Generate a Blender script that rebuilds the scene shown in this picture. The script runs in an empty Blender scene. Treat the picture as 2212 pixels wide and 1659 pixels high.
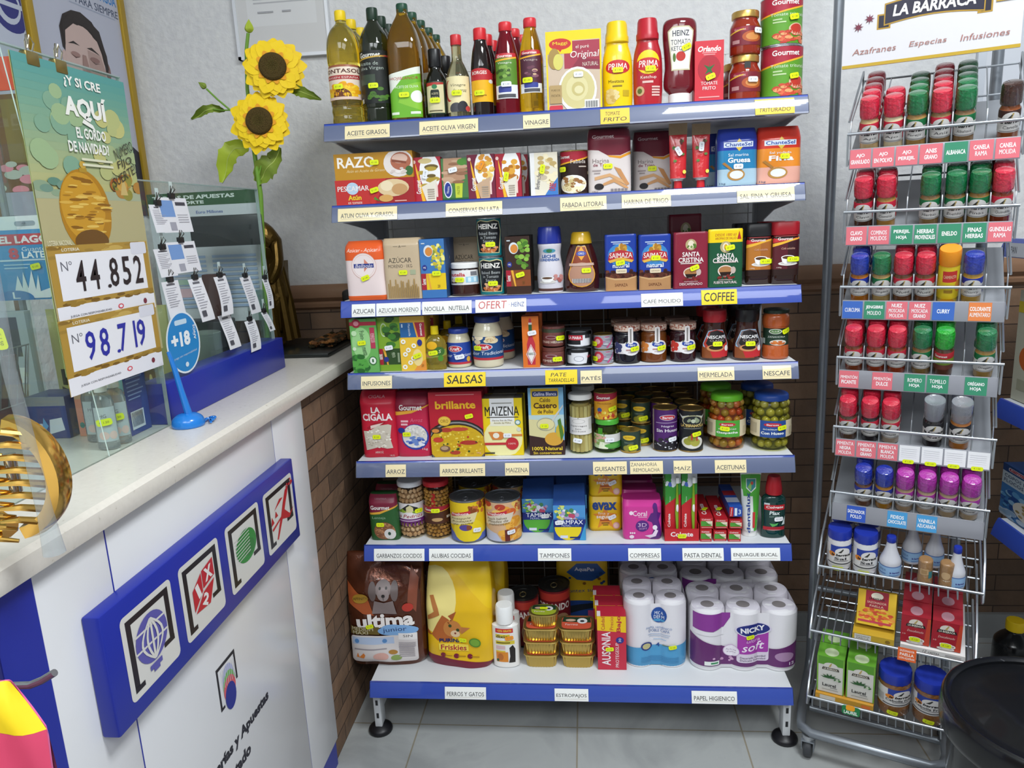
import bpy, bmesh, math, random
from mathutils import Vector, Matrix
S = bpy.context.scene
COL = S.collection
# ------------------------------------------------------------------ camera
CL = Vector((0.04764, -1.63467, 1.24382)); FPX = 1612.03
CR = Vector((0.9945479, 0.09349189, -0.0461924)); CU = Vector((0.02472444, 0.21892523, 0.97542834)); CF = Vector((-0.10130732, 0.97125229, -0.2154201))
cam_data = bpy.data.cameras.new('camera'); cam = bpy.data.objects.new('camera', cam_data); COL.objects.link(cam)
m3 = Matrix((CR, CU, -CF)).transposed()
cam.matrix_world = Matrix.Translation(CL) @ m3.to_4x4()
cam_data.sensor_fit = 'HORIZONTAL'; cam_data.sensor_width = 36; cam_data.lens = 36 * FPX / 2212
cam_data.clip_start = 0.02
S.camera = cam
# ------------------------------------------------------------------ light and exposure
S.view_settings.view_transform = 'Standard'; S.view_settings.look = 'None'
S.view_settings.exposure = 0.58; S.view_settings.gamma = 1.0; S.view_settings.use_curve_mapping = False
wd = bpy.data.worlds.new('shop_light'); S.world = wd; wd.use_nodes = True
wd.node_tree.nodes['Background'].inputs[0].default_value = (0.86, 0.93, 1.0, 1); wd.node_tree.nodes['Background'].inputs[1].default_value = 0.24
def lamp(name, x, y, z, sx, sy, power, col=(0.92, 0.97, 1.0), rot=(0, 0, 0)):
    l = bpy.data.lights.new(name, 'AREA'); l.shape = 'RECTANGLE'; l.size = sx; l.size_y = sy; l.energy = power; l.color = col
    o = bpy.data.objects.new(name, l); o.location = (x, y, z); o.rotation_euler = rot; COL.objects.link(o); return o
CEIL = 2.62
lamp('ceiling_panel_lamp', 0.66, -1.12, CEIL - .03, .55, .5, 26)
lamp('ceiling_panel_lamp', -0.75, -2.6, CEIL - .03, 1.2, 1.2, 26)
lamp('ceiling_panel_lamp', 0.75, -2.6, CEIL - .03, 1.2, 1.2, 22)
S.cycles.transparent_max_bounces = 48; S.cycles.max_bounces = 10
# ------------------------------------------------------------------ colours and materials
PAL = dict(w='f1efea', k='17161a', r='c2202e', m='7c2036', y='f2cd16', Y='e2f214', g='4f9a2e', G='1f5a35', b='23409c', B='1d2f86', o='ee8420', n='4b2b1d',
           c='ead9b4', s='c9ccd0', p='5f2a78', P='d83c9c', l='8fc6ea', t='17747a', e='f0ece0', d='3a2220', q='b4753a', x='8a8d90', A='d9a52c', N='e9d9a6')
def lin(h):
    h = PAL.get(h, h); r = []
    for i in (0, 2, 4):
        v = int(h[i:i+2], 16) / 255; r.append(v / 12.92 if v <= .04045 else ((v + .055) / 1.055) ** 2.4)
    return (*r, 1)
MATS = {}
def M(c, r=.45, metal=0, trans=0, coat=0, bump=0, bs=60, ior=1.45, spec=.5):
    key = (PAL.get(c, c), r, metal, trans, coat, bump, bs)
    if key in MATS: return MATS[key]
    m = bpy.data.materials.new('mat_' + '_'.join(str(k) for k in key)); m.use_nodes = True
    N = m.node_tree.nodes; L = m.node_tree.links; b = N['Principled BSDF']
    b.inputs['Base Color'].default_value = lin(c); b.inputs['Roughness'].default_value = r; b.inputs['Metallic'].default_value = metal
    b.inputs['Transmission Weight'].default_value = trans; b.inputs['Coat Weight'].default_value = coat; b.inputs['IOR'].default_value = ior
    if bump:
        tc = N.new('ShaderNodeTexCoord'); nz = N.new('ShaderNodeTexNoise'); nz.inputs['Scale'].default_value = bs; nz.inputs['Detail'].default_value = 3
        bp = N.new('ShaderNodeBump'); bp.inputs['Strength'].default_value = bump; bp.inputs['Distance'].default_value = .004
        L.new(tc.outputs['Object'], nz.inputs['Vector']); L.new(nz.outputs['Fac'], bp.inputs['Height']); L.new(bp.outputs['Normal'], b.inputs['Normal'])
    MATS[key] = m; return m
def GLASS(c='ffffff', amount=.0, rough=.04, ior=1.4):
    """thin clear plastic or glass wall: mostly see-through, Fresnel reflection, slight tint"""
    key = ('glass', c, amount, rough)
    if key in MATS: return MATS[key]
    m = bpy.data.materials.new('clear_' + c); m.use_nodes = True; N = m.node_tree.nodes; L = m.node_tree.links; N.remove(N['Principled BSDF'])
    t = N.new('ShaderNodeBsdfTransparent'); t.inputs[0].default_value = lin(c)
    g = N.new('ShaderNodeBsdfGlossy'); g.inputs['Roughness'].default_value = rough
    d = N.new('ShaderNodeBsdfDiffuse'); d.inputs[0].default_value = (.8, .85, .85, 1)
    f = N.new('ShaderNodeFresnel'); f.inputs[0].default_value = ior
    a = N.new('ShaderNodeMixShader'); a.inputs[0].default_value = amount; L.new(t.outputs[0], a.inputs[1]); L.new(d.outputs[0], a.inputs[2])
    x = N.new('ShaderNodeMixShader'); gm = N.new('ShaderNodeNewGeometry'); sb = N.new('ShaderNodeMath'); sb.operation = 'SUBTRACT'; sb.inputs[0].default_value = 1; L.new(gm.outputs['Backfacing'], sb.inputs[1])
    ml = N.new('ShaderNodeMath'); ml.operation = 'MULTIPLY'; L.new(f.outputs[0], ml.inputs[0]); L.new(sb.outputs[0], ml.inputs[1])
    L.new(ml.outputs[0], x.inputs[0]); L.new(a.outputs[0], x.inputs[1]); L.new(g.outputs[0], x.inputs[2])
    L.new(x.outputs[0], N['Material Output'].inputs[0]); MATS[key] = m; return m
# ------------------------------------------------------------------ mesh builder
def interp(prof, z):
    if z <= prof[0][1]: return prof[0][0]
    for (r0, z0), (r1, z1) in zip(prof, prof[1:]):
        if z <= z1: return r0 + (r1 - r0) * ((z - z0) / (z1 - z0) if z1 > z0 else 1)
    return prof[-1][0]
def sq(th, n):
    if not n: return 1.0
    return 1 / ((abs(math.cos(th)) ** n + abs(math.sin(th)) ** n) ** (1 / n))
def smooth_prof(pts, k=3):
    """Catmull-Rom through a profile, corners kept where a point is doubled"""
    out = []
    for i in range(len(pts) - 1):
        p0 = pts[max(i - 1, 0)]; p1 = pts[i]; p2 = pts[i + 1]; p3 = pts[min(i + 2, len(pts) - 1)]
        for j in range(k):
            t = j / k; q = []
            for a in (0, 1):
                q.append(.5 * (2 * p1[a] + (p2[a] - p0[a]) * t + (2 * p0[a] - 5 * p1[a] + 4 * p2[a] - p3[a]) * t * t + (3 * p1[a] - p0[a] - 3 * p2[a] + p3[a]) * t ** 3))
            out.append((max(q[0], 0), min(max(q[1], min(p1[1], p2[1])), max(p1[1], p2[1]))))
    out.append(pts[-1]); return out
TXT = {}
def text_mesh(s, bold, shear):
    key = (s, bold, shear)
    if key in TXT: return TXT[key]
    cu = bpy.data.curves.new('lettering', 'FONT'); cu.body = s; cu.size = 1; cu.resolution_u = 2; cu.offset = 0 if 'M' in s else bold; cu.shear = shear
    o = bpy.data.objects.new('lettering', cu); COL.objects.link(o)
    me = bpy.data.meshes.new_from_object(o)
    vs = [(v.co.x, v.co.y) for v in me.vertices]; fs = [tuple(p.vertices) for p in me.polygons]
    bpy.data.objects.remove(o); bpy.data.curves.remove(cu); bpy.data.meshes.remove(me)
    if not vs: vs, fs = [(0, 0), (1, 0), (1, 1)], [(0, 1, 2)]
    x0 = min(v[0] for v in vs); x1 = max(v[0] for v in vs); y0 = min(v[1] for v in vs); y1 = max(v[1] for v in vs)
    vs = [((a - x0) / max(x1 - x0, 1e-6) - .5, (b - y0) / max(y1 - y0, 1e-6) - .5) for a, b in vs]
    TXT[key] = (vs, fs); return TXT[key]
# art primitives, in units of the printed face (0..1 across, 0..1 up)
def R(u0, v0, u1, v1, c): return ('p', c, [(u0, v0), (u1, v0), (u1, v1), (u0, v1)])
def E(u, v, ru, rv, c, n=20, a=0): return ('p', c, [(u + ru * math.cos(a) * math.cos(t) - ru * math.sin(a) * math.sin(t), v + rv * math.sin(a) * math.cos(t) + rv * math.cos(a) * math.sin(t)) for t in [2 * math.pi * i / n for i in range(n)]])
def P(c, *a): return ('p', c, list(zip(a[0::2], a[1::2])))
def RR(u0, v0, u1, v1, c, q=.2, asp=1.0):
    """rounded rectangle, corner q of the height, asp = face height / face width"""
    rv = (v1 - v0) * q; ru = rv * asp; o = []
    for cu, cv, a in ((u1 - ru, v0 + rv, -90), (u1 - ru, v1 - rv, 0), (u0 + ru, v1 - rv, 90), (u0 + ru, v0 + rv, 180)):
        for i in range(5):
            t = math.radians(a + 22.5 * i); o.append((cu + ru * math.cos(t), cv + rv * math.sin(t)))
    return ('p', c, o)
def T(s, u, v, w, h, c, rot=0, b=0, sh=0): return ('t', c, s, u, v, w, h, rot, b, sh)
def D(u0, v0, u1, v1, n, ru, rv, cols, seed=1, ell=True):
    """a scatter of small spots inside an ellipse (grains, beans, leaves in a printed picture)"""
    rn = random.Random(seed); o = []
    while len(o) < n:
        a, b = rn.uniform(-1, 1), rn.uniform(-1, 1)
        if ell and a * a + b * b > 1: continue
        k = rn.uniform(.7, 1.3)
        o.append(E((u0 + u1) / 2 + a * (u1 - u0) / 2, (v0 + v1) / 2 + b * (v1 - v0) / 2, ru * k, rv * k, rn.choice(cols), 7 if ru < .045 else 14, rn.uniform(0, 3)))
    return ('g', o)
def flat_art(a):      # -> (prim, layer); a scatter shares one layer, thinly fanned out
    o = []; k = 0
    for p in a:
        if p[0] == 'g': o += [(q, k + .9 * i / len(p[1])) for i, q in enumerate(p[1])]
        elif p[0] == 't' and p[8] and 'M' in p[2]:      # bold capitals printed twice, a hair apart
            d = p[8] * p[5] / (.62 * len(p[2])); r = math.radians(p[7]); o += [(p[:3] + (p[3] - s_ * d * math.cos(r), p[4] - s_ * d * math.sin(r)) + p[5:], k + .4 * (s_ + 1)) for s_ in (-.5, .5)]
        else: o.append((p, k))
        k += 1
    return o
class MB:
    def __init__(s): s.v = []; s.f = []; s.m = []; s.mats = []
    def mi(s, mat):
        if mat not in s.mats: s.mats.append(mat)
        return s.mats.index(mat)
    def add(s, vs, fs, mat):
        k = len(s.v); i = s.mi(mat); s.v += [tuple(v) for v in vs]
        for f in fs: s.f.append(tuple(k + a for a in f)); s.m.append(i)
        return s
    def box(s, x0, y0, z0, x1, y1, z1, mat, bev=0, rz=0, c=None, tilt=0):
        bm = bmesh.new(); bmesh.ops.create_cube(bm, size=1)
        for v in bm.verts: v.co = Vector((x0 + (v.co.x + .5) * (x1 - x0), y0 + (v.co.y + .5) * (y1 - y0), z0 + (v.co.z + .5) * (z1 - z0)))
        if bev: bmesh.ops.bevel(bm, geom=bm.edges[:], offset=bev, segments=2, affect='EDGES', profile=.5)
        if rz or tilt:
            c = Vector(c) if c else Vector(((x0 + x1) / 2, (y0 + y1) / 2, (z0 + z1) / 2))
            mt = Matrix.Translation(c) @ Matrix.Rotation(rz, 4, 'Z') @ Matrix.Rotation(tilt, 4, 'X') @ Matrix.Translation(-c)
            bmesh.ops.transform(bm, matrix=mt, verts=bm.verts)
        bm.verts.index_update(); s.add([v.co[:] for v in bm.verts], [[v.index for v in f.verts] for f in bm.faces], mat); bm.free(); return s
    def lathe(s, prof, mat, c=(0, 0, 0), seg=24, fy=1, n=0, rib=0, nr=0):
        k = len(prof); vs = []
        for r, z in prof:
            for i in range(seg):
                th = 2 * math.pi * i / seg; q = r * sq(th, n) * (1 + (rib * math.cos(nr * th) if rib else 0))
                vs.append((c[0] + q * math.cos(th), c[1] + q * math.sin(th) * fy, c[2] + z))
        fs = [(j * seg + i, j * seg + (i + 1) % seg, (j + 1) * seg + (i + 1) % seg, (j + 1) * seg + i) for j in range(k - 1) for i in range(seg)]
        if prof[0][0] > 1e-5: fs.append(tuple(range(seg - 1, -1, -1)))
        if prof[-1][0] > 1e-5: fs.append(tuple((k - 1) * seg + i for i in range(seg)))
        return s.add(vs, fs, mat)
    def tube(s, pts, r, mat, seg=8, closed=False, flat=1.0):
        pts = [Vector(p) for p in pts]; n = len(pts); vs = []; prev = None
        for i, p in enumerate(pts):
            a = pts[i - 1] if (i or closed) else p; b = pts[(i + 1) % n] if (i < n - 1 or closed) else p
            t = (b - a).normalized()
            if prev is None:
                h = Vector((0, 0, 1)) if abs(t.z) < .9 else Vector((1, 0, 0)); u = t.cross(h).normalized()
            else:
                u = prev - t * prev.dot(t); u = u.normalized() if u.length > 1e-6 else t.orthogonal().normalized()
            prev = u; w = t.cross(u); rr = r[i] if isinstance(r, (list, tuple)) else r
            for k in range(seg):
                th = 2 * math.pi * k / seg; vs.append(p + u * math.cos(th) * rr + w * math.sin(th) * rr * flat)
        m = n if closed else n - 1
        fs = [(i * seg + k, i * seg + (k + 1) % seg, ((i + 1) % n) * seg + (k + 1) % seg, ((i + 1) % n) * seg + k) for i in range(m) for k in range(seg)]
        if not closed: fs += [tuple(range(seg - 1, -1, -1)), tuple((n - 1) * seg + k for k in range(seg))]
        return s.add(vs, fs, mat)
    def ball(s, c, r, mat, sub=2, sc=(1, 1, 1), rot=None):
        bm = bmesh.new(); bmesh.ops.create_icosphere(bm, subdivisions=sub, radius=r)
        for v in bm.verts:
            q = Vector((v.co.x * sc[0], v.co.y * sc[1], v.co.z * sc[2]))
            if rot: q = rot @ q
            v.co = q + Vector(c)
        bm.verts.index_update(); s.add([v.co[:] for v in bm.verts], [[v.index for v in f.verts] for f in bm.faces], mat); bm.free(); return s
    def art(s, prims, fm, W, H, du=0, dv=0, off=.0003, rough=.5, step=.00011, coat=0, clip=True):
        """print prims on a surface; fm(x, y, off) places a point of the face, du / dv = longest step along a curved face"""
        for p, k in flat_art(prims):
            mat = M(p[1], rough, coat=coat); o = off + k * step
            if p[0] == 'p':
                q_ = (lambda t: min(max(t, 0), 1)) if clip else (lambda t: t); vs = [(q_(a) * W, q_(b) * H) for a, b in p[2]]; fs = [tuple(range(len(vs)))]
            else:
                _, _, txt, u, v, w, h, rot, b, sh = p; tv, fs = text_mesh(txt, b, sh); ca, sa = math.cos(math.radians(rot)), math.sin(math.radians(rot))
                w *= W; h *= H; vs = [(u * W + a * w * ca - e * h * sa, v * H + a * w * sa + e * h * ca) for a, e in tv]
            if du or dv:
                xs = [v[0] for v in vs]; ys = [v[1] for v in vs]
                need = (du and max(xs) - min(xs) > du) or (dv and max(ys) - min(ys) > dv)
                bm = bmesh.new(); bv = [bm.verts.new((a, b, 0)) for a, b in vs]
                for f in fs:
                    try: bm.faces.new([bv[i] for i in f])
                    except ValueError: pass
                if need:
                    for ax, st, lo, hi in ((0, du, min(xs), max(xs)), (1, dv, min(ys), max(ys))):
                        if not st: continue
                        q = math.floor(lo / st) * st + st
                        while q < hi - 1e-6:
                            bmesh.ops.bisect_plane(bm, geom=bm.verts[:] + bm.edges[:] + bm.faces[:], plane_co=(q, 0, 0) if ax == 0 else (0, q, 0), plane_no=(1, 0, 0) if ax == 0 else (0, 1, 0)); q += st
                bm.verts.index_update(); vs = [v.co[:2] for v in bm.verts]; fs = [[v.index for v in f.verts] for f in bm.faces]; bm.free()
            s.add([fm(a, b, o) for a, b in vs], fs, mat)
        return s
    def obj(s, name, parent=None, loc=None, rz=0, ang=35):
        me = bpy.data.meshes.new(name); me.from_pydata(s.v, [], s.f)
        for m in s.mats: me.materials.append(m)
        me.polygons.foreach_set('material_index', s.m); me.polygons.foreach_set('use_smooth', [True] * len(s.f)); me.update()
        me.set_sharp_from_angle(angle=math.radians(ang))
        o = bpy.data.objects.new(name, me); COL.objects.link(o)
        if parent: o.parent = parent
        if loc: o.location = loc
        if rz: o.rotation_euler = (0, 0, rz)
        return o
def tag(o, label=None, cat=None, group=None, kind=None):
    if label: o['label'] = label
    if cat: o['category'] = cat
    if group: o['group'] = group
    if kind: o['kind'] = kind
    return o
def empty(name, loc, rz=0):
    o = bpy.data.objects.new(name, None); o.empty_display_size = .02; o.location = loc; o.rotation_euler = (0, 0, rz); COL.objects.link(o); return o
def kids(o): return [c for c in COL.objects if c.parent == o]
KID = {}
def dup(o, loc, label=None, rz=None):
    c = o.copy(); COL.objects.link(c); c.location = loc
    if rz is not None: c.rotation_euler = (c.rotation_euler[0], c.rotation_euler[1], rz)
    if label: c['label'] = label
    for ch in o.children:
        k = ch.copy(); COL.objects.link(k); k.parent = c
        for g in ch.children:
            q = g.copy(); COL.objects.link(q); q.parent = k
    return c
ORD = ['', 'second', 'third', 'fourth', 'fifth', 'sixth']
def rows(root, n, dy, short, dx=0, skip=0):
    """copies standing behind a front item on the same shelf"""
    for k in range(1, n + 1):
        dup(root, root.location + Vector((dx * k, dy * k, 0)), short + ', ' + ORD[k + skip] + ' in its row')
# pixel of the photograph -> point in the shop, on the plane axis = value
def un(px, py, ax, val):
    d = CF + CR * ((px - 1106) / FPX) - CU * ((py - 829.5) / FPX)
    return CL + d * ((val - CL[ax]) / d[ax])
def x_at(px, y, z):      # x of the point (x, y, z) seen in pixel column px
    k = (px - 1106) / FPX; a = CR - CF * k
    return CL.x - ((y - CL.y) * a.y + (z - CL.z) * a.z) / a.x
def z_at(py, x, y):
    k = (829.5 - py) / FPX; a = CU - CF * k
    return CL.z - ((x - CL.x) * a.x + (y - CL.y) * a.y) / a.z
ZS = [None, 1.459, 1.289, 1.080, .9145, .702, .4897, .156]
def fit(sh, x0, x1, yt, yb=None, yf=None, rnd=False, z0=None):
    z = ZS[sh] if z0 is None else z0
    if yf is None: yf = max(.010, un((x0 + x1) / 2, yb, 2, z).y)
    yc = yf; h = .1
    for _ in range(4):
        a = x_at(x0, yc, z + h * .4); b = x_at(x1, yc, z + h * .4); w = b - a
        if rnd: yc = yf + w / 2
        h = z_at(yt, (a + b) / 2, yc) - z
    return (a + b) / 2, w, h, yf, z
# ------------------------------------------------------------------ room shell
def node_mat(name, build, rough=.6):
    m = bpy.data.materials.new(name); m.use_nodes = True; N = m.node_tree.nodes; L = m.node_tree.links; b = N['Principled BSDF']; b.inputs['Roughness'].default_value = rough
    build(N, L, b); return m
def ramp(N, stops):
    r = N.new('ShaderNodeValToRGB'); e = r.color_ramp.elements
    while len(e) < len(stops): e.new(.5)
    for q, (p, c) in zip(e, stops): q.position = p; q.color = lin(c)
    return r
def bumped(N, L, b, src, st, dist=.004):
    bp = N.new('ShaderNodeBump'); bp.inputs['Strength'].default_value = st; bp.inputs['Distance'].default_value = dist; L.new(src, bp.inputs['Height']); L.new(bp.outputs['Normal'], b.inputs['Normal'])
def plaster(N, L, b):
    tc = N.new('ShaderNodeTexCoord'); n = N.new('ShaderNodeTexNoise'); n.inputs['Scale'].default_value = 55; n.inputs['Detail'].default_value = 4
    L.new(tc.outputs['Object'], n.inputs['Vector']); r = ramp(N, [(.3, 'd9d9da'), (.7, 'e3e3e2')]); L.new(n.outputs['Fac'], r.inputs[0]); L.new(r.outputs[0], b.inputs['Base Color']); bumped(N, L, b, n.outputs['Fac'], .55, .006)
def stone(ax):
    def f(N, L, b):
        tc = N.new('ShaderNodeTexCoord'); sp = N.new('ShaderNodeSeparateXYZ'); cb = N.new('ShaderNodeCombineXYZ'); L.new(tc.outputs['Object'], sp.inputs[0])
        L.new(sp.outputs[ax], cb.inputs[0]); L.new(sp.outputs[2], cb.inputs[1])
        br = N.new('ShaderNodeTexBrick'); br.inputs['Scale'].default_value = 1; br.inputs['Brick Width'].default_value = .17; br.inputs['Row Height'].default_value = .048; br.inputs['Mortar Size'].default_value = .0016
        br.inputs['Color1'].default_value = lin('9c8068'); br.inputs['Color2'].default_value = lin('74604f'); br.inputs['Mortar'].default_value = lin('4a3a30'); br.inputs['Bias'].default_value = 0; br.offset = .37
        L.new(cb.outputs[0], br.inputs['Vector']); n = N.new('ShaderNodeTexNoise'); n.inputs['Scale'].default_value = 14; n.inputs['Detail'].default_value = 8; L.new(tc.outputs['Object'], n.inputs['Vector'])
        r = ramp(N, [(.3, '8f8074'), (.55, 'c4ab94'), (.75, 'd8c8b8')]); L.new(n.outputs['Fac'], r.inputs[0])
        mx = N.new('ShaderNodeMix'); mx.data_type = 'RGBA'; mx.blend_type = 'MULTIPLY'; mx.inputs[0].default_value = .55; L.new(br.outputs['Color'], mx.inputs[6]); L.new(r.outputs[0], mx.inputs[7])
        L.new(mx.outputs[2], b.inputs['Base Color'])
        ad = N.new('ShaderNodeMath'); ad.operation = 'MULTIPLY_ADD'; L.new(br.outputs['Fac'], ad.inputs[0]); ad.inputs[1].default_value = -1.2; L.new(n.outputs['Fac'], ad.inputs[2]); bumped(N, L, b, ad.outputs[0], .8, .012)
    return f
def marble(N, L, b):
    tc = N.new('ShaderNodeTexCoord'); mp = N.new('ShaderNodeMapping'); mp.inputs['Rotation'].default_value = (0, 0, 0); L.new(tc.outputs['Object'], mp.inputs[0])
    br = N.new('ShaderNodeTexBrick'); br.inputs['Scale'].default_value = 1; br.inputs['Brick Width'].default_value = .40; br.inputs['Row Height'].default_value = .40; br.inputs['Mortar Size'].default_value = .002; br.offset = 0
    br.inputs['Color1'].default_value = lin('bfc1c1'); br.inputs['Color2'].default_value = lin('b6b8b8'); br.inputs['Mortar'].default_value = lin('a39a88'); L.new(mp.outputs[0], br.inputs['Vector'])
    n = N.new('ShaderNodeTexNoise'); n.inputs['Scale'].default_value = 3; n.inputs['Detail'].default_value = 9; n.inputs['Distortion'].default_value = 1.2; L.new(tc.outputs['Object'], n.inputs['Vector'])
    r = ramp(N, [(.35, '9c9f9e'), (.5, 'd4d5d2'), (.7, 'c2c4c2')]); L.new(n.outputs['Fac'], r.inputs[0])
    mx = N.new('ShaderNodeMix'); mx.data_type = 'RGBA'; mx.blend_type = 'MULTIPLY'; mx.inputs[0].default_value = .6; L.new(br.outputs['Color'], mx.inputs[6]); L.new(r.outputs[0], mx.inputs[7]); L.new(mx.outputs[2], b.inputs['Base Color'])
def slab(N, L, b):
    tc = N.new('ShaderNodeTexCoord'); n = N.new('ShaderNodeTexNoise'); n.inputs['Scale'].default_value = 140; n.inputs['Detail'].default_value = 2; L.new(tc.outputs['Object'], n.inputs['Vector'])
    r = ramp(N, [(.22, 'bdb5a9'), (.3, 'd8d2c8'), (.7, 'ddd7cd')]); L.new(n.outputs['Fac'], r.inputs[0]); L.new(r.outputs[0], b.inputs['Base Color'])
PLASTER = node_mat('plaster_paint', plaster, .8); STONE_X = node_mat('split_stone', stone(0), .75); STONE_Y = node_mat('split_stone_side', stone(1), .75)
MARBLE = node_mat('grey_marble', marble, .22); SLAB = node_mat('cream_stone', slab, .25)
def struct(name, mb): return tag(mb.obj(name), kind='structure')
WY = .44
struct('floor', MB().box(-1.9, -3.6, -.05, 2.2, WY + .1, 0, MARBLE))
b = MB().box(-1.9, WY, 0, 2.2, WY + .1, 1.05, STONE_X); b.box(-1.9, WY, 1.05, 2.2, WY + .1, CEIL, PLASTER); struct('wall_back', b)
struct('wall_left', MB().box(-1.29, -3.6, 0, -1.17, WY, CEIL, PLASTER))
struct('ceiling', MB().box(-1.9, -3.6, CEIL, 2.2, WY + .1, CEIL + .08, M('e8e8e6', .8)))
mo = MB(); prof = [(WY, 1.088), (WY - .012, 1.088), (WY - .020, 1.082), (WY - .026, 1.068), (WY - .024, 1.052), (WY - .016, 1.044), (WY - .010, 1.040), (WY - .014, 1.034), (WY - .012, 1.024), (WY, 1.016)]
k = len(prof); mo.add([(x, y, z) for x in (-1.17, 2.2) for y, z in prof], [(i, i + 1, k + i + 1, k + i) for i in range(k - 1)], M('8d6a50', .5, bump=.2, bs=40)); struct('trim_1', mo)
struct('baseboard_back', MB().box(-.5, WY - .012, 0, 2.2, WY, .075, M('8e8f8e', .3)))
# ------------------------------------------------------------------ shelving unit
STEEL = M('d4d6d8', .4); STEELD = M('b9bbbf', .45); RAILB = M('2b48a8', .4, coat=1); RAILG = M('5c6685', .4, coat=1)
unit = tag(empty('shelving_unit', (0, 0, 0)), 'tall light steel grocery shelving with seven shelves and blue front rails by the back wall', 'shelving')
def arc(s, L=.035, a0=26, a1=11):     # point on the convex rail section, s = 0 at its top, 1 at its foot
    t0, t1 = math.radians(a0), math.radians(a1); R0 = L / (math.sin(t0) - math.sin(t1)); t = t0 + (t1 - t0) * s
    return -R0 * (math.cos(t) - math.cos(t0)), -R0 * (math.sin(t0) - math.sin(t)), t, R0
def rail_fm(x0, yb, z):
    def f(x, y, o):
        s = 1 - y / .035; yy, zz, t, _ = arc(s); return (x0 + x, yb + yy - (o + .0012) * math.cos(t), z + zz + (o + .0012) * math.sin(t))
    return f
HW = 'hand'
TAGS = {1: [('ACEITE GIRASOL', 745, 842, 'c'), ('ACEITE OLIVA VIRGEN', 906, 1033, 'c'), ('VINAGRE', 1130, 1188, 'c'), (('TOMATE', 'FRITO'), 1297, 1360, 'A'), (('TOMATE', 'TRITURADO'), 1631, 1716, 'A')],
        2: [('ATUN OLIVA Y GIRASOL', 730, 858, 'c'), ('CONSERVAS EN LATA', 963, 1085, 'c'), ('FABADA LITORAL', 1210, 1310, 'c'), ('HARINA DE TRIGO', 1343, 1449, 'c'), ('SAL FINA Y GRUESA', 1592, 1716, 'c')],
        3: [('AZUCAR', 760, 811, 'w'), ('AZUCAR MORENO', 813, 909, 'w'), ('NOCILLA   NUTELLA', 912, 1019, 'w'), ('OFERT', 1027, 1137, 'w'), ('CAF\u00c9 MOLIDO', 1385, 1475, 'w'), ('COFFEE', 1515, 1592, 'Y2')],
        4: [('INFUSIONES', 780, 847, 'c'), ('SALSAS', 959, 1049, 'Y2'), (('PATE', 'TARRADELLAS'), 1178, 1247, 'Y2'), ('PAT\u00c9S', 1254, 1300, 'c'), ('MERMELADA', 1507, 1586, 'c'), ('NESCAFE', 1647, 1709, 'c')],
        5: [('ARROZ', 833, 877, 'c'), ('ARROZ BRILLANTE', 950, 1048, 'c'), ('MAIZENA', 1091, 1143, 'c'), ('GUISANTES', 1281, 1354, 'c'), (('ZANAHORIA', 'REMOLACHA'), 1361, 1432, 'c'), ('MA\u00cdZ', 1455, 1494, 'c'), ('ACEITUNAS', 1544, 1612, 'c')],
        6: [('GARBANZOS COCIDOS', 808, 917, 'w'), ('ALUBIAS COCIDAS', 927, 1022, 'w'), ('TAMPONES', 1162, 1234, 'w'), ('COMPRESAS', 1357, 1428, 'w'), ('PASTA DENTAL', 1474, 1563, 'w'), ('ENJUAGUE BUCAL', 1579, 1685, 'w')],
        7: [('PERROS Y GATOS', 961, 1050, 'w'), ('ESTROPAJOS', 1198, 1271, 'w'), ('PAPEL HIGIENICO', 1494, 1592, 'w')]}
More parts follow.
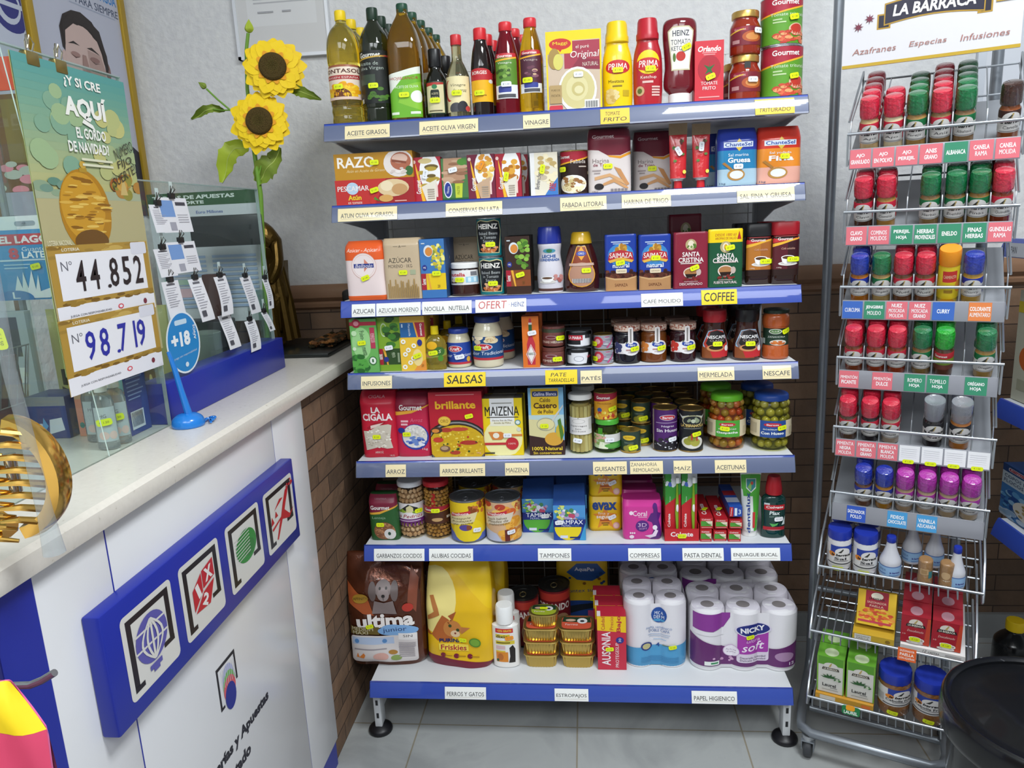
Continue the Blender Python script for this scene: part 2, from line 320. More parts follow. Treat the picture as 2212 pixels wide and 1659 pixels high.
for i in range(1, 8):
    z = ZS[i]; yb = -.0546 if i == 7 else 0.0; dp = .385
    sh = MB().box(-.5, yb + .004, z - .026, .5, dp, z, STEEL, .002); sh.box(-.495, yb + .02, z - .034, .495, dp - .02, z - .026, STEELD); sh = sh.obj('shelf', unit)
    rl = MB(); n = 12; sec = [arc(j / n)[:2] for j in range(n + 1)]
    top = [(yb + .004, z + .0012), (yb - .001, z + .0015)] + [(yb + a, z + e) for a, e in sec] + [(yb + .004, z - .0355)]
    blue = i in (3, 6, 7)
    for q in range(len(top) - 1):
        mt = RAILB if (blue or q < 3) else RAILG
        rl.add([(-.5, *top[q]), (.5, *top[q]), (.5, *top[q + 1]), (-.5, *top[q + 1])], [(0, 1, 2, 3)], mt)
    for sx in (-.5, .5): rl.add([(sx + (.001 if sx > 0 else -.001), *p) for p in top], [tuple(range(len(top)))], M('2b48a8', .3) if blue else STEELD)
    rl.obj('price_rail', sh)
    for sx in (-.488, .488):
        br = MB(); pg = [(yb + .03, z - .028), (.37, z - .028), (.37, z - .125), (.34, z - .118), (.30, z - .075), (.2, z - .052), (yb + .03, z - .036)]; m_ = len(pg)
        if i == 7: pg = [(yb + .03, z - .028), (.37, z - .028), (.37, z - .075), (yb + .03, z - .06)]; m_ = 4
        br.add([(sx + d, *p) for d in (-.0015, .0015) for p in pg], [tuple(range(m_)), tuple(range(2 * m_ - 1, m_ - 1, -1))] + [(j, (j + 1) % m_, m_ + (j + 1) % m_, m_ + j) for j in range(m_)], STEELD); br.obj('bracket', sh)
    for t, p0, p1, c in TAGS[i]:
        y_ = yb - .008; x0 = x_at(p0, y_, z - .018); x1 = x_at(p1, y_, z - .018); w = x1 - x0; hh = .027 if c in ('c', 'w') else .030
        bg = {'c': 'f0dfb0', 'w': 'f0f0ec', 'A': 'f3c83c', 'Y2': 'f2d21e'}[c]; ink = '5b5a5a' if c in ('c', 'w') else '2a2620'
        a = [R(0, .03, 1, .03 + hh / .035, bg)]
        if t == 'OFERT': a += [T('OFERT', .34, .47, .56, .46, 'c85a5a', sh=.1), T('\u00b7 HE\u00cdNZ', .81, .49, .3, .34, '4a5aa0', sh=.1)]
        elif isinstance(t, tuple): a += [T(t[0], .42, .6, .5 if c != 'c' else .8, .22, ink, sh=.15 if c != 'c' else 0), T(t[1], .5, .27, .8, .22, ink, sh=.15 if c != 'c' else 0)]
        elif c == 'Y2': a += [T(t, .5, .47, .86, .52, ink, sh=.12, b=.01)]
        else: a += [T(t, .5, .36, .9, .27, ink, b=.012), R(.06, .155, .94, .17, 'b0a08a')]
        tg = MB().art(a, rail_fm(x0, yb, z), w, .035, 0, .006, .0004, .5, .00005, coat=1 if c in 'cA' else 0)
        tag(tg.obj('price_tag', sh), {'c': 'cream paper tag', 'w': 'white paper tag', 'A': 'amber handwritten tag', 'Y2': 'yellow handwritten tag'}[c] + ' reading ' + (' '.join(t) if isinstance(t, tuple) else 'OFERT HE\u00cdNZ' if t == 'OFERT' else ' '.join(t.split())))
for sx in (-.494, .494):
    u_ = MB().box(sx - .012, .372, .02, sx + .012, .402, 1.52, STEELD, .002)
    for j in range(29): u_.box(sx - .003, .3712, .1 + j * .05, sx + .003, .3722, .125 + j * .05, M('2b2b2d'))
    u_.obj('upright', unit)
    lg = MB().box(sx - .009, -.040, .02, sx + .009, -.006, ZS[7] - .03, STEEL, .002)
    for j in range(2): lg.box(sx - .003, -.0408, .045 + j * .036, sx + .003, -.0402, .059 + j * .036, M('2b2b2d'))
    lg.box(sx - .004, -.006, .05, sx + .004, .38, ZS[7] - .035, STEEL); lg = lg.obj('leg', unit)
    MB().lathe(smooth_prof([(.028, 0), (.03, .004), (.028, .012), (.016, .02), (.008, .024), (.006, .034)]), M('k', .4), (sx, -.026, 0)).obj('foot_pad', lg)
gr = MB(); WIRE = M('d8d8d6', .4)
for j in range(16): gr.tube([(-.4725 + j * .063, .405, .12), (-.4725 + j * .063, .405, 1.62)], .0016, WIRE, 5)
for j in range(28): gr.tube([(-.49, .4025, .12 + j * .0556), (.49, .4025, .12 + j * .0556)], .0016, WIRE, 5)
gr.obj('back_grid', unit)
# ------------------------------------------------------------------ product builders
STK = {'y': 'e4f016', 'w': 'eef0f4', 'o': 'f59a1c'}
def sticker(root, fm, W, H, u, v, col='y', rot=0, du=0):
    w, h = .0195, .0105; ca, sa = math.cos(math.radians(rot)), math.sin(math.radians(rot))
    def f2(x, y, o): a, b = x - w / 2, y - h / 2; return fm(u * W + a * ca - b * sa, v * H + a * sa + b * ca, o)
    m = MB().art([RR(0, 0, 1, 1, STK[col], .3, h / w), T('\u20ac 1.50', .5, .5, .6, .34, '6d7430' if col == 'y' else '7a7a86', sh=.1)], f2, w, h, du, 0, .0042, .45, .0002)
    o = m.obj('price_sticker', root)
    tag(o, {'y': 'neon yellow price sticker', 'w': 'white price sticker', 'o': 'orange price sticker'}[col]); return o
def BX(name, label, cat, px, sh, d, side, art, st=(), grp=None, yf=None, z0=None, bev=.0006, rz=0, rough=.4, top=None, sart=(), w=None, h=None, dx=0, tart=()):
    """printed carton: body with its artwork, price stickers"""
    X, w_, h_, yf, z = fit(sh, *px, yf=yf, z0=z0); w = w or w_; h = h or h_
    m = MB().box(-w / 2, 0, 0, w / 2, d, h, M(side, rough), bev)
    fm = lambda x, y, o: (x - w / 2, -o, y)
    m.art(art, fm, w, h, rough=rough)
    if sart: m.art(sart, lambda x, y, o: (w / 2 + o, x, y), d, h, rough=rough); m.art(sart, lambda x, y, o: (-w / 2 - o, d - x, y), d, h, rough=rough)
    if top: m.art([R(0, 0, 1, 1, top)], lambda x, y, o: (x - w / 2, y, h + o), w, d, rough=rough)
    if tart: m.art(tart, lambda x, y, o: (x - w / 2, y, h + o), w, d, rough=rough)
    r = tag(m.obj(name, None, (X + dx, yf, z + .0006), rz), label, cat, grp)
    for s in st: sticker(r, fm, w, h, *s)
    return r
def cyl_fm(prof, R_, h, v0, v1, span, rot=0, fy=1, n=0):
    sp = math.radians(span)
    def f(x, y, o):
        th = math.radians(rot) + (x - .5) * sp; z = (v0 + (v1 - v0) * y); r = interp(prof, z) * R_ * sq(th + math.pi / 2, n) + o
        return (r * math.sin(th), -r * math.cos(th) * fy, z * h)
    return f
def LT(name, label, cat, px, sh, prof, mat, lid=None, lmat=None, lab=None, art=(), st=(), grp=None, yf=None, z0=None, fy=1, n=0, core=None, cmat=None, rot=0, seg=28, rough=.4, bname='bottle', lname='cap', balls=None, sm=3, w=None, h=None, rib=0, labo=.0004, rz=0, lrib=.012, xo=None):
    """turned bottle, jar or can; profiles as (radius, height) fractions; lab = (v0, v1, span in degrees)"""
    X, w_, h_, yf, z = fit(sh, *px, yf=yf, rnd=True, z0=z0); w = w or w_; h = h or h_; Rr = w / 2
    root = tag(empty(name, (X, yf + Rr * fy, z + .0006), rz), label, cat, grp)
    pf = smooth_prof(prof, sm) if sm else prof
    MB().lathe([(a * Rr, b * h) for a, b in pf], mat, seg=seg, fy=fy, n=n, rib=rib, nr=8).obj(bname, root)
    if core: MB().lathe([(a * Rr, b * h) for a, b in smooth_prof(core, sm or 1)], cmat, seg=seg, fy=fy, n=n).obj('contents', root)
    if balls: balls(root, Rr, h)
    if lid:
        lm = MB().lathe([(a * Rr, b * h) for a, b in lid], lmat, seg=36, rib=lrib, nr=18)
        lm.obj(lname, root)
    for L_ in (lab if isinstance(lab, list) else [(lab, art, rot, 'label')] if lab else []):
        (v0, v1, sp), a, ro, nm = L_
        fm = cyl_fm(pf, Rr, h, v0, v1, sp, ro, fy, n)
        MB().art(a, fm, 1, 1, .05 if sp > 60 else .1, .1, labo, rough, .00009).obj(nm, root)
    fs = cyl_fm(pf, Rr, h, 0, 1, 180, 0, fy, n)
    for u, v, *rest in st:
        kw = Rr * math.pi
        sticker(root, lambda x, y, o, kw=kw: fs(x / kw, y / h, o), kw, h, u, v, *rest, du=.004)
    return root
def BG(name, label, cat, px, sh, d, mat, art, wp, dp, st=(), grp=None, yf=None, z0=None, amp=.0012, p=4.5, rough=.35, rz=0, seed=1, seam=None, w=None, h=None, lean=0, bname='bag'):
    """soft bag: width and depth profiles over its height, wrinkled skin, print that follows the front"""
    X, w_, h_, yf, z = fit(sh, *px, yf=yf, z0=z0); w = w or w_; h = h or h_
    W_ = lambda v: interp([(a, b) for a, b in wp], v) * w / 2
    D_ = lambda v: interp([(a, b) for a, b in dp], v) * d / 2
    def wr(x, zz): return amp * (math.sin(52 * x + 1.3 * seed) * math.sin(41 * zz + seed) + .6 * math.sin(70 * zz + 38 * x + 2 * seed) + .4 * math.sin(96 * x - 64 * zz + seed))
    def fm(x, y, o):
        v = y / h; a = W_(v); q = max(-.985, min(.985, (x - w / 2) / max(a, 1e-4)))
        return (q * a, d / 2 - D_(v) * (1 - abs(q) ** p) ** (1 / p) - o + wr(q * a, y) + lean * v, y)
    rowsN, seg = 34, 72; vs = []
    for j in range(rowsN + 1):
        v = j / rowsN; a, b = W_(v), D_(v)
        for i in range(seg):
            t = 2 * math.pi * i / seg; c_, s_ = math.cos(t), math.sin(t)
            x = a * math.copysign(abs(c_) ** (2 / p), c_); y = b * math.copysign(abs(s_) ** (2 / p), s_)
            vs.append((x, d / 2 + y + wr(x, v * h) * (1 if s_ < 0 else -1) + lean * v, v * h))
    m = MB().add(vs, [(j * seg + i, j * seg + (i + 1) % seg, (j + 1) * seg + (i + 1) % seg, (j + 1) * seg + i) for j in range(rowsN) for i in range(seg)] + [tuple(range(seg - 1, -1, -1)), tuple(rowsN * seg + i for i in range(seg))], mat)
    m.art(art, fm, w, h, w / 30, h / 46, .0006 + amp * .5, rough, .00012)
    r = tag(m.obj(name, None, (X, yf, z + .0006), rz, 60), label, cat, grp)
    for s in st: sticker(r, fm, w, h, *s, du=.005)
    return r
# ------------------------------------------------------------------ groceries, top shelf
def GOUR(u, v, w, h, c='w', rot=0): return T('Gourmet', u, v, w, h, c, rot, .02)
def CUP(u, v, s, k=1.0, liq='5a3a22'):
    return [E(u, v - .55 * s * k, 1.25 * s, .3 * s * k, 'e8e4de'), E(u, v - .5 * s * k, 1.0 * s, .2 * s * k, 'cfc9c2'), E(u + .95 * s, v, .4 * s, .33 * s * k, 'f4f2ee'), E(u + .95 * s, v, .22 * s, .18 * s * k, 'b9a89a'),
            P('f7f5f1', u - .9 * s, v + .3 * s * k, u + .9 * s, v + .3 * s * k, u + .75 * s, v - .3 * s * k, u + .4 * s, v - .6 * s * k, u - .4 * s, v - .6 * s * k, u - .75 * s, v - .3 * s * k), E(u, v + .3 * s * k, .9 * s, .3 * s * k, 'ffffff'), E(u, v + .28 * s * k, .76 * s, .22 * s * k, liq)]
def SWOOSH(v0, v1, c, cy='f0b02c'):   # curved gold line between two colour fields
    a = []
    for i in range(8):
        t = i / 7; a.append((t, v0 + (v1 - v0) * t ** 1.6))
    b = [(u, v - .035) for u, v in reversed(a)]; return ('p', cy, a + b)
def ABOVE(v0, v1, c):
    a = [(i / 7, v0 + (v1 - v0) * (i / 7) ** 1.6) for i in range(8)]; return ('p', c, a + [(1, 1), (0, 1)])
G1 = 'oil and vinegar bottles on the top shelf'
PETB = [(.86, 0), (.97, .012), (1, .05), (.96, .09), (1, .13), (.96, .17), (1, .21), (1, .48), (.95, .515), (1, .55), (1, .66), (.93, .75), (.7, .83), (.36, .885), (.31, .91), (.31, .95)]
o1 = LT('oil_bottle', 'clear bottle of pale sunflower oil with yellow cap, front left corner of the top shelf', 'oil bottle', (713, 781, 25), 1, PETB, M('ecdc6a', .03, trans=.92),
   [(.33, .915), (.34, .92), (.34, .985), (.31, 1), (0, 1)], M('f2cf10', .4), (.22, .52, 165),
   [R(0, 0, 1, 1, 'ecd9c4'), R(0, .94, 1, 1, '9c5a3c'), T('FONTASOL', .5, .82, .92, .12, '5a2a22', b=.02), R(.06, .58, .94, .7, 'b03a3a'), T('ORIGEN ESPA\u00d1A', .5, .64, .8, .07, 'f0dcd0'), E(.5, .06, .36, .4, 'f2b81c'), D(.12, .0, .88, .5, 40, .07, .05, ['f2b81c', 'f7cf2a', 'eda312'], 3), E(.5, .1, .2, .22, '6b3418'), R(0, 0, 1, .08, 'e6c9b8')], [(.45, .33)], G1, yf=.02)
rows(o1, 2, .075, 'clear yellow-capped sunflower oil bottle at the left end')
o2 = LT('oil_bottle', 'dark olive oil bottle with black label and dark green cap on the top shelf', 'oil bottle', (782, 847, 19), 1, [(.9, 0), (1, .015), (1, .12), (.97, .14), (1, .16), (1, .62), (.96, .7), (.8, .78), (.45, .86), (.34, .89), (.34, .94)], M('1c2410', .08, trans=.25, coat=.4),
   [(.35, .895), (.36, .9), (.36, .985), (.33, 1), (0, 1)], M('14301f', .4), (.17, .62, 170),
   [R(0, 0, 1, 1, '191d1b'), GOUR(.44, .92, .5, .1), P('c9a03a', .0, .84, .6, .9, 1, .92, 1, .9, .6, .87, 0, .81), P('a8323a', .7, .9, 1, .92, 1, .86), T('Aceite de', .4, .76, .46, .07, 'aeb8ae'), T('oliva Virgen', .46, .66, .56, .08, 'aeb8ae'), R(.1, .36, .55, .55, '3c4a3a'), D(.3, .05, .85, .35, 14, .06, .03, ['4f7a2a', '3c5f22'], 5), R(.1, .02, .22, .1, 'c8c8c0')], [(.5, .32)], G1, yf=.02)
rows(o2, 2, .07, 'dark olive oil bottle with green cap')
o3 = LT('oil_bottle', 'tall squarish golden olive oil bottle with slanted green label on the top shelf', 'oil bottle', (845, 912, 10), 1, [(.93, 0), (1, .01), (1, .3), (1, .6), (.93, .7), (.72, .8), (.4, .89), (.33, .92), (.33, .95)], M('d0a41c', .03, trans=.9),
   [(.34, .925), (.36, .93), (.36, .988), (.33, 1), (0, 1)], M('1c4a34', .4), (.03, .46, 150),
   [P('6fb52c', .1, 0, .9, 0, .9, 1, .1, .84), P('e9ecdf', .1, .84, .9, 1, .9, .86, .5, .8, .2, .5, .1, .5), P('8cc63a', .35, .3, .9, .1, .9, .7, .5, .62), T('HOJIBLANCA', .5, .76, .6, .07, 'b0322e', sh=.2), T('ACEITE DE OLIVA', .55, .6, .5, .05, 'e8f0dc'), E(.78, .4, .14, .12, 'f2f4ec'), R(.2, .06, .36, .11, 'e8f2dc'), R(.62, .06, .82, .11, 'e8f2dc')], [(.5, .22)], G1, yf=.02, n=5)
rows(o3, 4, .0712, 'tall golden olive oil bottle with green cap', .004)
o4 = LT('oil_bottle', 'small black bottle with cream label and black cap between golden oil and clear vinegar', 'bottle', (920, 967, 108), 1, [(.94, 0), (1, .012), (1, .45), (.96, .54), (.7, .66), (.5, .72), (.48, .8)], M('0f120e', .07, coat=.5),
   [(.56, .75), (.58, .76), (.58, .985), (.54, 1), (0, 1)], M('17181a', .35), (.08, .54, 115), [R(0, 0, 1, 1, '1d3222'), R(.08, .04, .92, .96, 'd9cfa4'), P('b0342c', .08, .85, .92, .9, .92, .96, .08, .96), RR(.3, .42, .7, .74, '1e2a22', .3, .5), E(.5, .83, .12, .07, '2d7a4c'), T('ACEITE', .5, .62, .3, .06, 'd9cfa4'), T('OLIVA', .5, .5, .3, .06, 'd9cfa4'), R(.2, .08, .8, .12, '6d6448')], [(.5, .27)], G1, yf=.03)
rows(o4, 2, .075, 'small black-capped dark bottle', .008)
o5 = LT('vinegar_bottle', 'clear glass vinegar bottle with cream label and red cap on the top shelf', 'bottle', (965, 1015, 77), 1, [(.95, 0), (1, .012), (1, .45), (.95, .53), (.65, .64), (.46, .7), (.42, .78), (.42, .9)], M('d8d2a8', .03, trans=.92),
   [(.45, .88), (.46, .885), (.46, .99), (.43, 1), (0, 1)], M('cf3038', .35), (.08, .5, 150), [R(0, 0, 1, 1, 'eddfae'), E(.22, .6, .2, .3, 'c23a34'), E(.3, .62, .2, .29, 'eddfae'), T('Vinagre', .55, .74, .5, .1, '6d6448', sh=.2), T('de arroz', .6, .6, .46, .1, '6d6448', sh=.2), E(.45, .1, .22, .16, '4b4b50'), E(.68, .12, .18, .18, '2e2e34'), E(.86, .08, .1, .08, 'c84a44')], [(.5, .3)], G1, yf=.03)
o6 = LT('vinegar_bottle', 'black balsamic vinegar bottle with red and yellow label on the top shelf', 'bottle', (1019, 1064, 63), 1, [(.95, 0), (1, .01), (1, .5), (.97, .6), (.78, .76), (.6, .84), (.56, .9)], M('1b1110', .07, coat=.5),
   [(.6, .87), (.61, .88), (.61, .985), (.57, 1), (0, 1)], M('d4252e', .35), (.17, .55, 175), [R(0, 0, 1, .64, 'f0b419'), R(0, .64, 1, .86, 'bf2a30'), E(.45, .86, .42, .13, 'bf2a30'), T('BORGES', .45, .86, .5, .1, 'f4e6dc', b=.02), E(.85, .6, .1, .06, 'e9e2da'), T('M\u00f3dena', .46, .2, .4, .05, '5a3a1a')], [(.45, .27)], G1, yf=.03)
rows(o6, 2, .06, 'black red-capped vinegar bottle', .006)
CONIC = [(.94, 0), (1, .01), (1, .5), (.98, .6), (.72, .78), (.5, .88), (.47, .93)]
o7 = LT('vinegar_bottle', 'dark red wine vinegar bottle with green label and red cap on the top shelf', 'bottle', (1069, 1123, 50), 1, CONIC, M('8c1428', .04, trans=.5), [(.5, .905), (.52, .91), (.52, .985), (.47, 1), (0, 1)], M('d83038', .35), (.18, .66, 110),
   [R(0, .9, 1, 1, 'c23038'), GOUR(.45, .94, .7, .06), R(0, .3, 1, .9, '5d8a2e'), SWOOSH(.86, .92, 'y'), T('Vinagre', .45, .78, .6, .06, 'e6ecd8'), D(.1, .45, .9, .7, 12, .1, .04, ['39591f', '86ad4c'], 4), R(0, 0, 1, .3, 'e9e9ea'), RR(.15, .14, .7, .28, '3a4698', .3), R(.12, .02, .88, .1, '55555c')], [(.5, .33, 'w')], G1, yf=.03)
rows(o7, 2, .062, 'dark red vinegar bottle with red cap', .012)
o8 = LT('vinegar_bottle', 'golden vinegar bottle with brown label and red cap beside the yellow potato box', 'bottle', (1122, 1175, 41), 1, CONIC, M('e8b81c', .03, trans=.85), [(.5, .905), (.52, .91), (.52, .985), (.47, 1), (0, 1)], M('d4303a', .35), (.22, .66, 110),
   [R(0, .9, 1, 1, 'c23038'), GOUR(.45, .94, .7, .06), R(0, .22, 1, .9, '54283a'), SWOOSH(.84, .92, 'y'), T('Vinagre', .5, .76, .6, .06, 'cdb9b2'), D(.3, .3, .9, .6, 12, .1, .03, ['8a5a6a', 'cda'+'a8a', '6d3a4c'], 4), R(0, 0, 1, .22, 'e9e9ea'), RR(.2, .12, .8, .24, '3a4698', .3), R(.2, .02, .88, .1, '55555c')], [(.42, .35)], G1, yf=.03)
BX('potato_puree_box', 'yellow and beige instant mashed potato box with a bowl picture, middle of the top shelf', 'box', (1181, 1300, 66), 1, .035, 'f1d32a',
   [R(0, 0, 1, 1, 'f3d21c'), R(.03, .0, .97, .88, 'cfb9a2'), R(.33, .53, .97, .87, 'a83a4c'), P('8c2f42', .45, .53, .97, .5, .97, .62, .6, .66), R(.03, .72, .48, .97, 'f3d21c'), E(.26, .84, .2, .07, 'c8302e'), P('c8302e', .2, .8, .32, .8, .26, .74), T('Maggi', .26, .845, .26, .05, 'f5dc3a', b=.01), T('el pur\u00e9', .66, .79, .24, .055, 'f4e6dc'), T('Original', .7, .69, .52, .11, 'f7efe6', sh=.15), T('NATURAL', .8, .575, .28, .05, 'e8d6c8'), E(.15, .66, .11, .13, 'a98a4a'), E(.22, .62, .09, .1, 'd8cf6a'),
    E(.56, .26, .35, .29, 'e9e6e0'), E(.56, .27, .31, .25, 'd3c78c'), E(.55, .28, .2, .16, 'ddd39e'), E(.57, .27, .12, .09, 'c9bb7c'), E(.58, .26, .08, .05, 'e0d7a8'), R(.05, .1, .27, .33, 'b79a68'), T('PUR\u00c9 DE', .16, .27, .16, .03, '6d5a38'), T('PATATA', .16, .2, .16, .03, '6d5a38'), RR(.04, .01, .28, .075, 'cf3a48', .3, 1.3), R(.68, .02, .94, .13, 'e9e6e0')] + [R(.7 + .045 * i, .03, .735 + .045 * i, .11, '8c8c8a') for i in range(5)], [(.58, .45, 'w')], yf=.02)
SQZ = [(.62, 0), (.9, .01), (.98, .12), (1, .3), (.99, .5), (.92, .62), (.8, .7), (.74, .74), (.74, .79)]
SQL = [(.7, .76), (.76, .77), (.76, .83), (.7, .85), (.66, .97), (.6, 1), (0, 1)]
mu = LT('mustard_bottle', 'yellow mustard squeeze bottle with yellow cap in the middle of the top shelf', 'sauce bottle', (1301, 1366, 52), 1, SQZ, M('f0ce12', .3, coat=.4), SQL, M('efcb1a', .35), (.06, .64, 150),
   [E(.5, .72, .34, .14, 'c62a30'), T('PRIMA', .5, .73, .5, .12, 'f7efe6', b=.02, sh=.1), T('Mostaza', .45, .44, .4, .06, '5a4a12'), R(.36, .33, .6, .36, '8a7420'), E(.3, .14, .16, .16, 'dcc07a', a=.5), D(.15, .02, .5, .3, 12, .05, .03, ['c9a75a', 'e2cf96'], 3), R(.62, .14, .8, .26, 'c3a41c')], [(.5, .44)], 'squeeze sauce bottles on the top shelf', yf=.03, fy=.75, lname='cap')
rows(mu, 1, .08, 'yellow mustard squeeze bottle')
LT('ketchup_bottle', 'red ketchup squeeze bottle with yellow oval label and red cap on the top shelf', 'sauce bottle', (1367, 1430, 45), 1, SQZ, M('b3202c', .28, coat=.4), SQL, M('b82230', .35), (.06, .68, 150),
   [E(.5, .72, .33, .22, 'f0cf1c'), E(.5, .68, .36, .12, 'c62a30'), T('PRIMA', .5, .69, .52, .12, 'f7efe6', b=.02, sh=.1), T('Ketchup', .5, .44, .42, .07, 'f4e6dc'), R(.34, .34, .62, .38, 'e2bcb4'), E(.26, .2, .13, .09, 'c9a77a'), E(.26, .2, .07, .05, '5d6a2a')] + [R(.58, .1 + .05 * i, .82, .13 + .05 * i, 'e2bcb4') for i in range(4)], [(.54, .43)], 'squeeze sauce bottles on the top shelf', yf=.03, fy=.75)
LT('ketchup_bottle', 'dark red upside-down ketchup bottle standing on a white cap with a keystone label', 'sauce bottle', (1430, 1503, 46), 1, [(.62, .13), (.66, .15), (.9, .2), (.96, .26), (.93, .36), (.88, .45), (.92, .6), (.99, .76), (1, .88), (.94, .96), (.7, 1), (0, 1)], M('6f1a24', .12, coat=.5),
   [(0, 0), (.64, 0), (.66, .01), (.66, .13), (.6, .14)], M('f0f0ee', .35), (.4, .9, 95), [P('c9bf9a', .12, .0, .88, .0, 1, .9, .8, 1, .2, 1, 0, .9), P('eeebe0', .16, .02, .84, .02, .95, .88, .77, .97, .23, .97, .05, .88), T('HEINZ', .5, .84, .6, .13, '4a4a58', b=.02), T('TOMATO', .5, .64, .72, .12, '4a4a58'), T('KETCHUP', .5, .5, .72, .1, '4a4a58'), E(.25, .3, .06, .1, '5a7a3a'), E(.5, .32, .18, .11, 'c03a34')], [(.6, .66, 'y', 25)], 'squeeze sauce bottles on the top shelf', yf=.03, fy=.7)
BX('tomato_carton', 'slim red carton with a tomato drawing beside the upside-down ketchup bottle', 'carton', (1501, 1563, 88), 1, .05, 'c22c38',
   [R(0, 0, 1, 1, 'd03440'), T('Orlando', .5, .87, .8, .09, 'f7ece6', b=.03, sh=.25), R(.25, .8, .75, .815, 'e89a9a'), R(.3, .77, .7, .785, 'e89a9a'), E(.5, .55, .4, .22, 'b02434'), P('2d6a34', .5, .58, .3, .62, .44, .54, .34, .46, .5, .5, .64, .46, .56, .54, .7, .62, .52, .58, .5, .68), T('TOMATE', .5, .32, .58, .055, 'f4dcd8', b=.01), T('FRITO', .5, .24, .46, .055, 'f4dcd8', b=.01), R(.14, .085, .86, .105, 'e89a9a')], [(.54, .42, 'y', 20)], yf=.03, bev=.0015)
JAR = [(.82, 0), (.95, .015), (1, .08), (1, .55), (.97, .66), (.84, .76), (.8, .8), (.8, .86)]
JLID = [(.84, .84), (.88, .85), (.88, .97), (.84, 1), (0, 1)]
TOMJ = [R(0, 0, 1, 1, '7a2230'), R(0, .75, .5, 1, '94283a'), GOUR(.3, .86, .3, .12, 'd8b0a4'), E(.62, .45, .26, .3, 'b4552a'), E(.62, .45, .17, .2, 'd08a4a'), P('e6b83c', 0, .7, .4, .9, .4, .85, 0, .62), R(.1, .1, .3, .3, 'b98a8a')]
j1 = LT('tomato_sauce_jar', 'red sauce jar with gold lid, lower of the stacked pair on the top shelf', 'jar', (1574, 1642, 123), 1, JAR, M('8c2a14', .08, coat=.6), JLID, M('c9a45a', .3, .7), (.2, .62, 150), TOMJ, [(.6, .45, 'w')], 'sauce jars on the top shelf', yf=.03)
h1 = z_at(123, j1.location.x, j1.location.y) - ZS[1]
MB().add([(-.006, -.0305, .045), (.006, -.0305, .045), (.006, -.0285, .076), (-.006, -.0285, .076)], [(0, 1, 2, 3)], M('1c1a1a')).obj('tamper_seal', j1)
LT('tomato_sauce_jar', 'red sauce jar with gold lid, upper of the stacked pair on the top shelf', 'jar', (1576, 1642, 28), 1, JAR, M('8c2a14', .08, coat=.6), JLID, M('c9a45a', .3, .7), (.2, .62, 150), TOMJ, [(.72, .52, 'w')], 'sauce jars on the top shelf', yf=.03, z0=ZS[1] + h1)
rows(j1, 1, .085, 'red sauce jar with gold lid beneath the stacked pair', .0)
CAN = [(.97, 0), (1, .004), (1, .02), (.98, .028), (.98, .972), (1, .98), (1, .996), (.96, 1), (.94, .985), (0, .985)]
TOMC = [R(0, 0, 1, 1, '5e9a2c'), ABOVE(.62, .9, 'a8243a'), SWOOSH(.62, .9, 'y'), GOUR(.5, .88, .44, .11), T('Tomate triturado', .56, .62, .6, .07, 'd8e6c4'), R(.3, .5, .44, .53, 'b9d09a'), R(.3, .44, .5, .47, 'b9d09a'), D(.3, -.02, .95, .28, 60, .05, .03, ['c84a34', 'd86a44', 'b83a2c', 'e2a06a'], 2), E(.68, .3, .14, .13, 'd9b89a'), E(.68, .32, .11, .09, 'c23a2c')]
c1 = LT('tomato_can', 'green and red tomato can, lower of the pair ending the top shelf', 'can', (1642, 1732, 106), 1, CAN, M('s', .25, .9), None, None, (.03, .97, 180), TOMC, [(.62, .42, 'y', 10)], 'tomato cans on the top shelf', yf=.03, sm=0)
hc = z_at(106, c1.location.x, c1.location.y) - ZS[1]
LT('tomato_can', 'green and red tomato can, upper of the pair ending the top shelf', 'can', (1642, 1732, 0), 1, CAN, M('s', .25, .9), None, None, (.03, .97, 180), TOMC, [(.62, .55, 'y', 10)], 'tomato cans on the top shelf', yf=.03, z0=ZS[1] + hc, sm=0)
# ------------------------------------------------------------------ second shelf
Z2 = ZS[2]
pm = BX('tuna_pack', 'red triple pack of tinned tuna under the mustard-coloured pack, left end of the second shelf', 'tin pack', (726, 895, 387), 2, .085, 'c02c2c',
   [R(0, 0, 1, 1, 'c4302e'), P('a32226', .5, 0, 1, 0, 1, 1, .65, 1), E(.22, .66, .08, .24, 'b9d0e4'), T('PESCAMAR', .23, .66, .4, .2, 'f4ece8', b=.03), T('At\u00fan', .24, .3, .17, .2, 'f0cf2c', b=.03), T('en tomate', .24, .1, .18, .1, 'f4dcd0'), E(.74, .62, .2, .34, 'e2c79a'), E(.66, .7, .08, .2, 'efdcb8'), E(.82, .55, .1, .22, 'c99a66'), E(.64, .22, .09, .14, 'd8a45a'), E(.47, .15, .04, .14, 'c8322a'), P('4f8a2e', .5, .3, .56, .12, .48, .2), R(.75, .08, .9, .12, 'e8b0a4')], [(.5, .56, 'y', 15)], yf=.02)
hp = z_at(387, pm.location.x, pm.location.y) - Z2
BX('tuna_pack', 'mustard-coloured triple pack of tinned tuna lying on the red pack, second shelf', 'tin pack', (723, 892, 330), 2, .085, 'b07c1c',
   [R(0, 0, 1, 1, 'c08a1e'), T('RAZO', .28, .66, .48, .42, 'f7f0e6', b=.02), T('At\u00fan en Aceite de Girasol', .4, .33, .5, .11, 'e8d2a0', sh=.3), E(.82, .55, .19, .52, 'e6dcd6'), E(.85, .62, .13, .34, 'b0674c'), E(.84, .72, .1, .18, 'dcb9a8'), P('8a4a34', .74, .7, .92, .6, .92, .52, .74, .6), E(.95, .25, .05, .18, '3c6a34'), D(.7, .1, .9, .4, 8, .03, .05, ['efe6e0', 'd8c9c2'], 3)], [(.52, .62)], yf=.02, z0=Z2 + hp)
GB = 'preserved fish boxes on the second shelf'
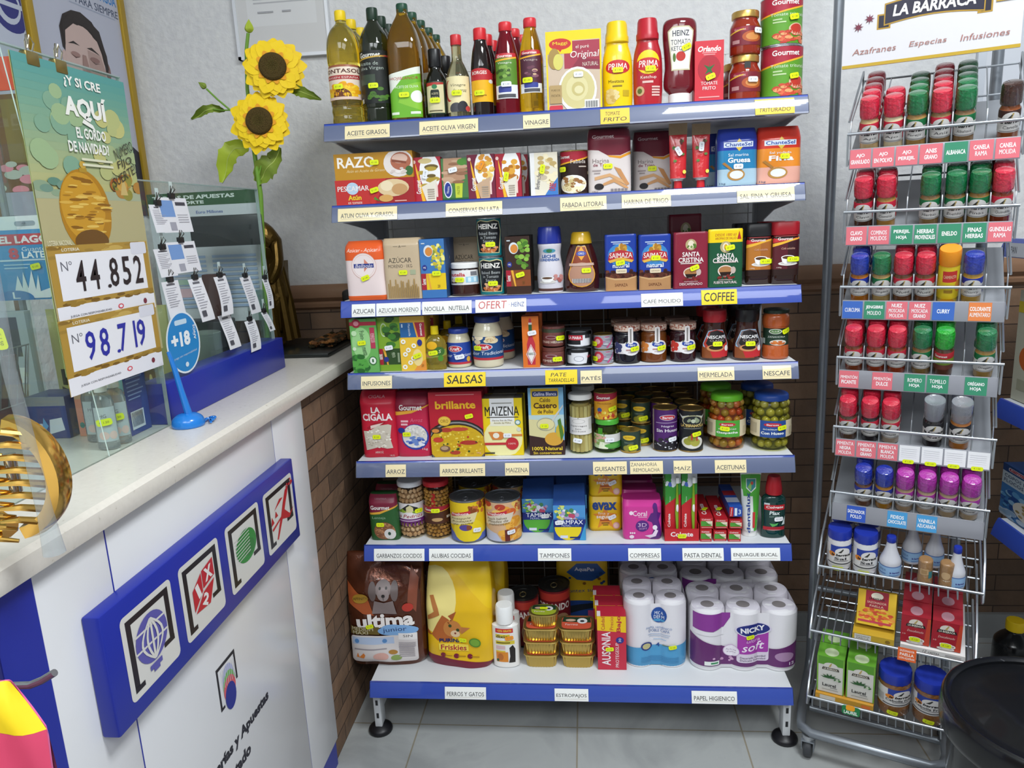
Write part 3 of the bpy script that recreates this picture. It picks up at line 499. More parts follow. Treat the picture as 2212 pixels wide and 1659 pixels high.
def gbox(col, pic, alt='e8e0d0'): return [R(0, 0, 1, 1, col), E(.62, .66, .36, .42, 'f2f0ee'), pic, P('f0b62c', .3, 0, .42, 0, .2, .7, .12, .9, .14, .7), P(alt, .45, 0, .78, 0, .84, .5, .3, .34), GOUR(.2, .34, .46, .12, 'w', 90), R(.8, .1, .86, .4, 'f0d0c8'), E(.09, .9, .06, .04, 'e8c9c0')] + [R(.5, .06 + .05 * i, .74, .085 + .05 * i, 'a89a8a') for i in range(5)]
BX('sardine_box', 'red box of tinned fish with sardines on a plate, left of the green box', 'box', (892, 954, 340), 2, .028, 'a82234', gbox('b02638', D(.3, .3, .9, .95, 9, .2, .05, ['b49a3a', '6d5a2c', 'd8c48a'], 4)), [(.46, .62, 'w', 75)], GB, yf=.03)
BX('tuna_fillet_box', 'green and beige box of fish fillets between a red and a maroon box', 'box', (955, 1011, 342), 2, .028, '3c6a3a',
   [R(0, 0, 1, 1, '4a7a44'), P('b98f70', .05, .35, .9, .5, .8, 1, .1, 1), D(.1, .4, .9, .95, 14, .2, .035, ['a87a5c', 'c9a486', '94684c'], 3), E(.8, .9, .18, .08, '4f8a34'), E(.22, .26, .16, .2, 'e9e9ee', a=.3), E(.22, .26, .13, .17, '2c3c90', a=.3), T('Nostra', .22, .26, .26, .06, 'w', 80), P('c3cf3c', .5, .05, .75, .05, .8, .4, .5, .4), T('FILETES', .62, .24, .3, .06, '5a6a1c', 90), R(0, 0, 1, .06, '1f5a35')], [(.45, .72, 'w', 10)], GB, yf=.03)
BX('mussel_box', 'maroon box of seafood with an orange price sticker on the second shelf', 'box', (1011, 1070, 334), 2, .028, '6d1f30', gbox('74203a', D(.3, .35, .95, .98, 26, .09, .05, ['e0b04a', 'd8963a', 'efcf7a'], 6), 'c9a88a'), [(.5, .75, 'o', 60)], GB, yf=.03)
mb = BX('mussel_box', 'red box with a plate of orange mussels, left of the cockle box', 'box', (1071, 1126, 332), 2, .028, 'a01f32', gbox('a82234', D(.28, .4, .9, .98, 14, .13, .06, ['d8932c', 'e2a63c', 'b8721c'], 8)), [(.42, .48, 'y', 80)], GB, yf=.03)
rows(mb, 1, .05, 'red mussel box with orange mussels', .012)
BX('cockle_box', 'white box of cockles with blue corner standing left of the dark bean can', 'box', (1146, 1205, 330), 2, .028, 'd9d2c4',
   [R(0, 0, 1, 1, 'e4dcc8'), R(0, 0, .16, 1, 'e8e6e4'), D(.2, .3, 1, 1, 30, .12, .05, ['d8c48c', 'efe3c0', 'bfa46a', 'c9b9a0'], 5), P('3f7ac0', .5, 0, 1, 0, 1, .42, .72, .2), T('Berberechos', .28, .36, .6, .1, '4a4a60', 80), T('ORBE', .8, .2, .28, .16, 'b83a44', 80, .02)], [(.45, .62, 'y', 80)], GB, yf=.03)
LT('bean_stew_can', 'dark brown can of bean stew with a white bowl picture on the second shelf', 'can', (1211, 1272, 327), 2, CAN, M('b99a5a', .25, .85), None, None, (.03, .97, 180), [R(0, 0, 1, 1, '2b1814'), ABOVE(.72, .92, 'a82234'), SWOOSH(.72, .92, 'y'), GOUR(.25, .88, .3, .08), T('Fabada', .6, .76, .36, .09, 'e0d6cc'), R(.6, .62, .8, .65, 'bfb0a4'), E(.45, .22, .35, .22, 'efeae0'), D(.16, .03, .74, .42, 34, .06, .04, ['e2d29a', 'efe3bc', '9a6a3a', 'd0bc84'], 5), R(.85, .45, .95, .52, 'e8d8b0')], [(.22, .58)], None, yf=.03, sm=0)
FL_W = [(.97, 0), (1, .03), (1, .85), (.97, .94), (.93, 1)]; FL_D = [(.9, 0), (1, .04), (1, .84), (.7, .95), (.35, 1)]
FLOUR = [R(.0, 0, 1, 1, 'ded3cf'), P('742434', 0, .68, .25, .66, .45, .58, .75, .57, 1, .64, 1, 1, 0, 1), P('e29a2c', .45, .58, .75, .56, 1, .63, 1, .59, .75, .52, .5, .55), GOUR(.36, .87, .5, .06, 'd9c4c4'), T('Harina', .3, .62 - .12, .38, .065, '8a7a78'), T('de Trigo', .32, .43, .4, .06, '8c3a4c', b=.01), R(.1, .34, .3, .36, 'a89a98'), R(.14, .3, .28, .32, 'a89a98'),
   P('d8a878', .15, .2, .5, .25, .9, .1, .95, .14, .5, .3, .15, .25), P('cf9a68', .3, .1, .6, .16, .9, .04, .93, .07, .6, .22, .35, .15), P('c88f5c', .6, .4, .75, .36, .95, .12, .88, .1, .7, .28), E(.25, .1, .11, .05, '2a2628'), T('1Kg', .16, .02, .12, .035, '7a5a5c')] + [R(.52 + .08 * i, .02, .58 + .08 * i, .06, '8c8488') for i in range(5)]
fl = BG('flour_bag', 'white paper flour bag with maroon top, front one of the two on the second shelf', 'flour bag', (1270, 1364, 276), 2, .07, M('dcd0cb', .6), FLOUR, FL_W, FL_D, [(.46, .41)], 'flour bags on the second shelf', yf=.03)
BG('flour_bag', 'white paper flour bag with maroon top, set back in shade beside the front bag', 'flour bag', (1369, 1455, 282), 2, .07, M('dcd0cb', .6), FLOUR, FL_W, FL_D, [(.46, .38)], 'flour bags on the second shelf', yf=.12)
for i, (a, b_, lb) in enumerate(((1448, 1486, 'left one, nearer the flour bags'), (1498, 1536, 'right one, nearer the blue salt'))):
    X, w, h, yf, z = fit(2, a, b_, 265, yf=.03)
    t = tag(empty('tomato_paste_tube', (X, yf + .02, z + .0006)), 'red tomato paste tube standing on its red cap, ' + lb, 'tube', 'tomato paste tubes on the second shelf')
    vs = []; sg = 20; n = 12
    for j in range(n + 1):
        v = j / n; zz = h * (.17 + .66 * v); aw = w / 2 * (.92 + .1 * v); bw = w / 2 * (.75 * (1 - v) ** .8 + .05)
        for k in range(sg): th = 2 * math.pi * k / sg; vs.append((aw * math.cos(th), bw * math.sin(th), zz))
    bm_ = MB().add(vs, [(j * sg + k, j * sg + (k + 1) % sg, (j + 1) * sg + (k + 1) % sg, (j + 1) * sg + k) for j in range(n) for k in range(sg)] + [tuple(range(sg - 1, -1, -1))], M('cc2a30', .2, coat=.6, bump=.5, bs=50))
    bm_.lathe([(w * .3, h * .13), (w * .3, h * .15), (w * .46, h * .17)], M('c9cbd0', .3, .7), seg=20)
    tf = lambda x, y, o, w=w, h=h: (x - w / 2, -(w / 2 * (.75 * max(0, 1 - y / (h * .66)) ** .8 + .05) if y < h * .66 else .001) * .9 - o - .0016, h * .17 + y)
    bm_.art([E(.25, .7, .1, .04, '4f7a2c'), E(.75, .55, .1, .03, '4f7a2c'), E(.3, .4, .1, .03, '4f7a2c'), E(.7, .85, .12, .03, '4f7a2c'), E(.82, .14, .1, .045, 'e0d04a'), R(.62, .78, .74, .9, '5a2a22')], tf, w, h * .66, 0, 0)
    bm_.obj('tube_body', t)
    MB().box(-w * .52, -.0025, h * .83, w * .52, .0025, h, M('8a7458', .5, bump=.4, bs=90)).obj('crimped_end', t)
    MB().lathe([(w * .24, 0), (w * .24, h * .01), (w * .21, h * .14), (0, h * .14)], M('c8242c', .35), seg=20, rib=.02, nr=10).obj('cap', t)
    sticker(t, tf, w, h * .66, .5, .62 if i == 0 else .72, 'w', -60 if i == 0 else 85)
SALT_W = [(.98, 0), (1, .05), (1, .8), (.97, .9), (.9, 1)]; SALT_D = [(.9, 0), (1, .05), (1, .78), (.65, .93), (.4, 1)]
def salt(c0, c1, c2, name, kind): return [R(0, 0, 1, 1, c0), R(0, .0, 1, .62, c1), R(0, 0, 1, .3, c2), P('d9b84a', .4, .7, .52, .82, .64, .7, .52, .6), R(.14, .67, .86, .76, 'dfe6f2'), T('ChanteSel', .5, .715, .66, .065, '2c4a9a', b=.02), T('Sal marina' if kind == 0 else 'Sal yodada', .5, .54, .5, .05, 'e2eef4'), T(name, .52, .45, .56, .09, 'f4f6f8', b=.03), E(.45, .2, .22, .1, 'b98a4a', a=-.7), E(.46, .2, .17, .07, 'e6eaee', a=-.7), P('a9783c', .1, .4, .16, .42, .36, .3, .32, .27), T('1kg', .12, .05, .14, .045, '4a5a7a')]
sb = BG('salt_bag', 'blue plastic bag of coarse sea salt near the right end of the second shelf', 'salt bag', (1551, 1638, 276), 2, .06, M('2b3f9c', .22, coat=.4), salt('2c3f9e', '2c7fae', 'a8c4d4', 'Gruesa', 0), SALT_W, SALT_D, [(.5, .34, 'w')], 'salt bags on the second shelf', yf=.03, amp=.0018, rough=.22)
rows(sb, 1, .085, 'blue bag of coarse salt', -.012)
BG('salt_bag', 'red and orange plastic bag of fine salt at the right end of the second shelf', 'salt bag', (1637, 1733, 272), 2, .06, M('cf4528', .22, coat=.4), salt('c8382a', 'e0892e', 'e2a896', 'Fina', 1), SALT_W, SALT_D, [(.6, .48)], 'salt bags on the second shelf', yf=.03, amp=.0018, seed=4, rough=.22)
# ------------------------------------------------------------------ third shelf: sugar, coffee
SG_W = [(.97, 0), (1, .04), (1, .84), (.96, .92), (.82, 1)]; SG_D = [(.92, 0), (1, .04), (1, .82), (.8, .92), (.55, 1)]
BG('sugar_bag', 'orange and white paper sugar bag at the left end of the third shelf', 'sugar bag', (744, 833, 521, 650), 3, .075, M('e0d4d2', .5), [R(0, 0, 1, 1, 'ecd9d6'), R(0, 0, 1, .08, 'e8642a'), P('e8602a', 0, .68, 1, .68, 1, 1, 0, 1), T('Az\u00facar - A\u00e7\u00facar', .48, .84, .76, .075, 'f4e6dc', sh=.25), E(.5, .58, .3, .22, 'd9a89c', 28), E(.5, .58, .29, .21, 'f0e2e0', 28), E(.5, .58, .26, .19, 'd9a89c', 28), E(.5, .58, .255, .185, 'efe0de', 28), P('d88a74', .5, .48, .64, .6, .52, .7), R(.26, .55, .74, .62, '2c3a86'), T('Bellsolo', .5, .585, .42, .06, 'e8e2ea', sh=.3)], SG_W, SG_D, [(.52, .38, 'y', 20)], 'sugar bags on the third shelf', seam=1)
BRS = [R(0, 0, 1, 1, 'c9b394'), T('AZ\u00daCAR', .45, .65, .6, .1, '3c3630'), T('MORENO \u00b7 1KG', .45, .545, .62, .055, '5a5048'), P('6d6152', .44, .85, .47, .89, .5, .85, .48, .85, .47, .87, .46, .85), R(.3, .865, .42, .872, '8a7d6a'), R(.52, .865, .64, .872, '8a7d6a'), R(.7, .4, .84, .48, 'a8b090')] + [R(.1 + i * .048, .02, .13 + i * .048, .26 + .07 * math.sin(i * 1.9), 'a98850') for i in range(17)]
BG('sugar_bag', 'tan kraft paper bag of brown sugar second from the left on the third shelf', 'sugar bag', (829, 912, 515, 648), 3, .07, M('cbb596', .65), BRS, [(1, 0), (1, .97), (.95, 1)], [(1, 0), (1, .9), (.7, 1)], [(.52, .44)], 'sugar bags on the third shelf', amp=.0008, p=7)
BG('sugar_bag', 'tan kraft bag of brown sugar standing in shade behind the chocolate spread jar', 'sugar bag', (975, 1040, 513), 3, .06, M('cbb596', .65), BRS, [(1, 0), (1, .97), (.95, 1)], [(1, 0), (1, .9), (.7, 1)], [], 'sugar bags on the third shelf', yf=.13, amp=.0008, p=7)
def teab(top, pic, low): return [R(0, 0, 1, 1, top), pic, R(0, .14, 1, .42, low), R(0, .14, .2, .42, 'a82234'), P('e8a83a', .2, .42, .3, .42, .4, .14, .34, .14), GOUR(.1, .28, .24, .07, 'w', 90), E(.16, .52, .1, .05, '2c3488'), T('ME', .16, .52, .1, .03, 'w'), E(.35, .8, .19, .1, 'd8e0e8', a=1.2), E(.37, .79, .15, .075, 'd88a3c', a=1.2), R(.08, .92, .22, .94, 'c9d4dc'), T('20', .7, .2, .1, .05, '6d5020')]
te = BX('tea_box', 'blue and yellow herbal tea box with yellow flowers, left of the chocolate spread jar', 'tea box', (910, 963, 517, 644), 3, .06, '3566a8', teab('3f78b8', D(.4, .45, .95, .95, 40, .07, .03, ['e8d84a', 'f2e88a', 'c9b83a', '8a9a3a'], 3), 'ecc81e'), [(.64, .42)], 'tea boxes on the third shelf', sart=[R(0, 0, 1, 1, '35598c')])
rows(te, 1, .064, 'blue and yellow herbal tea box')
NJ = [(.84, 0), (.96, .02), (1, .1), (1, .45), (.97, .6), (.95, .75), (.9, .82), (.9, .88)]
LT('chocolate_spread_jar', 'jar of chocolate hazelnut spread with white lid on the third shelf', 'jar', (976, 1037, 567, 640), 3, NJ, M('3a1c14', .1, coat=.5), [(.93, .83), (.97, .84), (.97, .97), (.92, 1), (0, 1)], M('f0efec', .35), (.34, .78, 150), [R(0, 0, 1, 1, 'e8e6e4'), T('nutella', .3, .7, .5, .26, 'c4343a', b=.03), P('5a3a2a', .05, .1, .3, .12, .34, .4, .1, .44), E(.2, .3, .1, .12, 'e2d2b8'), R(.56, .15, .95, .55, '9ccbe2'), R(.62, .2, .7, .5, 'd8ecf4'), R(.78, .2, .86, .5, 'd8ecf4'), R(.7, .62, .9, .9, '7a7a80')], [(.42, .5)], None, fy=.9, n=0)
HZ = [R(0, 0, 1, 1, '16757c'), P('d9cf9a', .14, .08, .86, .06, .98, .66, .9, .93, .72, .98, .5, .94, .28, .98, .1, .93, .02, .66), P('1c1e20', .17, .1, .83, .08, .94, .66, .87, .91, .72, .95, .5, .915, .28, .95, .13, .91, .06, .66), T('HEINZ', .5, .8, .66, .14, 'f0ece4', b=.03), T('Baked Beans', .5, .61, .62, .08, 'b9bdbd'), T('in Tomato', .5, .5, .5, .08, 'b9bdbd'), T('Sauce', .5, .4, .32, .08, 'b9bdbd'), D(.24, .1, .78, .32, 34, .05, .035, ['d8956a', 'c8743c', 'e8b48a', 'a8542a'], 5)]
b1 = LT('baked_beans_can', 'teal baked beans can, lower of the stacked pair on the third shelf', 'can', (1037, 1090, 555, 639), 3, CAN, M('s', .25, .9), None, None, (.03, .97, 150), HZ, [(.55, .32)], 'baked beans cans', sm=0)
hb = z_at(555, b1.location.x, b1.location.y - .0) - ZS[3]
dup(b1, b1.location + Vector((-.002, .004, hb + .001)), 'teal baked beans can, upper of the stacked pair on the third shelf')
te2 = BX('tea_box', 'dark brown tea box with green leaves standing right of the teal cans', 'tea box', (1093, 1146, 511, 636), 3, .06, '2c1a14', teab('38231a', D(.45, .45, .95, .98, 26, .1, .035, ['6d9a34', '8fbf4a', '4a7a26'], 9), '8a4a24'), [(.58, .34, 'y', 15)], 'tea boxes on the third shelf')
rows(te2, 1, .064, 'dark brown tea box with green leaves')
LT('condensed_milk_bottle', 'white squeeze bottle of condensed milk with a blue cap on the third shelf', 'bottle', (1160, 1217, 490, 634), 3, [(.9, 0), (.94, .015), (.97, .12), (1, .2), (.98, .35), (.86, .5), (.82, .6), (.9, .72), (.86, .75)], M('d8d4dc', .25, coat=.5), [(.9, .745), (.92, .75), (.86, .96), (.78, 1), (0, 1)], M('1f2f8e', .25, coat=.3), (.03, .7, 150),
   [R(0, 0, 1, .06, '5a3a34'), E(.5, .91, .22, .05, '4f9ab0'), E(.5, .91, .1, .04, '3c7a4c'), T('LECHE', .48, .79, .5, .07, '2a5aa0', b=.03), T('CONDENSADA', .5, .71, .74, .06, '2a5aa0', b=.03)] + CUP(.42, .27, .2, .55) + [D(.6, .2, .9, .38, 12, .06, .03, ['b0605a', 'c98a84'], 3)], [], None)
HON = [(.8, 0), (.95, .015), (1, .12), (1, .3), (.92, .5), (.76, .68), (.6, .8), (.56, .84)]
LT('honey_bottle', 'amber honey squeeze bottle with gold cap and orange label on the third shelf', 'bottle', (1219, 1294, 501, 631), 3, HON, M('4a1c10', .07, trans=.3, coat=.6), [(.6, .8), (.62, .81), (.54, .97), (.46, 1), (0, 1)], M('c8a01c', .25, coat=.5), (.08, .8, 110),
   [E(.5, .3, .44, .3, 'e8a83a'), P('e8a83a', .1, .4, .3, .95, .7, .95, .9, .4), P('8a3a1c', .14, .4, .33, .93, .67, .93, .86, .4), E(.5, .3, .4, .28, 'b98a72'), P('e8a02c', .34, .78, .5, .95, .66, .78, .5, .62), E(.5, .78, .18, .06, '3c4aa0'), T('ORO', .5, .78, .2, .05, 'w'), R(.22, .1, .78, .2, 'd8d2d0')] + [R(.25 + .045 * i, .1, .27 + .045 * i, .2, '4a4448') for i in range(12)] + [R(.1, .5, .9, .56, 'c9a898')], [(.58, .36)], None, fy=.7, xo=None)
def coffee(i): return [R(0, 0, 1, 1, '24409e'), E(.5, .64, .4, .2, '3f86c4'), E(.5, .64, .28, .14, '6fb0d8'), R(.2, .86, .8, .88, 'b9cbe4'), R(.26, .83, .74, .845, 'b9cbe4'), D(.34, .66, .66, .82, 16, .06, .04, ['c99a3c', 'b07a2c', 'e0b85a'], 3), P('b8323a', .1, .54, .9, .54, .86, .68, .5, .73, .14, .68), P('e2b04a', .1, .54, .16, .5, .5, .55, .84, .5, .9, .54, .5, .6), T('SAIMAZA', .5, .63, .7, .09, 'f4ece4', b=.02), T('natural', .5, .45, .52, .08, 'e8eef8', b=.02), R(0, .2, 1, .32, '5a3024'), D(0, .2, 1, .36, 50, .05, .025, ['4a241a', '6d3a2a', '3a1a14'], 4, False), RR(.34, .31, .68, .39, 'e8d8b8', .3), T('CAF\u00c9 MOLIDO', .51, .35, .26, .03, '6d4a2c'), P('b98a5c', 0, 0, 1, 0, 1, .26, .7, .22, .3, .22, 0, .26), P('d0a878', 0, .26, .3, .22, .7, .22, 1, .26, 1, .24, .7, .19, .3, .19, 0, .24), T('SAIMAZA', .5, .1, .4, .055, '6d3a24', b=.02)]
VAC = [(1, 0), (1, .985), (.96, 1)]
for i, (a, b_, lb) in enumerate(((1307, 1376, 'left of the two'), (1380, 1450, 'right of the two'))):
    BG('coffee_pack', 'blue brick pack of ground coffee with a tan sack band, ' + lb, 'coffee', (a, b_, 507, 628 - i), 3, .055, M('24409e', .25), coffee(i), VAC, VAC, [(.48, .5, 'y', 10) if i == 0 else (.52, .58)], 'coffee packs on the third shelf', amp=.0007, p=10, seed=3 + i, rough=.28)
def coff2(c, top=None): return [R(0, 0, 1, 1, c)] + ([R(0, .77, 1, 1, 'f0cf1a'), T('DESDE 1880 60', .5, .9, .6, .045, 'b0342c', sh=.1), T('AROMAS DE SALUD', .5, .84, .6, .04, 'a83a2c'), P('b0342c', .82, .82, .88, .96, .94, .82)] if top else []) + [E(.5, .78 if not top else .69, .16, .1, 'b9a87a'), E(.5, .78 if not top else .69, .09, .075, 'e8dcc4'), D(.36, .7, .64, .8, 10, .03, .02, ['7a9a4a', '5a7a34'], 3) if not top else E(.5, .69, .05, .05, 'd8a82c'), T('SANTA', .5, .61 if not top else .54, .5, .085, 'f0e8e4', b=.02), T('CRISTINA', .5, .51 if not top else .46, .72, .085, 'f0e8e4', b=.02), R(.2, .44 - .02 * bool(top), .8, .46 - .02 * bool(top), 'd8c4c0'), E(.5, .28, .22, .1, 'e2d2c8'), E(.5, .29, .19, .07, 'b07a4a'), P('2a1a14', .33, .26, .67, .26, .62, .19, .38, .19), E(.72, .29, .07, .06, 'c9b4aa'), D(.2, .15, .8, .21, 10, .04, .02, ['7a2a24', '9a3a30'], 5), T('DESCAFEINADO' if not top else 'FUERTE NATURAL', .5, .08, .66, .045, 'e8d8d4', b=.01), R(.3, .12, .7, .13, 'c9a8a8')]
BG('coffee_pack', 'maroon brick pack of decaffeinated ground coffee in the front row of the third shelf', 'coffee', (1455, 1530, 502, 624), 3, .055, M('8a2438', .25), coff2('8a2639'), VAC, VAC, [(.6, .37, 'y', 20)], 'coffee packs on the third shelf', amp=.0009, p=10, seed=7, rough=.28)
Xs = fit(3, 1446, 1516, 463, yf=.16)
BG('coffee_pack', 'maroon coffee pack rising behind the front maroon pack on the third shelf', 'coffee', (1446, 1516, 463), 3, .055, M('8a2438', .25), coff2('8a2639'), VAC, VAC, [], 'coffee packs on the third shelf', yf=.16, amp=.0009, p=10, seed=8, rough=.28)
BG('coffee_pack', 'green brick pack of ground coffee with a yellow top band on the third shelf', 'coffee', (1529, 1605, 495, 620), 3, .055, M('1e5236', .25), coff2('1f5538', 1), VAC, VAC, [(.62, .68, 'y', 10)], 'coffee packs on the third shelf', amp=.0008, p=10, seed=9, rough=.28)
def cafe(c0, c1): return [R(0, 0, 1, .16, '2c1814'), R(0, .16, 1, 1, c0), P('c22a30', 0, .82, 0, 1, 1, 1, 1, .93), P('f0b83a', 0, .72, 0, .8, 1, .95, 1, .92), P(c1, .55, .16, 1, .16, 1, .9, .55, .82), GOUR(.45, .92, .56, .07)] + CUP(.55, .4, .28, .65) + [T('100g', .24, .2, .16, .04, 'e0d4c8'), T('Caf\u00e9 soluble', .55, .68, .5, .05, 'd8a894', sh=.2)]
CJ = [(.92, 0), (1, .02), (1, .74), (.94, .77), (.88, .8)]
for lb, px, cap, c0, c1, sg in (('black-lidded square jar of instant coffee with an orange label', (1606, 1662, 483, 615), '2a292b', 'b8742a', 'a8642a', (.62, .38)), ('red-lidded square jar of instant coffee at the right end of the third shelf', (1662, 1720, 479, 614), 'a81f2a', '5a1c26', '3a161c', (.62, .4))):
    jr = LT('instant_coffee_jar', lb, 'jar', px, 3, CJ, M('2a1712', .08, coat=.6), None, None, (.14, .78, 100), cafe(c0, c1), [sg], 'instant coffee jars on the third shelf', n=6, seg=36)
    X, w, h, yf, z = fit(3, *px, rnd=True); MB().lathe([(w * .5, h * .79), (w * .51, h * .8), (w * .51, h * .98), (w * .48, h), (0, h)], M(cap, .35), seg=36, n=6).obj('lid', jr)
    rows(jr, 1, .09, lb.split(' of ')[0] + ' of instant coffee', -.006)
# ------------------------------------------------------------------ fourth shelf: teas, sauces, jams
TB = 'tea boxes on the fourth shelf'
BX('tea_box', 'light green pennyroyal mint tea box at the left end of the fourth shelf', 'tea box', (760, 817, 690, 806), 4, .07, '4f9a4a', [R(0, 0, 1, 1, '6db35c'), E(.4, .55, .36, .3, '9cd08a'), R(0, .88, 1, .95, 'a82a3c'), E(.25, .92, .17, .08, 'a82a3c'), E(.25, .92, .1, .045, 'd88a94'), T('Poleo-', .45, .7, .34, .09, '3c5a3c', -80, 0, .1), T('menta', .5, .4, .3, .08, '3c5a3c', -80, 0, .1), R(.74, .45, .92, .84, 'b83a54'), T('POMPADOUR', .83, .645, .34, .08, 'e8c9cc', -85), E(.78, .22, .15, .08, '2d6a34'), E(.78, .22, .12, .065, 'e2ecdc'), T('1', .78, .22, .06, .06, '2d6a34'), D(0, -.05, .6, .3, 26, .16, .05, ['3c8a34', '57a544', '2c6a2a'], 4), E(.12, .45, .07, .035, 'd0e8c4'), E(.15, .74, .1, .05, 'c0e0b0')], [(.42, .56, 'y', 5)], TB)
BX('tea_box', 'olive green mint tea box second from the left on the fourth shelf', 'tea box', (814, 868, 686, 802), 4, .07, '6d8f24', [R(0, 0, 1, 1, '7fa52c'), R(0, .12, 1, .42, '2f4a22'), R(0, .12, .24, .42, 'a82234'), P('e8a83a', .24, .42, .34, .42, .44, .12, .38, .12), GOUR(.12, .27, .22, .09, 'w', 90), E(.36, .22, .1, .05, '2c3488'), E(.34, .77, .13, .13, 'b9cfa0', a=1.3), E(.34, .77, .1, .1, '7fa52c', a=1.3), D(.4, .45, .95, .98, 18, .14, .045, ['2d5a24', '3f7a2c', '24481c'], 4), T('MENTA', .66, .3, .2, .06, 'c9d8b4', -85), R(.82, .16, .9, .34, '8a9a7a')], [(.5, .44, 'w', 8)], TB)
cm = BX('tea_box', 'yellow chamomile tea box with white daisies, lower of a stacked pair on the fourth shelf', 'tea box', (866, 920, 731, 801), 4, .07, 'e0b030', [R(0, 0, 1, 1, 'edc13a'), P('e8953c', .5, 0, 1, 0, 1, .35, .7, .2), E(.68, .4, .2, .26, 'f0d890')] + sum([[E(.15 + .18 * (i % 3) + .05 * (i % 2), .12 + .13 * i, .1, .075, 'f4f4ec', 9), E(.15 + .18 * (i % 3) + .05 * (i % 2), .12 + .13 * i, .04, .03, 'e0b02c', 8)] for i in range(7)], []) + [E(.8, .86, .1, .1, '2c3488'), T('20', .86, .16, .1, .08, '8a5a1c')], [(.68, .46, 'y', 20)], TB)
hq = z_at(731, cm.location.x, cm.location.y) - ZS[4]
cu = BX('tea_box', 'yellow chamomile tea box with blue panel, upper of a stacked pair on the fourth shelf', 'tea box', (864, 917, 684), 4, .07, 'd8a83a', [R(0, 0, 1, 1, 'e0b040'), R(0, .04, 1, .72, '28629c'), P('a82a3c', .72, .04, 1, .04, 1, .72, .6, .72), P('e8a83a', .72, .04, .6, .72, .54, .72, .66, .04), GOUR(.86, .38, .5, .11, 'w', -88), T('Manzanilla', .38, .38, .5, .1, 'd8e4ee', -88), R(.06, .5, .12, .66, 'b9cce0'), R(0, .04, .52, .04, '28629c')], [], TB, yf=cm.location.y, z0=ZS[4] + hq)
rows(cm, 1, .075, 'lower yellow chamomile tea box', .006); dup(cu, cu.location + Vector((.006, .075, 0)), 'upper yellow chamomile tea box, second from the front of its row')
le = LT('lemon_juice_bottle', 'squat clear bottle of lemon juice with yellow cap on the fourth shelf', 'bottle', (920, 967, 703, 800), 4, [(.84, 0), (.92, .02), (.86, .12), (1, .2), (1, .5), (.9, .65), (.6, .76), (.36, .8), (.36, .84)], M('e0cc50', .04, trans=.8), [(.36, .81), (.37, .82), (.34, .99), (.3, 1), (0, 1)], M('f0d418', .35), (.2, .66, 150), [E(.4, .8, .2, .2, 'e8b01c'), P('8a9a3c', 0, .1, 1, .3, 1, .6, 0, .5), E(.68, .5, .2, .22, '3c6a2c'), T('S', .68, .5, .1, .16, 'e8e8c0', sh=.2), E(.7, .15, .1, .16, '4f8a2c'), R(0, .42, .5, .5, '8a5a3c'), R(0, .2, .4, .36, 'b98a5a')], [(.46, .4, 'y', 10)], 'lemon juice bottles', fy=.6)
rows(le, 2, .085, 'squat yellow-capped lemon juice bottle', .014)
MAY = [(.82, 0), (.94, .02), (1, .1), (1, .55), (.96, .68), (.84, .8), (.76, .86), (.76, .92)]; MLID = [(.8, .88), (.84, .89), (.84, .98), (.8, 1), (0, 1)]
def mayo(big): return [R(0, 0, 1, 1, '27449c' if not big else '1f4a80'), R(.04, 0, .96, .1, 'c23440'), E(.42, .72 if not big else .56, .22, .15, 'd8dce6'), E(.42, .72 if not big else .56, .2, .13, 'c2303c'), T('Kraft', .42, .72 if not big else .56, .28, .15, 'f4f0f0', b=.02, sh=.1), T('Sabor Tradicional', .5, .42 if not big else .3, .9, .15, 'e6ecf4', 3, 0, .2), E(.82, .22, .07, .12, 'e2b03a') if not big else D(.1, .75, .9, .98, 9, .1, .1, ['e0cfa8', 'c9a878', 'efe0c0'], 4)]
LT('mayonnaise_jar', 'small mayonnaise jar with blue lid and blue label on the fourth shelf', 'jar', (967, 1018, 709, 796), 4, MAY, M('dcd2b4', .12, coat=.6), MLID, M('27409a', .3), (.1, .66, 170), mayo(0), [(.55, .3, 'w', 8)], 'mayonnaise jars')
bm2 = LT('mayonnaise_jar', 'big mayonnaise jar with dark blue lid and cloud of eggs on its label', 'jar', (1022, 1087, 682, 796), 4, MAY, M('dcd2b4', .12, coat=.6), MLID, M('1f3270', .3), (.16, .62, 170), mayo(1), [(.32, .4)], 'mayonnaise jars')
rows(bm2, 1, .09, 'big mayonnaise jar with dark blue lid', .018)
tb = BX('hot_sauce_box', 'slim orange hot sauce carton with a red bottle picture on the fourth shelf', 'carton', (1129, 1165, 684, 794), 4, .034, 'c8542a', [R(0, 0, 1, 1, 'e0742a'), P('c03040', .28, .05, .74, .05, .76, .46, .6, .62, .6, .72, .4, .72, .4, .62, .26, .46), R(.4, .72, .6, .84, '2d5a34'), R(.4, .84, .6, .88, 'e2dcd8'), P('c0303c', .42, .88, .58, .88, .56, .96, .44, .96), P('e8d8d8', .5, .06, .8, .26, .5, .46, .2, .26), P('c84a50', .5, .08, .76, .26, .5, .44, .24, .26), P('ece6e2', .5, .1, .72, .26, .5, .42, .28, .26), T('TABASCO', .5, .27, .46, .05, '3c5a44', b=.02)], [(.6, .68, 'w', 10)], 'hot sauce cartons')
rows(tb, 1, .05, 'slim orange hot sauce carton', .005)
PT = [(.86, 0), (.95, .03), (1, .14), (1, .7), (.95, .76), (.97, .8), (.97, .97), (.9, 1), (0, 1)]
def pate(t, c): return [R(0, 0, 1, 1, c), E(.42, .76, .2, .18, 'a8888a'), E(.42, .76, .15, .12, '6d3038'), T(t, .46, .26, .74, .26, 'd9c9b8', b=.02)]
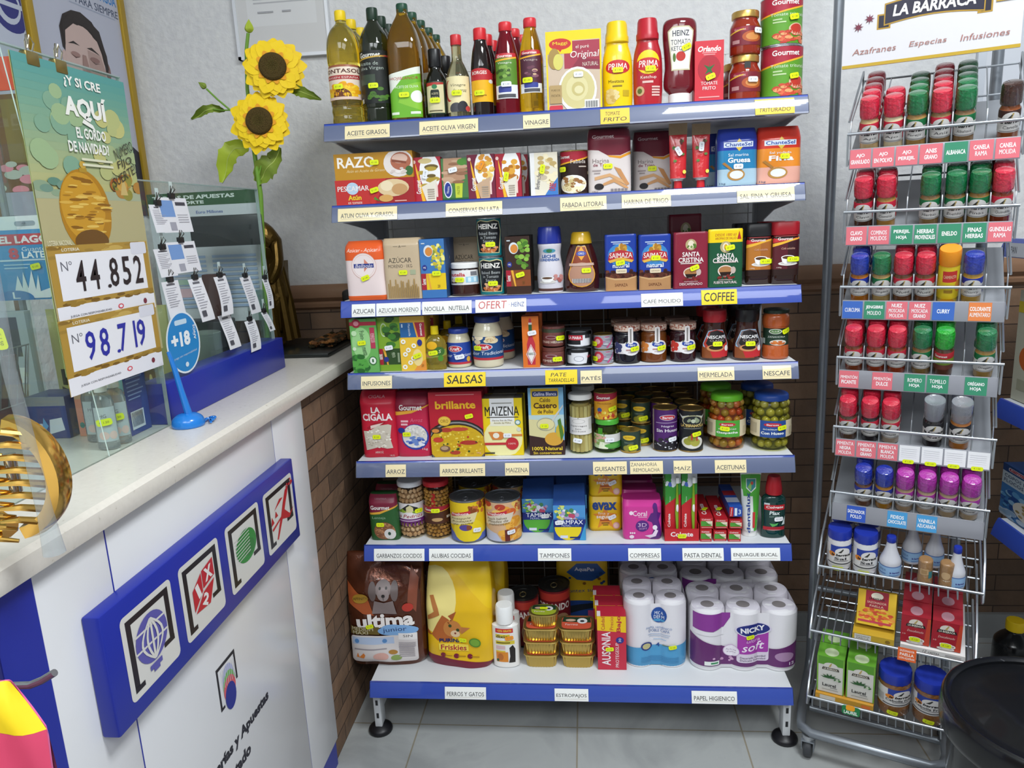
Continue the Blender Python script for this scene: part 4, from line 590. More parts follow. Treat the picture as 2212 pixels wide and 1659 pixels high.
p1_ = LT('pate_jar', 'brown pepper pate jar, lower of the stacked pair on the fourth shelf', 'jar', (1171, 1222, 748, 792), 4, PT, M('7c4a44', .12, coat=.5), None, None, (.16, .68, 150), pate('PIMIENTA', '75433f'), [(.6, .4)], 'pate jars')
hp1 = z_at(748, p1_.location.x, p1_.location.y) - ZS[4]
p2_ = LT('pate_jar', 'brown herb pate jar with dark green lid, on top of the pepper one', 'jar', (1171, 1222, 703), 4, PT, M('7c4a44', .12, coat=.5), None, None, (.14, .6, 150), pate('FINAS HIERBAS', '75433f'), [(.68, .45)], 'pate jars', yf=p1_.location.y - .019, z0=ZS[4] + hp1)
for q, c in ((p1_, '6d4038'), (p2_, '4a5240')):
    X, w, h, yf, z = fit(4, 1171, 1222, 748, 792, rnd=True); MB().lathe([(w * .49, h * .78), (w * .5, h * .79), (w * .5, h * .97), (w * .45, h), (0, h)], M(c, .35), seg=28).obj('lid', q)
# two-pack of small pate tins in a card sleeve
for k, (a, b_, lb, up) in enumerate(((752, 790, 'lower', 0), (714, 752, 'upper', 1))):
    X, w, h, yf, z = fit(4, 1222, 1279, a, b_) if not up else fit(4, 1222, 1279, 714, yf=tp.location.y, z0=ZS[4] + tph)
    tp = tag(empty('pate_tin_pack', (X, yf, z + .0006)), 'black and white sleeve of small pate tins, ' + lb + ' of two beside the brown pate jars', 'tin pack', 'pate tins'); tph = h
    mb_ = MB(); th = .0009
    for x0, x1, z0, z1 in ((-w / 2, -w / 2 + th, 0, h), (w / 2 - th, w / 2, 0, h), (-w / 2, w / 2, h - th, h), (-w / 2, w / 2, 0, th)): mb_.box(x0, .001, z0, x1, .05, z1, M('2a2a2c', .45))
    mb_.obj('card_sleeve', tp)
    tn = MB().lathe([(w * .44, .0012), (w * .46, .003), (w * .45, h * .9), (w * .47, h * .93), (w * .44, h - .0015), (0, h - .002)], M('s', .25, .9), (0, w * .47, 0), 28); fmt = cyl_fm([(1, 0), (1, 1)], w * .46, h, .1, .88, 150)
    tn.art([R(0, 0, 1, 1, 'e6e6ea'), R(0, .78, 1, 1, '1c1c1e')] + ([R(0, .1, .55, .9, '1c1c20'), RR(.12, .42, .62, .78, 'c02a3a', .1, .2), T('LA PIARA', .36, .6, .44, .2, 'f0e8e8', b=.03), R(.7, .55, .9, .8, '3a3a40')] if up else [R(.05, .6, .25, .95, '3a3a40'), E(.5, .35, .16, .2, '9a9aa8', 18), E(.5, .35, .14, .17, 'e6e6ea', 18), P('1c1c20', .75, 0, 1, 0, 1, 1, .85, 1), T('LA PIARA', .9, .5, .26, .16, 'd04050', 10, .03)]), lambda x, y, o: (lambda q: (q[0], q[1] + w * .47, q[2]))(fmt(x, y, o)), 1, 1, .05, .2, .0004); tn.obj('tin', tp)
PK = [R(0, 0, 1, 1, '9a9aa4'), E(.3, .5, .2, .42, 'c23848'), E(.3, .55, .1, .2, 'e0a8a8'), D(.5, .1, 1, .9, 18, .09, .03, ['c24a80', '7a7a8a', 'e0e0e4', 'b03a6a'], 4, False), P('c0407a', .6, .1, .95, .85, .98, .8, .66, .06)]
k1 = LT('small_tin', 'small pink and grey tin, lower of a stacked pair left of the jams', 'can', (1283, 1325, 753, 788), 4, CAN, M('c9a85a', .25, .85), None, None, (.04, .96, 170), PK, [(.18, .4)], 'small stacked tins', sm=0)
dup(k1, k1.location + Vector((-.001, .002, z_at(753, k1.location.x, k1.location.y) - ZS[4] + .0006)), 'small pink and grey tin, upper of a stacked pair left of the jams')
JJ = [(.84, 0), (.96, .02), (1, .08), (1, .66), (.94, .74), (.9, .77), (.9, .84)]; JL = [(.96, .8), (1, .81), (1, .96), (.94, 1), (0, 1)]
for lb, px, c, fr in (('blueberry jam jar, first of the three jams', (1327, 1383, 697, 787), '14121a', '3a3f6a'), ('golden peach jam jar, middle of the three jams', (1383, 1440, 696, 784), '6d3a14', 'd8823a'), ('dark red strawberry jam jar, third of the three jams', (1447, 1503, 694, 783), '2c1016', 'c8362c')):
    jm = LT('jam_jar', lb + ' with gingham lid', 'jam jar', px, 4, JJ, M(c, .08, coat=.6), None, None, (.2, .64, 140), [R(.0, .12, .6, .72, 'e2dcdc'), E(.62, .44, .32, .42, 'ece8e8'), D(.04, .2, .34, .66, 9, .08, .13, [fr], 4), E(.62, .62, .2, .15, '2c48a0'), T('Hero', .62, .62, .24, .14, 'f0f0f4', b=.02, sh=.1), P('3a4a3a', .42, .7, .5, .9, .52, .88, .46, .7), R(.44, .3, .8, .38, 'b98a84'), R(.5, .18, .76, .24, 'c9b9b4')], [(.66, .38, 'y', 8)], 'jams on the fourth shelf')
    X, w, h, yf, z = fit(4, *px, rnd=True); lm = MB().lathe([(w * .485, h * .8), (w * .5, h * .81), (w * .5, h * .97), (w * .47, h), (0, h)], M('8a6a5c', .5), seg=32); lf = cyl_fm([(1, 0), (1, 1)], w * .5, h, .82, .96, 200)
    lm.art([R(0, 0, 1, 1, 'd9c4b4'), D(0, 0, 1, 1, 70, .02, .16, ['a8604c', '8a4a3c', 'c08a74'], 3, False)], lf, 1, 1, .05, 0, .0004); lm.obj('lid', jm)
    MB().art([RR(0, 0, 1, 1, 'e8e2e0', .1, 3), R(.35, .1, .65, .9, '8a8480')], cyl_fm([(1, 0), (1, 1)], w * .505, h, .5, .92, 22, 12), 1, 1, 0, .2, .001).obj('seal_strip', jm)
    rows(jm, 1, .075, lb.split(',')[0] + ' in the dark', -.004)
NC = [(.84, 0), (.95, .012), (1, .08), (1, .26), (.92, .44), (.8, .6), (.76, .7), (.78, .78)]
for lb, px, cap, c2 in (('instant coffee jar with flared red cap and red label on the fourth shelf', (1512, 1572, 668, 780), 'a8222a', 'b83a2c'), ('instant coffee jar with flared black cap and red and black label on the fourth shelf', (1582, 1642, 666, 780), '1b191a', '7c6a6a')):
    nj = LT('instant_coffee_jar', lb, 'jar', px, 4, NC, M('3c1c14', .06, coat=.6), [(.78, .76), (.82, .78), (.86, .9), (.82, .99), (.76, 1), (0, 1)], M(cap, .3), (.05, .62, 130),
       [P('9cc0dc', .02, .5, .2, .95, .5, 1.04, .8, .98, .98, .5, .9, .1, .1, .1), P(c2, .06, .5, .23, .92, .5, 1.0, .8, .94, .95, .5, .8, .3, .2, .3), P('1c1618', .16, .52, .3, .92, .55, .97, .84, .86, .88, .55, .6, .36, .3, .38), P('8a4a24', .0, .42, .4, .3, .7, .0, .0, .0), P('c02a30', .3, .3, .62, .34, .98, .42, .92, .05, .4, .02), T('NESCAFE', .52, .74, .66, .11, 'f2f0ee', b=.02), T('CLASSIC', .55, .62, .5, .07, 'b9a8a4'), E(.48, .36, .28, .12, 'c98a5a'), E(.5, .38, .22, .08, '2a1a14'), E(.86, .34, .08, .1, 'e8e2de')], [(.53, .34)], 'instant coffee jars on the fourth shelf', fy=.8)
    rows(nj, 1, .1, lb.split(' cap')[0] + ' cap')
def redcarrot(root, R_, h):
    pass
LT('carrot_jar', 'tall jar of grated carrot with green lid, right end of the fourth shelf', 'jar', (1646, 1704, 667, 778), 4, [(.84, 0), (.97, .02), (1, .1), (.96, .26), (.92, .3), (.92, .62), (.96, .66), (1, .74), (.98, .86), (.86, .91), (.86, .94)], M('b85a2c', .12, coat=.6, bump=.3, bs=70), [(.9, .92), (.94, .93), (.94, .985), (.88, 1), (0, 1)], M('24352a', .3), (.29, .63, 180), [R(0, 0, 1, 1, '243a2c'), E(.42, .82, .17, .15, 'e6e2d8'), E(.42, .82, .14, .12, '4a7a3c'), T('ALSUR', .42, .82, .2, .1, 'f0ece0'), T('ZANAHORIA', .45, .5, .46, .1, 'd0d8cc', sh=.15), D(.7, .5, 1, .95, 12, .05, .06, ['8aa03c', '5a7a2c'], 3), E(.5, .16, .22, .17, 'dcd4c8'), D(.32, .06, .68, .26, 16, .05, .05, ['c8642a', 'd8803c'], 5), R(.02, .08, .14, .4, 'c9d0c9')], [(.68, .58, 'y', 20)], None)
# ------------------------------------------------------------------ fifth shelf: rice, stock, olives
RB_W = [(.98, 0), (1, .05), (1, .86), (.97, .93), (.9, 1)]; RB_D = [(.92, 0), (1, .05), (1, .83), (.72, .94), (.45, 1)]
BG('rice_bag', 'bright red bag of rice with white lettering at the left end of the fifth shelf', 'rice bag', (778, 858, 849, 989), 5, .075, M('bf1f34', .28), [R(0, 0, 1, 1, 'c42038'), T('CIGALA', .5, .93, .44, .04, 'd8a8ac'), T('LA', .47, .74, .24, .09, 'f2e8e6', b=.03), T('CIGALA', .5, .63, .8, .11, 'f2e8e6', b=.03), P('a81a2c', .2, .47, .4, .54, .72, .56, .6, .48, .3, .4), P('e8d0c8', .3, .5, .66, .545, .5, .49, .3, .45), P('cfc4b4', .1, .42, .26, .42, .5, .5, .78, .52, .86, .5, .8, .3, .86, .15, .7, .14, .5, .17, .14, .12), D(.14, .15, .8, .46, 60, .03, .012, ['e0d8ca', 'b9ae9c', 'f0eadc'], 3), T('ARROZ', .48, .085, .22, .035, 'e8d0cc'), T('1KG', .82, .03, .12, .03, 'e8d0cc')], RB_W, RB_D, [(.45, .33)], 'rice on the fifth shelf', amp=.0016)
BG('rice_bag', 'crimson bag of rice with a round rice picture and blue flowers on the fifth shelf', 'rice bag', (852, 932, 852, 987), 5, .075, M('b01f40', .28), [R(0, 0, 1, 1, 'c02448'), P('8a2038', 0, .72, .5, .74, 1, .82, 1, 1, 0, 1), P('e8a83a', 0, .66, 0, .72, .6, .75, 1, .84, 1, .82, .5, .7), GOUR(.48, .79, .62, .09), T('Arroz', .62, .59, .34, .06, 'd86a84', sh=.2), R(.2, .56, .4, .59, 'e8b4bc'), R(.2, .51, .38, .54, 'e8b4bc'), E(.56, .32, .36, .21, '2c3c98'), E(.55, .33, .33, .19, 'dad6d0'), D(.26, .3, .84, .5, 40, .03, .014, ['c9c4ba', 'efeae2'], 3), D(.28, .15, .84, .32, 24, .06, .02, ['3c5ab0', '6d8ac8', 'e4e6f0'], 6), E(.2, .43, .1, .045, '24348c'), T('1kg', .8, .12, .14, .045, 'e8ccd0')], RB_W, RB_D, [(.34, .37)], 'rice on the fifth shelf', amp=.0016, seed=3)
PAE = [E(.5, .2, .62, .37, '2a2422', 30), E(.5, .2, .585, .345, '8a8a8a', 30), E(.5, .19, .565, .33, '33291f', 30), E(.5, .18, .545, .315, 'd0a81e', 30), D(.0, -.02, 1, .46, 110, .022, .013, ['e2c43a', 'b98f1a', 'efd860', 'c9a022'], 3), E(.3, .42, .12, .035, 'b0402c', a=.2), E(.55, .43, .17, .03, 'c04a34', a=.25), E(.72, .22, .17, .035, 'b03a2c', a=-.25), E(.14, .27, .1, .04, 'c8432f', a=-.4), E(.12, .42, .11, .05, '4a3428'), E(.1, .41, .07, .03, 'd88a3c'), E(.26, .13, .1, .05, '7a5a44'), E(.25, .14, .07, .03, 'b99a7a'), E(.45, .07, .1, .03, 'b0402c', a=.3), D(.1, .05, .9, .42, 14, .02, .014, ['3f6a2c', 'c02a2a', '2c4a20'], 8)]
br = BX('rice_box', 'large red rice box with a paella pan picture on the fifth shelf', 'rice box', (930, 1044, 847, 987), 5, .05, 'a81c2c', [R(0, 0, 1, 1, 'b81f30'), T('brillante', .5, .8, .76, .12, 'ecb82a', b=.03), R(.14, .95, .86, .962, 'd88a8a')] + PAE + [E(.28, .56, .12, .075, 'd8a83a'), E(.28, .56, .105, .063, 'e6c04a'), T('ORO', .28, .56, .15, .05, '8a5a14'), T('1kg', .9, .06, .08, .03, 'e8b4a8')], [(.75, .63, 'y', 12)], 'rice on the fifth shelf')
rows(br, 1, .056, 'large red rice box', .006)
mz = BX('cornstarch_box', 'yellow and white box of corn starch with black lettering and a spoon drawing', 'box', (1043, 1130, 861, 984), 5, .045, 'cdb21a', [R(0, 0, 1, 1, 'e9cc14'), E(.5, .3, .48, .34, 'f1e9a8'), R(.2, .6, .8, 1, 'ececec'), R(.2, .52, .8, .6, 'ecE8d0'.lower()), T('MAIZENA', .5, .78, .84, .16, '24221e', b=.02), R(.25, .91, .75, .925, '8a8a80'), R(.12, .665, .9, .68, '4a463a'), T('Harina fina de Ma\u00edz', .5, .62, .5, .03, '8a7a3a'), T('Amido de Milho', .5, .575, .42, .03, '8a7a3a'), E(.88, .58, .07, .045, '4a8a94'), E(.88, .58, .05, .032, 'e0e8e0'), E(.9, .46, .055, .035, 'd8d8c8'), P('d8823a', .14, .42, .46, .42, .56, .375, .98, .375, .98, .34, .56, .34, .46, .28, .24, .28), E(.33, .355, .08, .048, 'f0ead8'), R(.04, .19, .62, .23, 'c23038'), E(.72, .21, .16, .11, 'c23038'), T('100%', .72, .21, .18, .03, 'f0c8c0'), R(.03, .035, .28, .06, '3a382a')], [], 'boxes on the fifth shelf', tart=[R(0, 0, 1, 1, '6d665c'), R(.2, 0, .8, 1, '8c867c')])
sticker(mz, lambda x, y, o: (x - .045, -o, y), .09, .11, .62, .45, 'w')
rows(mz, 1, .05, 'yellow and white corn starch box', .003)
cb = BX('stock_carton', 'tall blue and yellow chicken stock carton on the fifth shelf', 'carton', (1143, 1219, 838, 983), 5, .06, '2f5f94', [R(0, 0, 1, 1, '7fb4d8'), R(0, .42, 1, .6, 'b9cfd0'), R(.08, .6, .86, .99, 'e6bf2a'), RR(.12, .87, .84, .95, '2a3c74', .3), T('Gallina Blanca', .48, .91, .64, .05, 'e8e4f0', b=.01), T('Caldo', .48, .82, .3, .06, '4a2a1c', b=.01), T('Casero', .48, .74, .66, .085, '4a2a1c', b=.03), T('de Pollo', .48, .65, .44, .055, '4a2a1c', b=.01), P('d8cf9a', 0, .3, .7, .22, .75, .45, .5, .52, 0, .54), E(.48, .46, .26, .1, 'a8a48a'), E(.48, .46, .24, .085, 'ded49e'), P('c9c9c4', .68, .5, .98, .72, .98, .75, .66, .54), P('3a2220', 0, 0, 1, 0, 1, .22, .4, .26, 0, .3), E(.7, .24, .26, .1, 'd8a23c', a=.4), E(.88, .36, .12, .1, 'c9b03a', a=.6), P('4f7a2c', .82, .52, .9, .55, .98, .3, .9, .2), T('100% Natural', .5, .1, .86, .055, 'f0cf3a', b=.02), T('Sin conservantes', .5, .035, .8, .04, 'f0cf3a', b=.01)], [(.44, .44)], 'boxes on the fifth shelf', sart=[R(0, 0, 1, 1, '35608c'), R(0, 0, 1, .25, '3a2220')])
rows(cb, 1, .07, 'tall blue and yellow stock carton', .003)
# jars with pieces seen through the glass
JGL = GLASS('eef2e6', .0, .03, 1.3)
def fill_pieces(col, rad, seed=1, long=0, dark=None, z0=.04, z1=.84):
    def f(root, R_, h):
        rn = random.Random(seed); m = MB(); m.lathe([(R_ * .72, h * .03), (R_ * .74, h * .8), (0, h * .8)], M(dark or col[0], .4), seg=20)
        zz = z0 * h; row = 0
        while zz < z1 * h:
            n = max(5, int(2 * math.pi * R_ * .84 / (rad * 2.05)))
            for i in range(n):
                th = 2 * math.pi * (i + .5 * (row % 2)) / n + rn.uniform(-.08, .08)
                if math.sin(th) > .55: continue
                q = R_ * .95 - rad * 1.02; c = rn.choice(col)
                m.ball((q * math.cos(th), q * math.sin(th), zz + rad * rn.uniform(.8, 1.1)), rad * rn.uniform(.88, 1.0), M(c, .25, coat=.3), 2 if rad > .006 else 1, (1, 1, 1 if not long else long), Matrix.Rotation(rn.uniform(-1, 1), 3, 'Y') if long else None)
            zz += rad * 1.75 * (long or 1); row += 1
        tag(m.obj('contents', root), kind='stuff')
    return f
def spears(root, R_, h):
    m = MB(); m.lathe([(R_ * .7, h * .03), (R_ * .7, h * .84), (0, h * .84)], M('a8935c', .5), seg=18)
    for i in range(13):
        th = 2 * math.pi * i / 13; q = R_ * .72; c, s_ = q * math.cos(th), q * math.sin(th)
        m.tube([(c, s_, h * .03), (c * .93, s_ * .93, h * .4), (c, s_, h * .8)], [R_ * .2, R_ * .19, R_ * .17], M(('cdb87c', 'c2ab70', 'd8c690')[i % 3], .35), 8)
    m.obj('contents', root)
aj = LT('asparagus_jar', 'tall glass jar of white asparagus with white lid on the fifth shelf', 'jar', (1228, 1281, 849, 982), 5, [(.86, 0), (1, .02), (1, .2), (.9, .32), (.88, .5), (.9, .66), (1, .78), (.96, .86), (.82, .9), (.82, .93)], JGL, [(.92, .91), (.97, .915), (.97, .985), (.9, 1), (0, 1)], M('ecebe8', .35), (.33, .62, 150), [R(0, 0, 1, 1, 'e6e2de'), E(.42, .78, .24, .13, 'a8a4a0', 20), E(.42, .78, .22, .115, 'e6e2de', 20), P('4a5a4a', .4, .95, .42, 1, .45, .95), T('Esp\u00e1rragos', .42, .5, .6, .1, '5a5658'), T('Extra', .42, .34, .2, .08, '5a5658'), T('8/12 frutos', .42, .2, .5, .08, '6d686a'), R(.8, .3, .96, .9, 'c9c4c0')], [(.42, .24, 'w', -8)], 'glass jars on the fifth shelf', balls=spears, labo=.0008)
rows(aj, 1, .085, 'tall asparagus jar with white lid', .006)
pj = LT('pickle_jar', 'small pickle jar with green lid under the orange can on the fifth shelf', 'jar', (1284, 1340, 902, 980), 5, [(.86, 0), (.97, .02), (1, .1), (1, .6), (.9, .76), (.82, .84), (.82, .88)], GLASS('dfe8c8', 0, .03, 1.3), [(.86, .84), (.9, .85), (.9, .97), (.84, 1), (0, 1)], M('4fae3a', .35), (.14, .58, 170), [R(0, 0, .4, 1, 'c0d8b0'), R(.4, 0, 1, 1, '3f8a3c'), R(.42, .45, 1, 1, 'd9d8d4'), D(0, .3, .4, .95, 10, .09, .1, ['c8564a', 'd8a89a', '8aa860'], 3), P('e6eccf', .25, 0, .5, 0, .56, .4, .3, .5), E(.62, .22, .2, .16, '5aa244')], [(.54, .42, 'w')], 'glass jars on the fifth shelf', balls=fill_pieces(['54602a', '6a7434', '424c1e'], .0075, 4, 1.7, '39401c', .1, .66), labo=.0008)
MB().art([R(0, 0, 1, 1, '5ab542')], cyl_fm([(1, 0), (.86, 1)], .0305, .06, .55, .98, 26, -38), 1, 1, 0, .3, .001).obj('seal_strip', pj)
hpj = z_at(902, pj.location.x, pj.location.y) - ZS[5]
LT('vegetable_can', 'orange and red can standing on the small pickle jar on the fifth shelf', 'can', (1283, 1333, 844), 5, CAN, M('c9a85a', .25, .85), None, None, (.03, .97, 180), [R(0, 0, 1, 1, 'e0a02c'), ABOVE(.66, .84, 'a8243a'), SWOOSH(.66, .84, 'y'), GOUR(.42, .84, .4, .12), T('Macedonia', .45, .62, .4, .07, 'a8641c', sh=.2), E(.32, .36, .07, .09, '3c5a9c'), D(.1, .0, .9, .26, 30, .04, .06, ['c84a2c', 'e0c03a', 'b8342c', 'f0dc6a'], 4)], [(.68, .42, 'y', 15)], None, yf=pj.location.y - .026, z0=ZS[5] + hpj, sm=0)
OLC = [R(0, 0, 1, 1, '2f4034'), E(.42, .72, .22, .12, 'e0b82c'), T('HUTESA', .42, .72, .26, .07, '8a5a1c'), T('Selecci\u00f3n', .42, .48, .3, .07, '94a894'), E(.36, .2, .14, .14, '8f8a34'), E(.56, .18, .15, .14, 'a8a044'), E(.48, .3, .13, .12, '9a9438'), E(.56, .2, .06, .05, 'd8d08a'), R(.0, 0, 1, .06, 'b08a3c'), R(.84, .2, .96, .5, '8a9488')]
oc = LT('olive_can', 'small dark green olive can standing alone at the front, left of the purple can', 'can', (1341, 1384, 927, 980), 5, CAN, M('c2a05a', .25, .85), None, None, (.03, .97, 180), OLC, [(.56, .28, 'y', 12)], 'small olive cans', sm=0)
yo, xo_ = oc.location.y, oc.location.x
oh = z_at(927, xo_, yo) - ZS[5]
oc2 = dup(oc, (x_at(1386, yo + .055, .74), yo + .055, ZS[5] + .0006), 'small dark green olive can, bottom one behind the lone front can')
dup(oc, oc2.location + Vector((-.002, 0, oh + .002)), 'small dark green olive can stacked on top, right of the orange can')
dup(oc, (oc2.location.x - .042, yo + .088, ZS[5] + .0006), 'small dark green olive can at the bottom of the pile nearest the orange can')
dup(oc, (oc2.location.x - .042, yo + .088, ZS[5] + oh + .0026), 'small dark green olive can on top of the pile nearest the orange can')
for k, (dx, dy, lv) in enumerate(((.0, .1, 0), (.0, .1, 1), (-.03, .15, 0), (-.03, .15, 1), (-.02, .21, 0), (-.02, .21, 1))): dup(oc, (oc2.location.x + dx + .012, yo + .03 + dy, ZS[5] + .0006 + lv * (oh + .002)), 'small dark green olive can deep in the stack, ' + ('top' if lv else 'bottom') + ' of the ' + ORD[k // 2 + 1] + ' pile')
PUR = [R(0, 0, 1, 1, '4f2468'), R(0, 0, .1, 1, 'b9a8a4'), E(.55, .82, .24, .07, 'c8c0c8'), E(.55, .82, .22, .055, 'c0303c'), T('Baresa', .55, .82, .3, .06, 'f0e4e8', b=.02), R(.2, .68, .9, .7, '9a86a8'), T('Negras', .55, .6, .36, .06, 'e0d8e4', b=.01), T('Sin Hueso', .55, .5, .66, .08, 'e6dee8', b=.02), R(.1, -.0, 1, .2, '18161a'), D(.1, .0, 1, .34, 36, .07, .04, ['151318', '201c24', '2c2830'], 3), D(.15, .03, .95, .26, 16, .025, .015, ['d8d8dc', 'a8a8b0'], 6)]
pc = LT('olive_can', 'tall purple can of black olives on the fifth shelf', 'can', (1410, 1463, 878, 977), 5, CAN, M('b9975a', .25, .85), None, None, (.03, .97, 170), PUR, [(.66, .3, 'w', 8)], 'tall olive cans', sm=0)
rows(pc, 3, .062, 'tall purple olive can', -.003)
BLK = [R(0, 0, 1, 1, '1b1e20'), P('c9ccc4', .05, .92, .2, .86, .4, .9, .36, .82, .2, .8), P('c9ccc4', .95, .92, .8, .86, .6, .9, .64, .82, .8, .8), E(.5, .76, .3, .14, 'b9b48c', 22), E(.5, .76, .27, .12, '23262a', 22), D(.34, .7, .66, .84, 8, .05, .04, ['b9c0a8', '8a9478'], 3), T('LA ESPANOLA', .5, .64, .7, .075, 'd0b060', b=.02), R(.25, .56, .75, .575, '8a8a80'), E(.5, .22, .32, .16, 'dcd8cc'), E(.38, .24, .13, .09, '9a9a3a'), E(.58, .22, .14, .1, 'a8a444'), E(.48, .32, .12, .08, '8f8a34'), R(.46, .28, .5, .44, 'b8342c'), R(.6, .26, .64, .42, 'b8342c')]
bk = LT('olive_can', 'tall black can of stuffed olives with a bull-horn design on the fifth shelf', 'can', (1466, 1519, 880, 978), 5, CAN, M('b9975a', .25, .85), None, None, (.03, .97, 170), BLK, [(.6, .44, 'y', 12)], 'tall olive cans', sm=0)
rows(bk, 3, .062, 'tall black stuffed olive can', -.003)
OJ = [(.72, 0), (.88, .012), (1, .1), (1, .56), (.95, .72), (.84, .84), (.78, .88), (.78, .91)]; OL = [(.8, .885), (.85, .89), (.85, .965), (.8, .99), (.74, 1), (0, 1)]
def olab(c, t1, t2): return [R(0, 0, 1, 1, 'd9cbaa'), R(.26, 0, .68, 1, c), E(.46, .76, .14, .12, 'c0303c'), T('Baresa', .46, .76, .19, .1, 'f0e4e0', b=.02), T(t1, .46, .5, .3, .1, 'dfe6d8', b=.01), T(t2, .46, .26, .36, .17, 'f2f4ee', b=.03), R(.02, .2, .2, .8, 'b9ac90'), R(.76, .15, .94, .6, 'c4b797')]
gz = LT('gherkin_mix_jar', 'big jar of mixed olives and peppers with bright green lid on the fifth shelf', 'jar', (1529, 1609, 848, 975), 5, OJ, GLASS('f2e4cf', 0, .03, 1.3), OL, M('6cc02c', .35), (.26, .56, 180), olab('4fa03a', 'aceitunas', 'Gazpacha'), [(.42, .42, 'y', -6)], 'big olive jars', balls=fill_pieces(['9a8a34', 'b08a3c', 'b8602c', 'c04a34', '8f7f30', 'a8743a'], .0105, 7, 0, '8a4a2c'), labo=.0009)
go = LT('green_olive_jar', 'big jar of green olives with blue lid at the right end of the fifth shelf', 'jar', (1622, 1707, 847, 977), 5, OJ, GLASS('f0f0cf', 0, .03, 1.3), OL, M('24499a', .35), (.26, .56, 180), olab('2a4c92', 'aceitunas', 'Con Hueso'), [(.6, .44, 'y', 10)], 'big olive jars', balls=fill_pieces(['8a8432', '9a943c', '7c782c', 'a39c44'], .0105, 9, 0, '5a5a22'), labo=.0009)
rows(gz, 1, .1, 'big mixed olive jar with green lid', -.008); rows(go, 1, .1, 'big green olive jar with blue lid', -.01)
# ------------------------------------------------------------------ sixth shelf: pulses, hygiene
lb_ = BG('lentil_bag', 'green and maroon bag of lentils at the left end of the sixth shelf', 'lentil bag', (797, 860, 1072, 1168), 6, .055, M('1f4a26', .28), [R(0, 0, 1, 1, '2a5a2c'), P('7a2038', 0, .62, .4, .64, 1, .76, 1, 1, 0, 1), P('e0a83a', 0, .58, 0, .62, .4, .65, 1, .78, 1, .75, .4, .6), GOUR(.42, .74, .66, .09), T('Lenteja', .36, .51, .46, .07, '94b894'), E(.52, .22, .36, .2, '8a5a3c'), D(.2, .05, .86, .42, 60, .035, .02, ['a87850', '7a4a30', 'c08a60'], 3), E(.7, .15, .2, .12, 'dcd8d4'), E(.68, .16, .05, .04, '2a4a3a'), T('LENTEJA', .46, .92, .4, .03, 'a87884')], RB_W, RB_D, [(.4, .37)], 'lentil bags', amp=.001)
rows(lb_, 1, .07, 'green and maroon lentil bag', -.003)
PJ = [(.88, 0), (.97, .012), (1, .06), (1, .3), (.98, .33), (.98, .66), (1, .7), (1, .8), (.92, .88), (.86, .91), (.86, .93)]; PJL = [(.9, .91), (.95, .915), (.95, .985), (.9, 1), (0, 1)]
wb = LT('white_bean_jar', 'glass jar of white beans with white lid and farmhouse label on the sixth shelf', 'jar', (862, 918, 1035, 1165), 6, PJ, GLASS('f4f0e6', 0, .03, 1.3), PJL, M('e4e6ea', .35), (.24, .64, 170), [R(0, .28, 1, 1, 'e8e2e2'), R(0, .14, 1, .3, '6a2a6e'), P('2a2a2a', .2, .62, .5, .96, .74, .78, .74, .62), P('d9cf9a', .44, .6, .44, .82, .54, .92, .62, .8, .62, .6), D(.1, .56, .4, .74, 8, .05, .04, ['7a9a2c', '94b03a'], 3), D(.6, .56, .85, .74, 8, .05, .04, ['7a9a2c', '94b03a'], 5), T('La Pedriza', .5, .43, .72, .15, 'a82430', sh=.25), R(.2, .2, .8, .24, 'c9b4c9')] + [R(.08 + i * .09, 0, .12 + i * .09, .14, '6a2a6e') for i in range(10)], [(.74, .5)], 'pulse jars on the sixth shelf', balls=fill_pieces(['cfae8c', 'c2a07c', 'd8bc9c'], .0052, 3, 1.35, '9a7a5a', .03, .84), labo=.0008)
gj = LT('chickpea_jar', 'glass jar of chickpeas with red lid and red seal strip on the sixth shelf', 'jar', (917, 974, 1034, 1166), 6, PJ, GLASS('f6ecd8', 0, .03, 1.3), PJL, M('b8222c', .35), (.28, .58, 170), [R(0, 0, 1, 1, '4a281a'), ABOVE(.64, .86, 'a02236'), SWOOSH(.62, .84, 'y'), GOUR(.42, .82, .42, .15), E(.55, .24, .14, .11, 'c09a68', a=.5), R(.8, .26, .94, .4, 'c9c0b8')], [(.52, .52)], 'pulse jars on the sixth shelf', balls=fill_pieces(['b08a4c', 'a07c42', 'bc9858'], .0052, 5, 0, '7a5a2c', .03, .84), labo=.0008)
MB().art([R(0, 0, 1, 1, 'b8242e')], cyl_fm([(1, 0), (1, .5), (.9, 1)], .0285, .125, .5, .93, 22, -6), 1, 1, 0, .2, .0014).obj('seal_strip', gj)
rows(wb, 1, .08, 'glass white bean jar with white lid', -.004); rows(gj, 1, .08, 'glass chickpea jar with red lid', -.004)
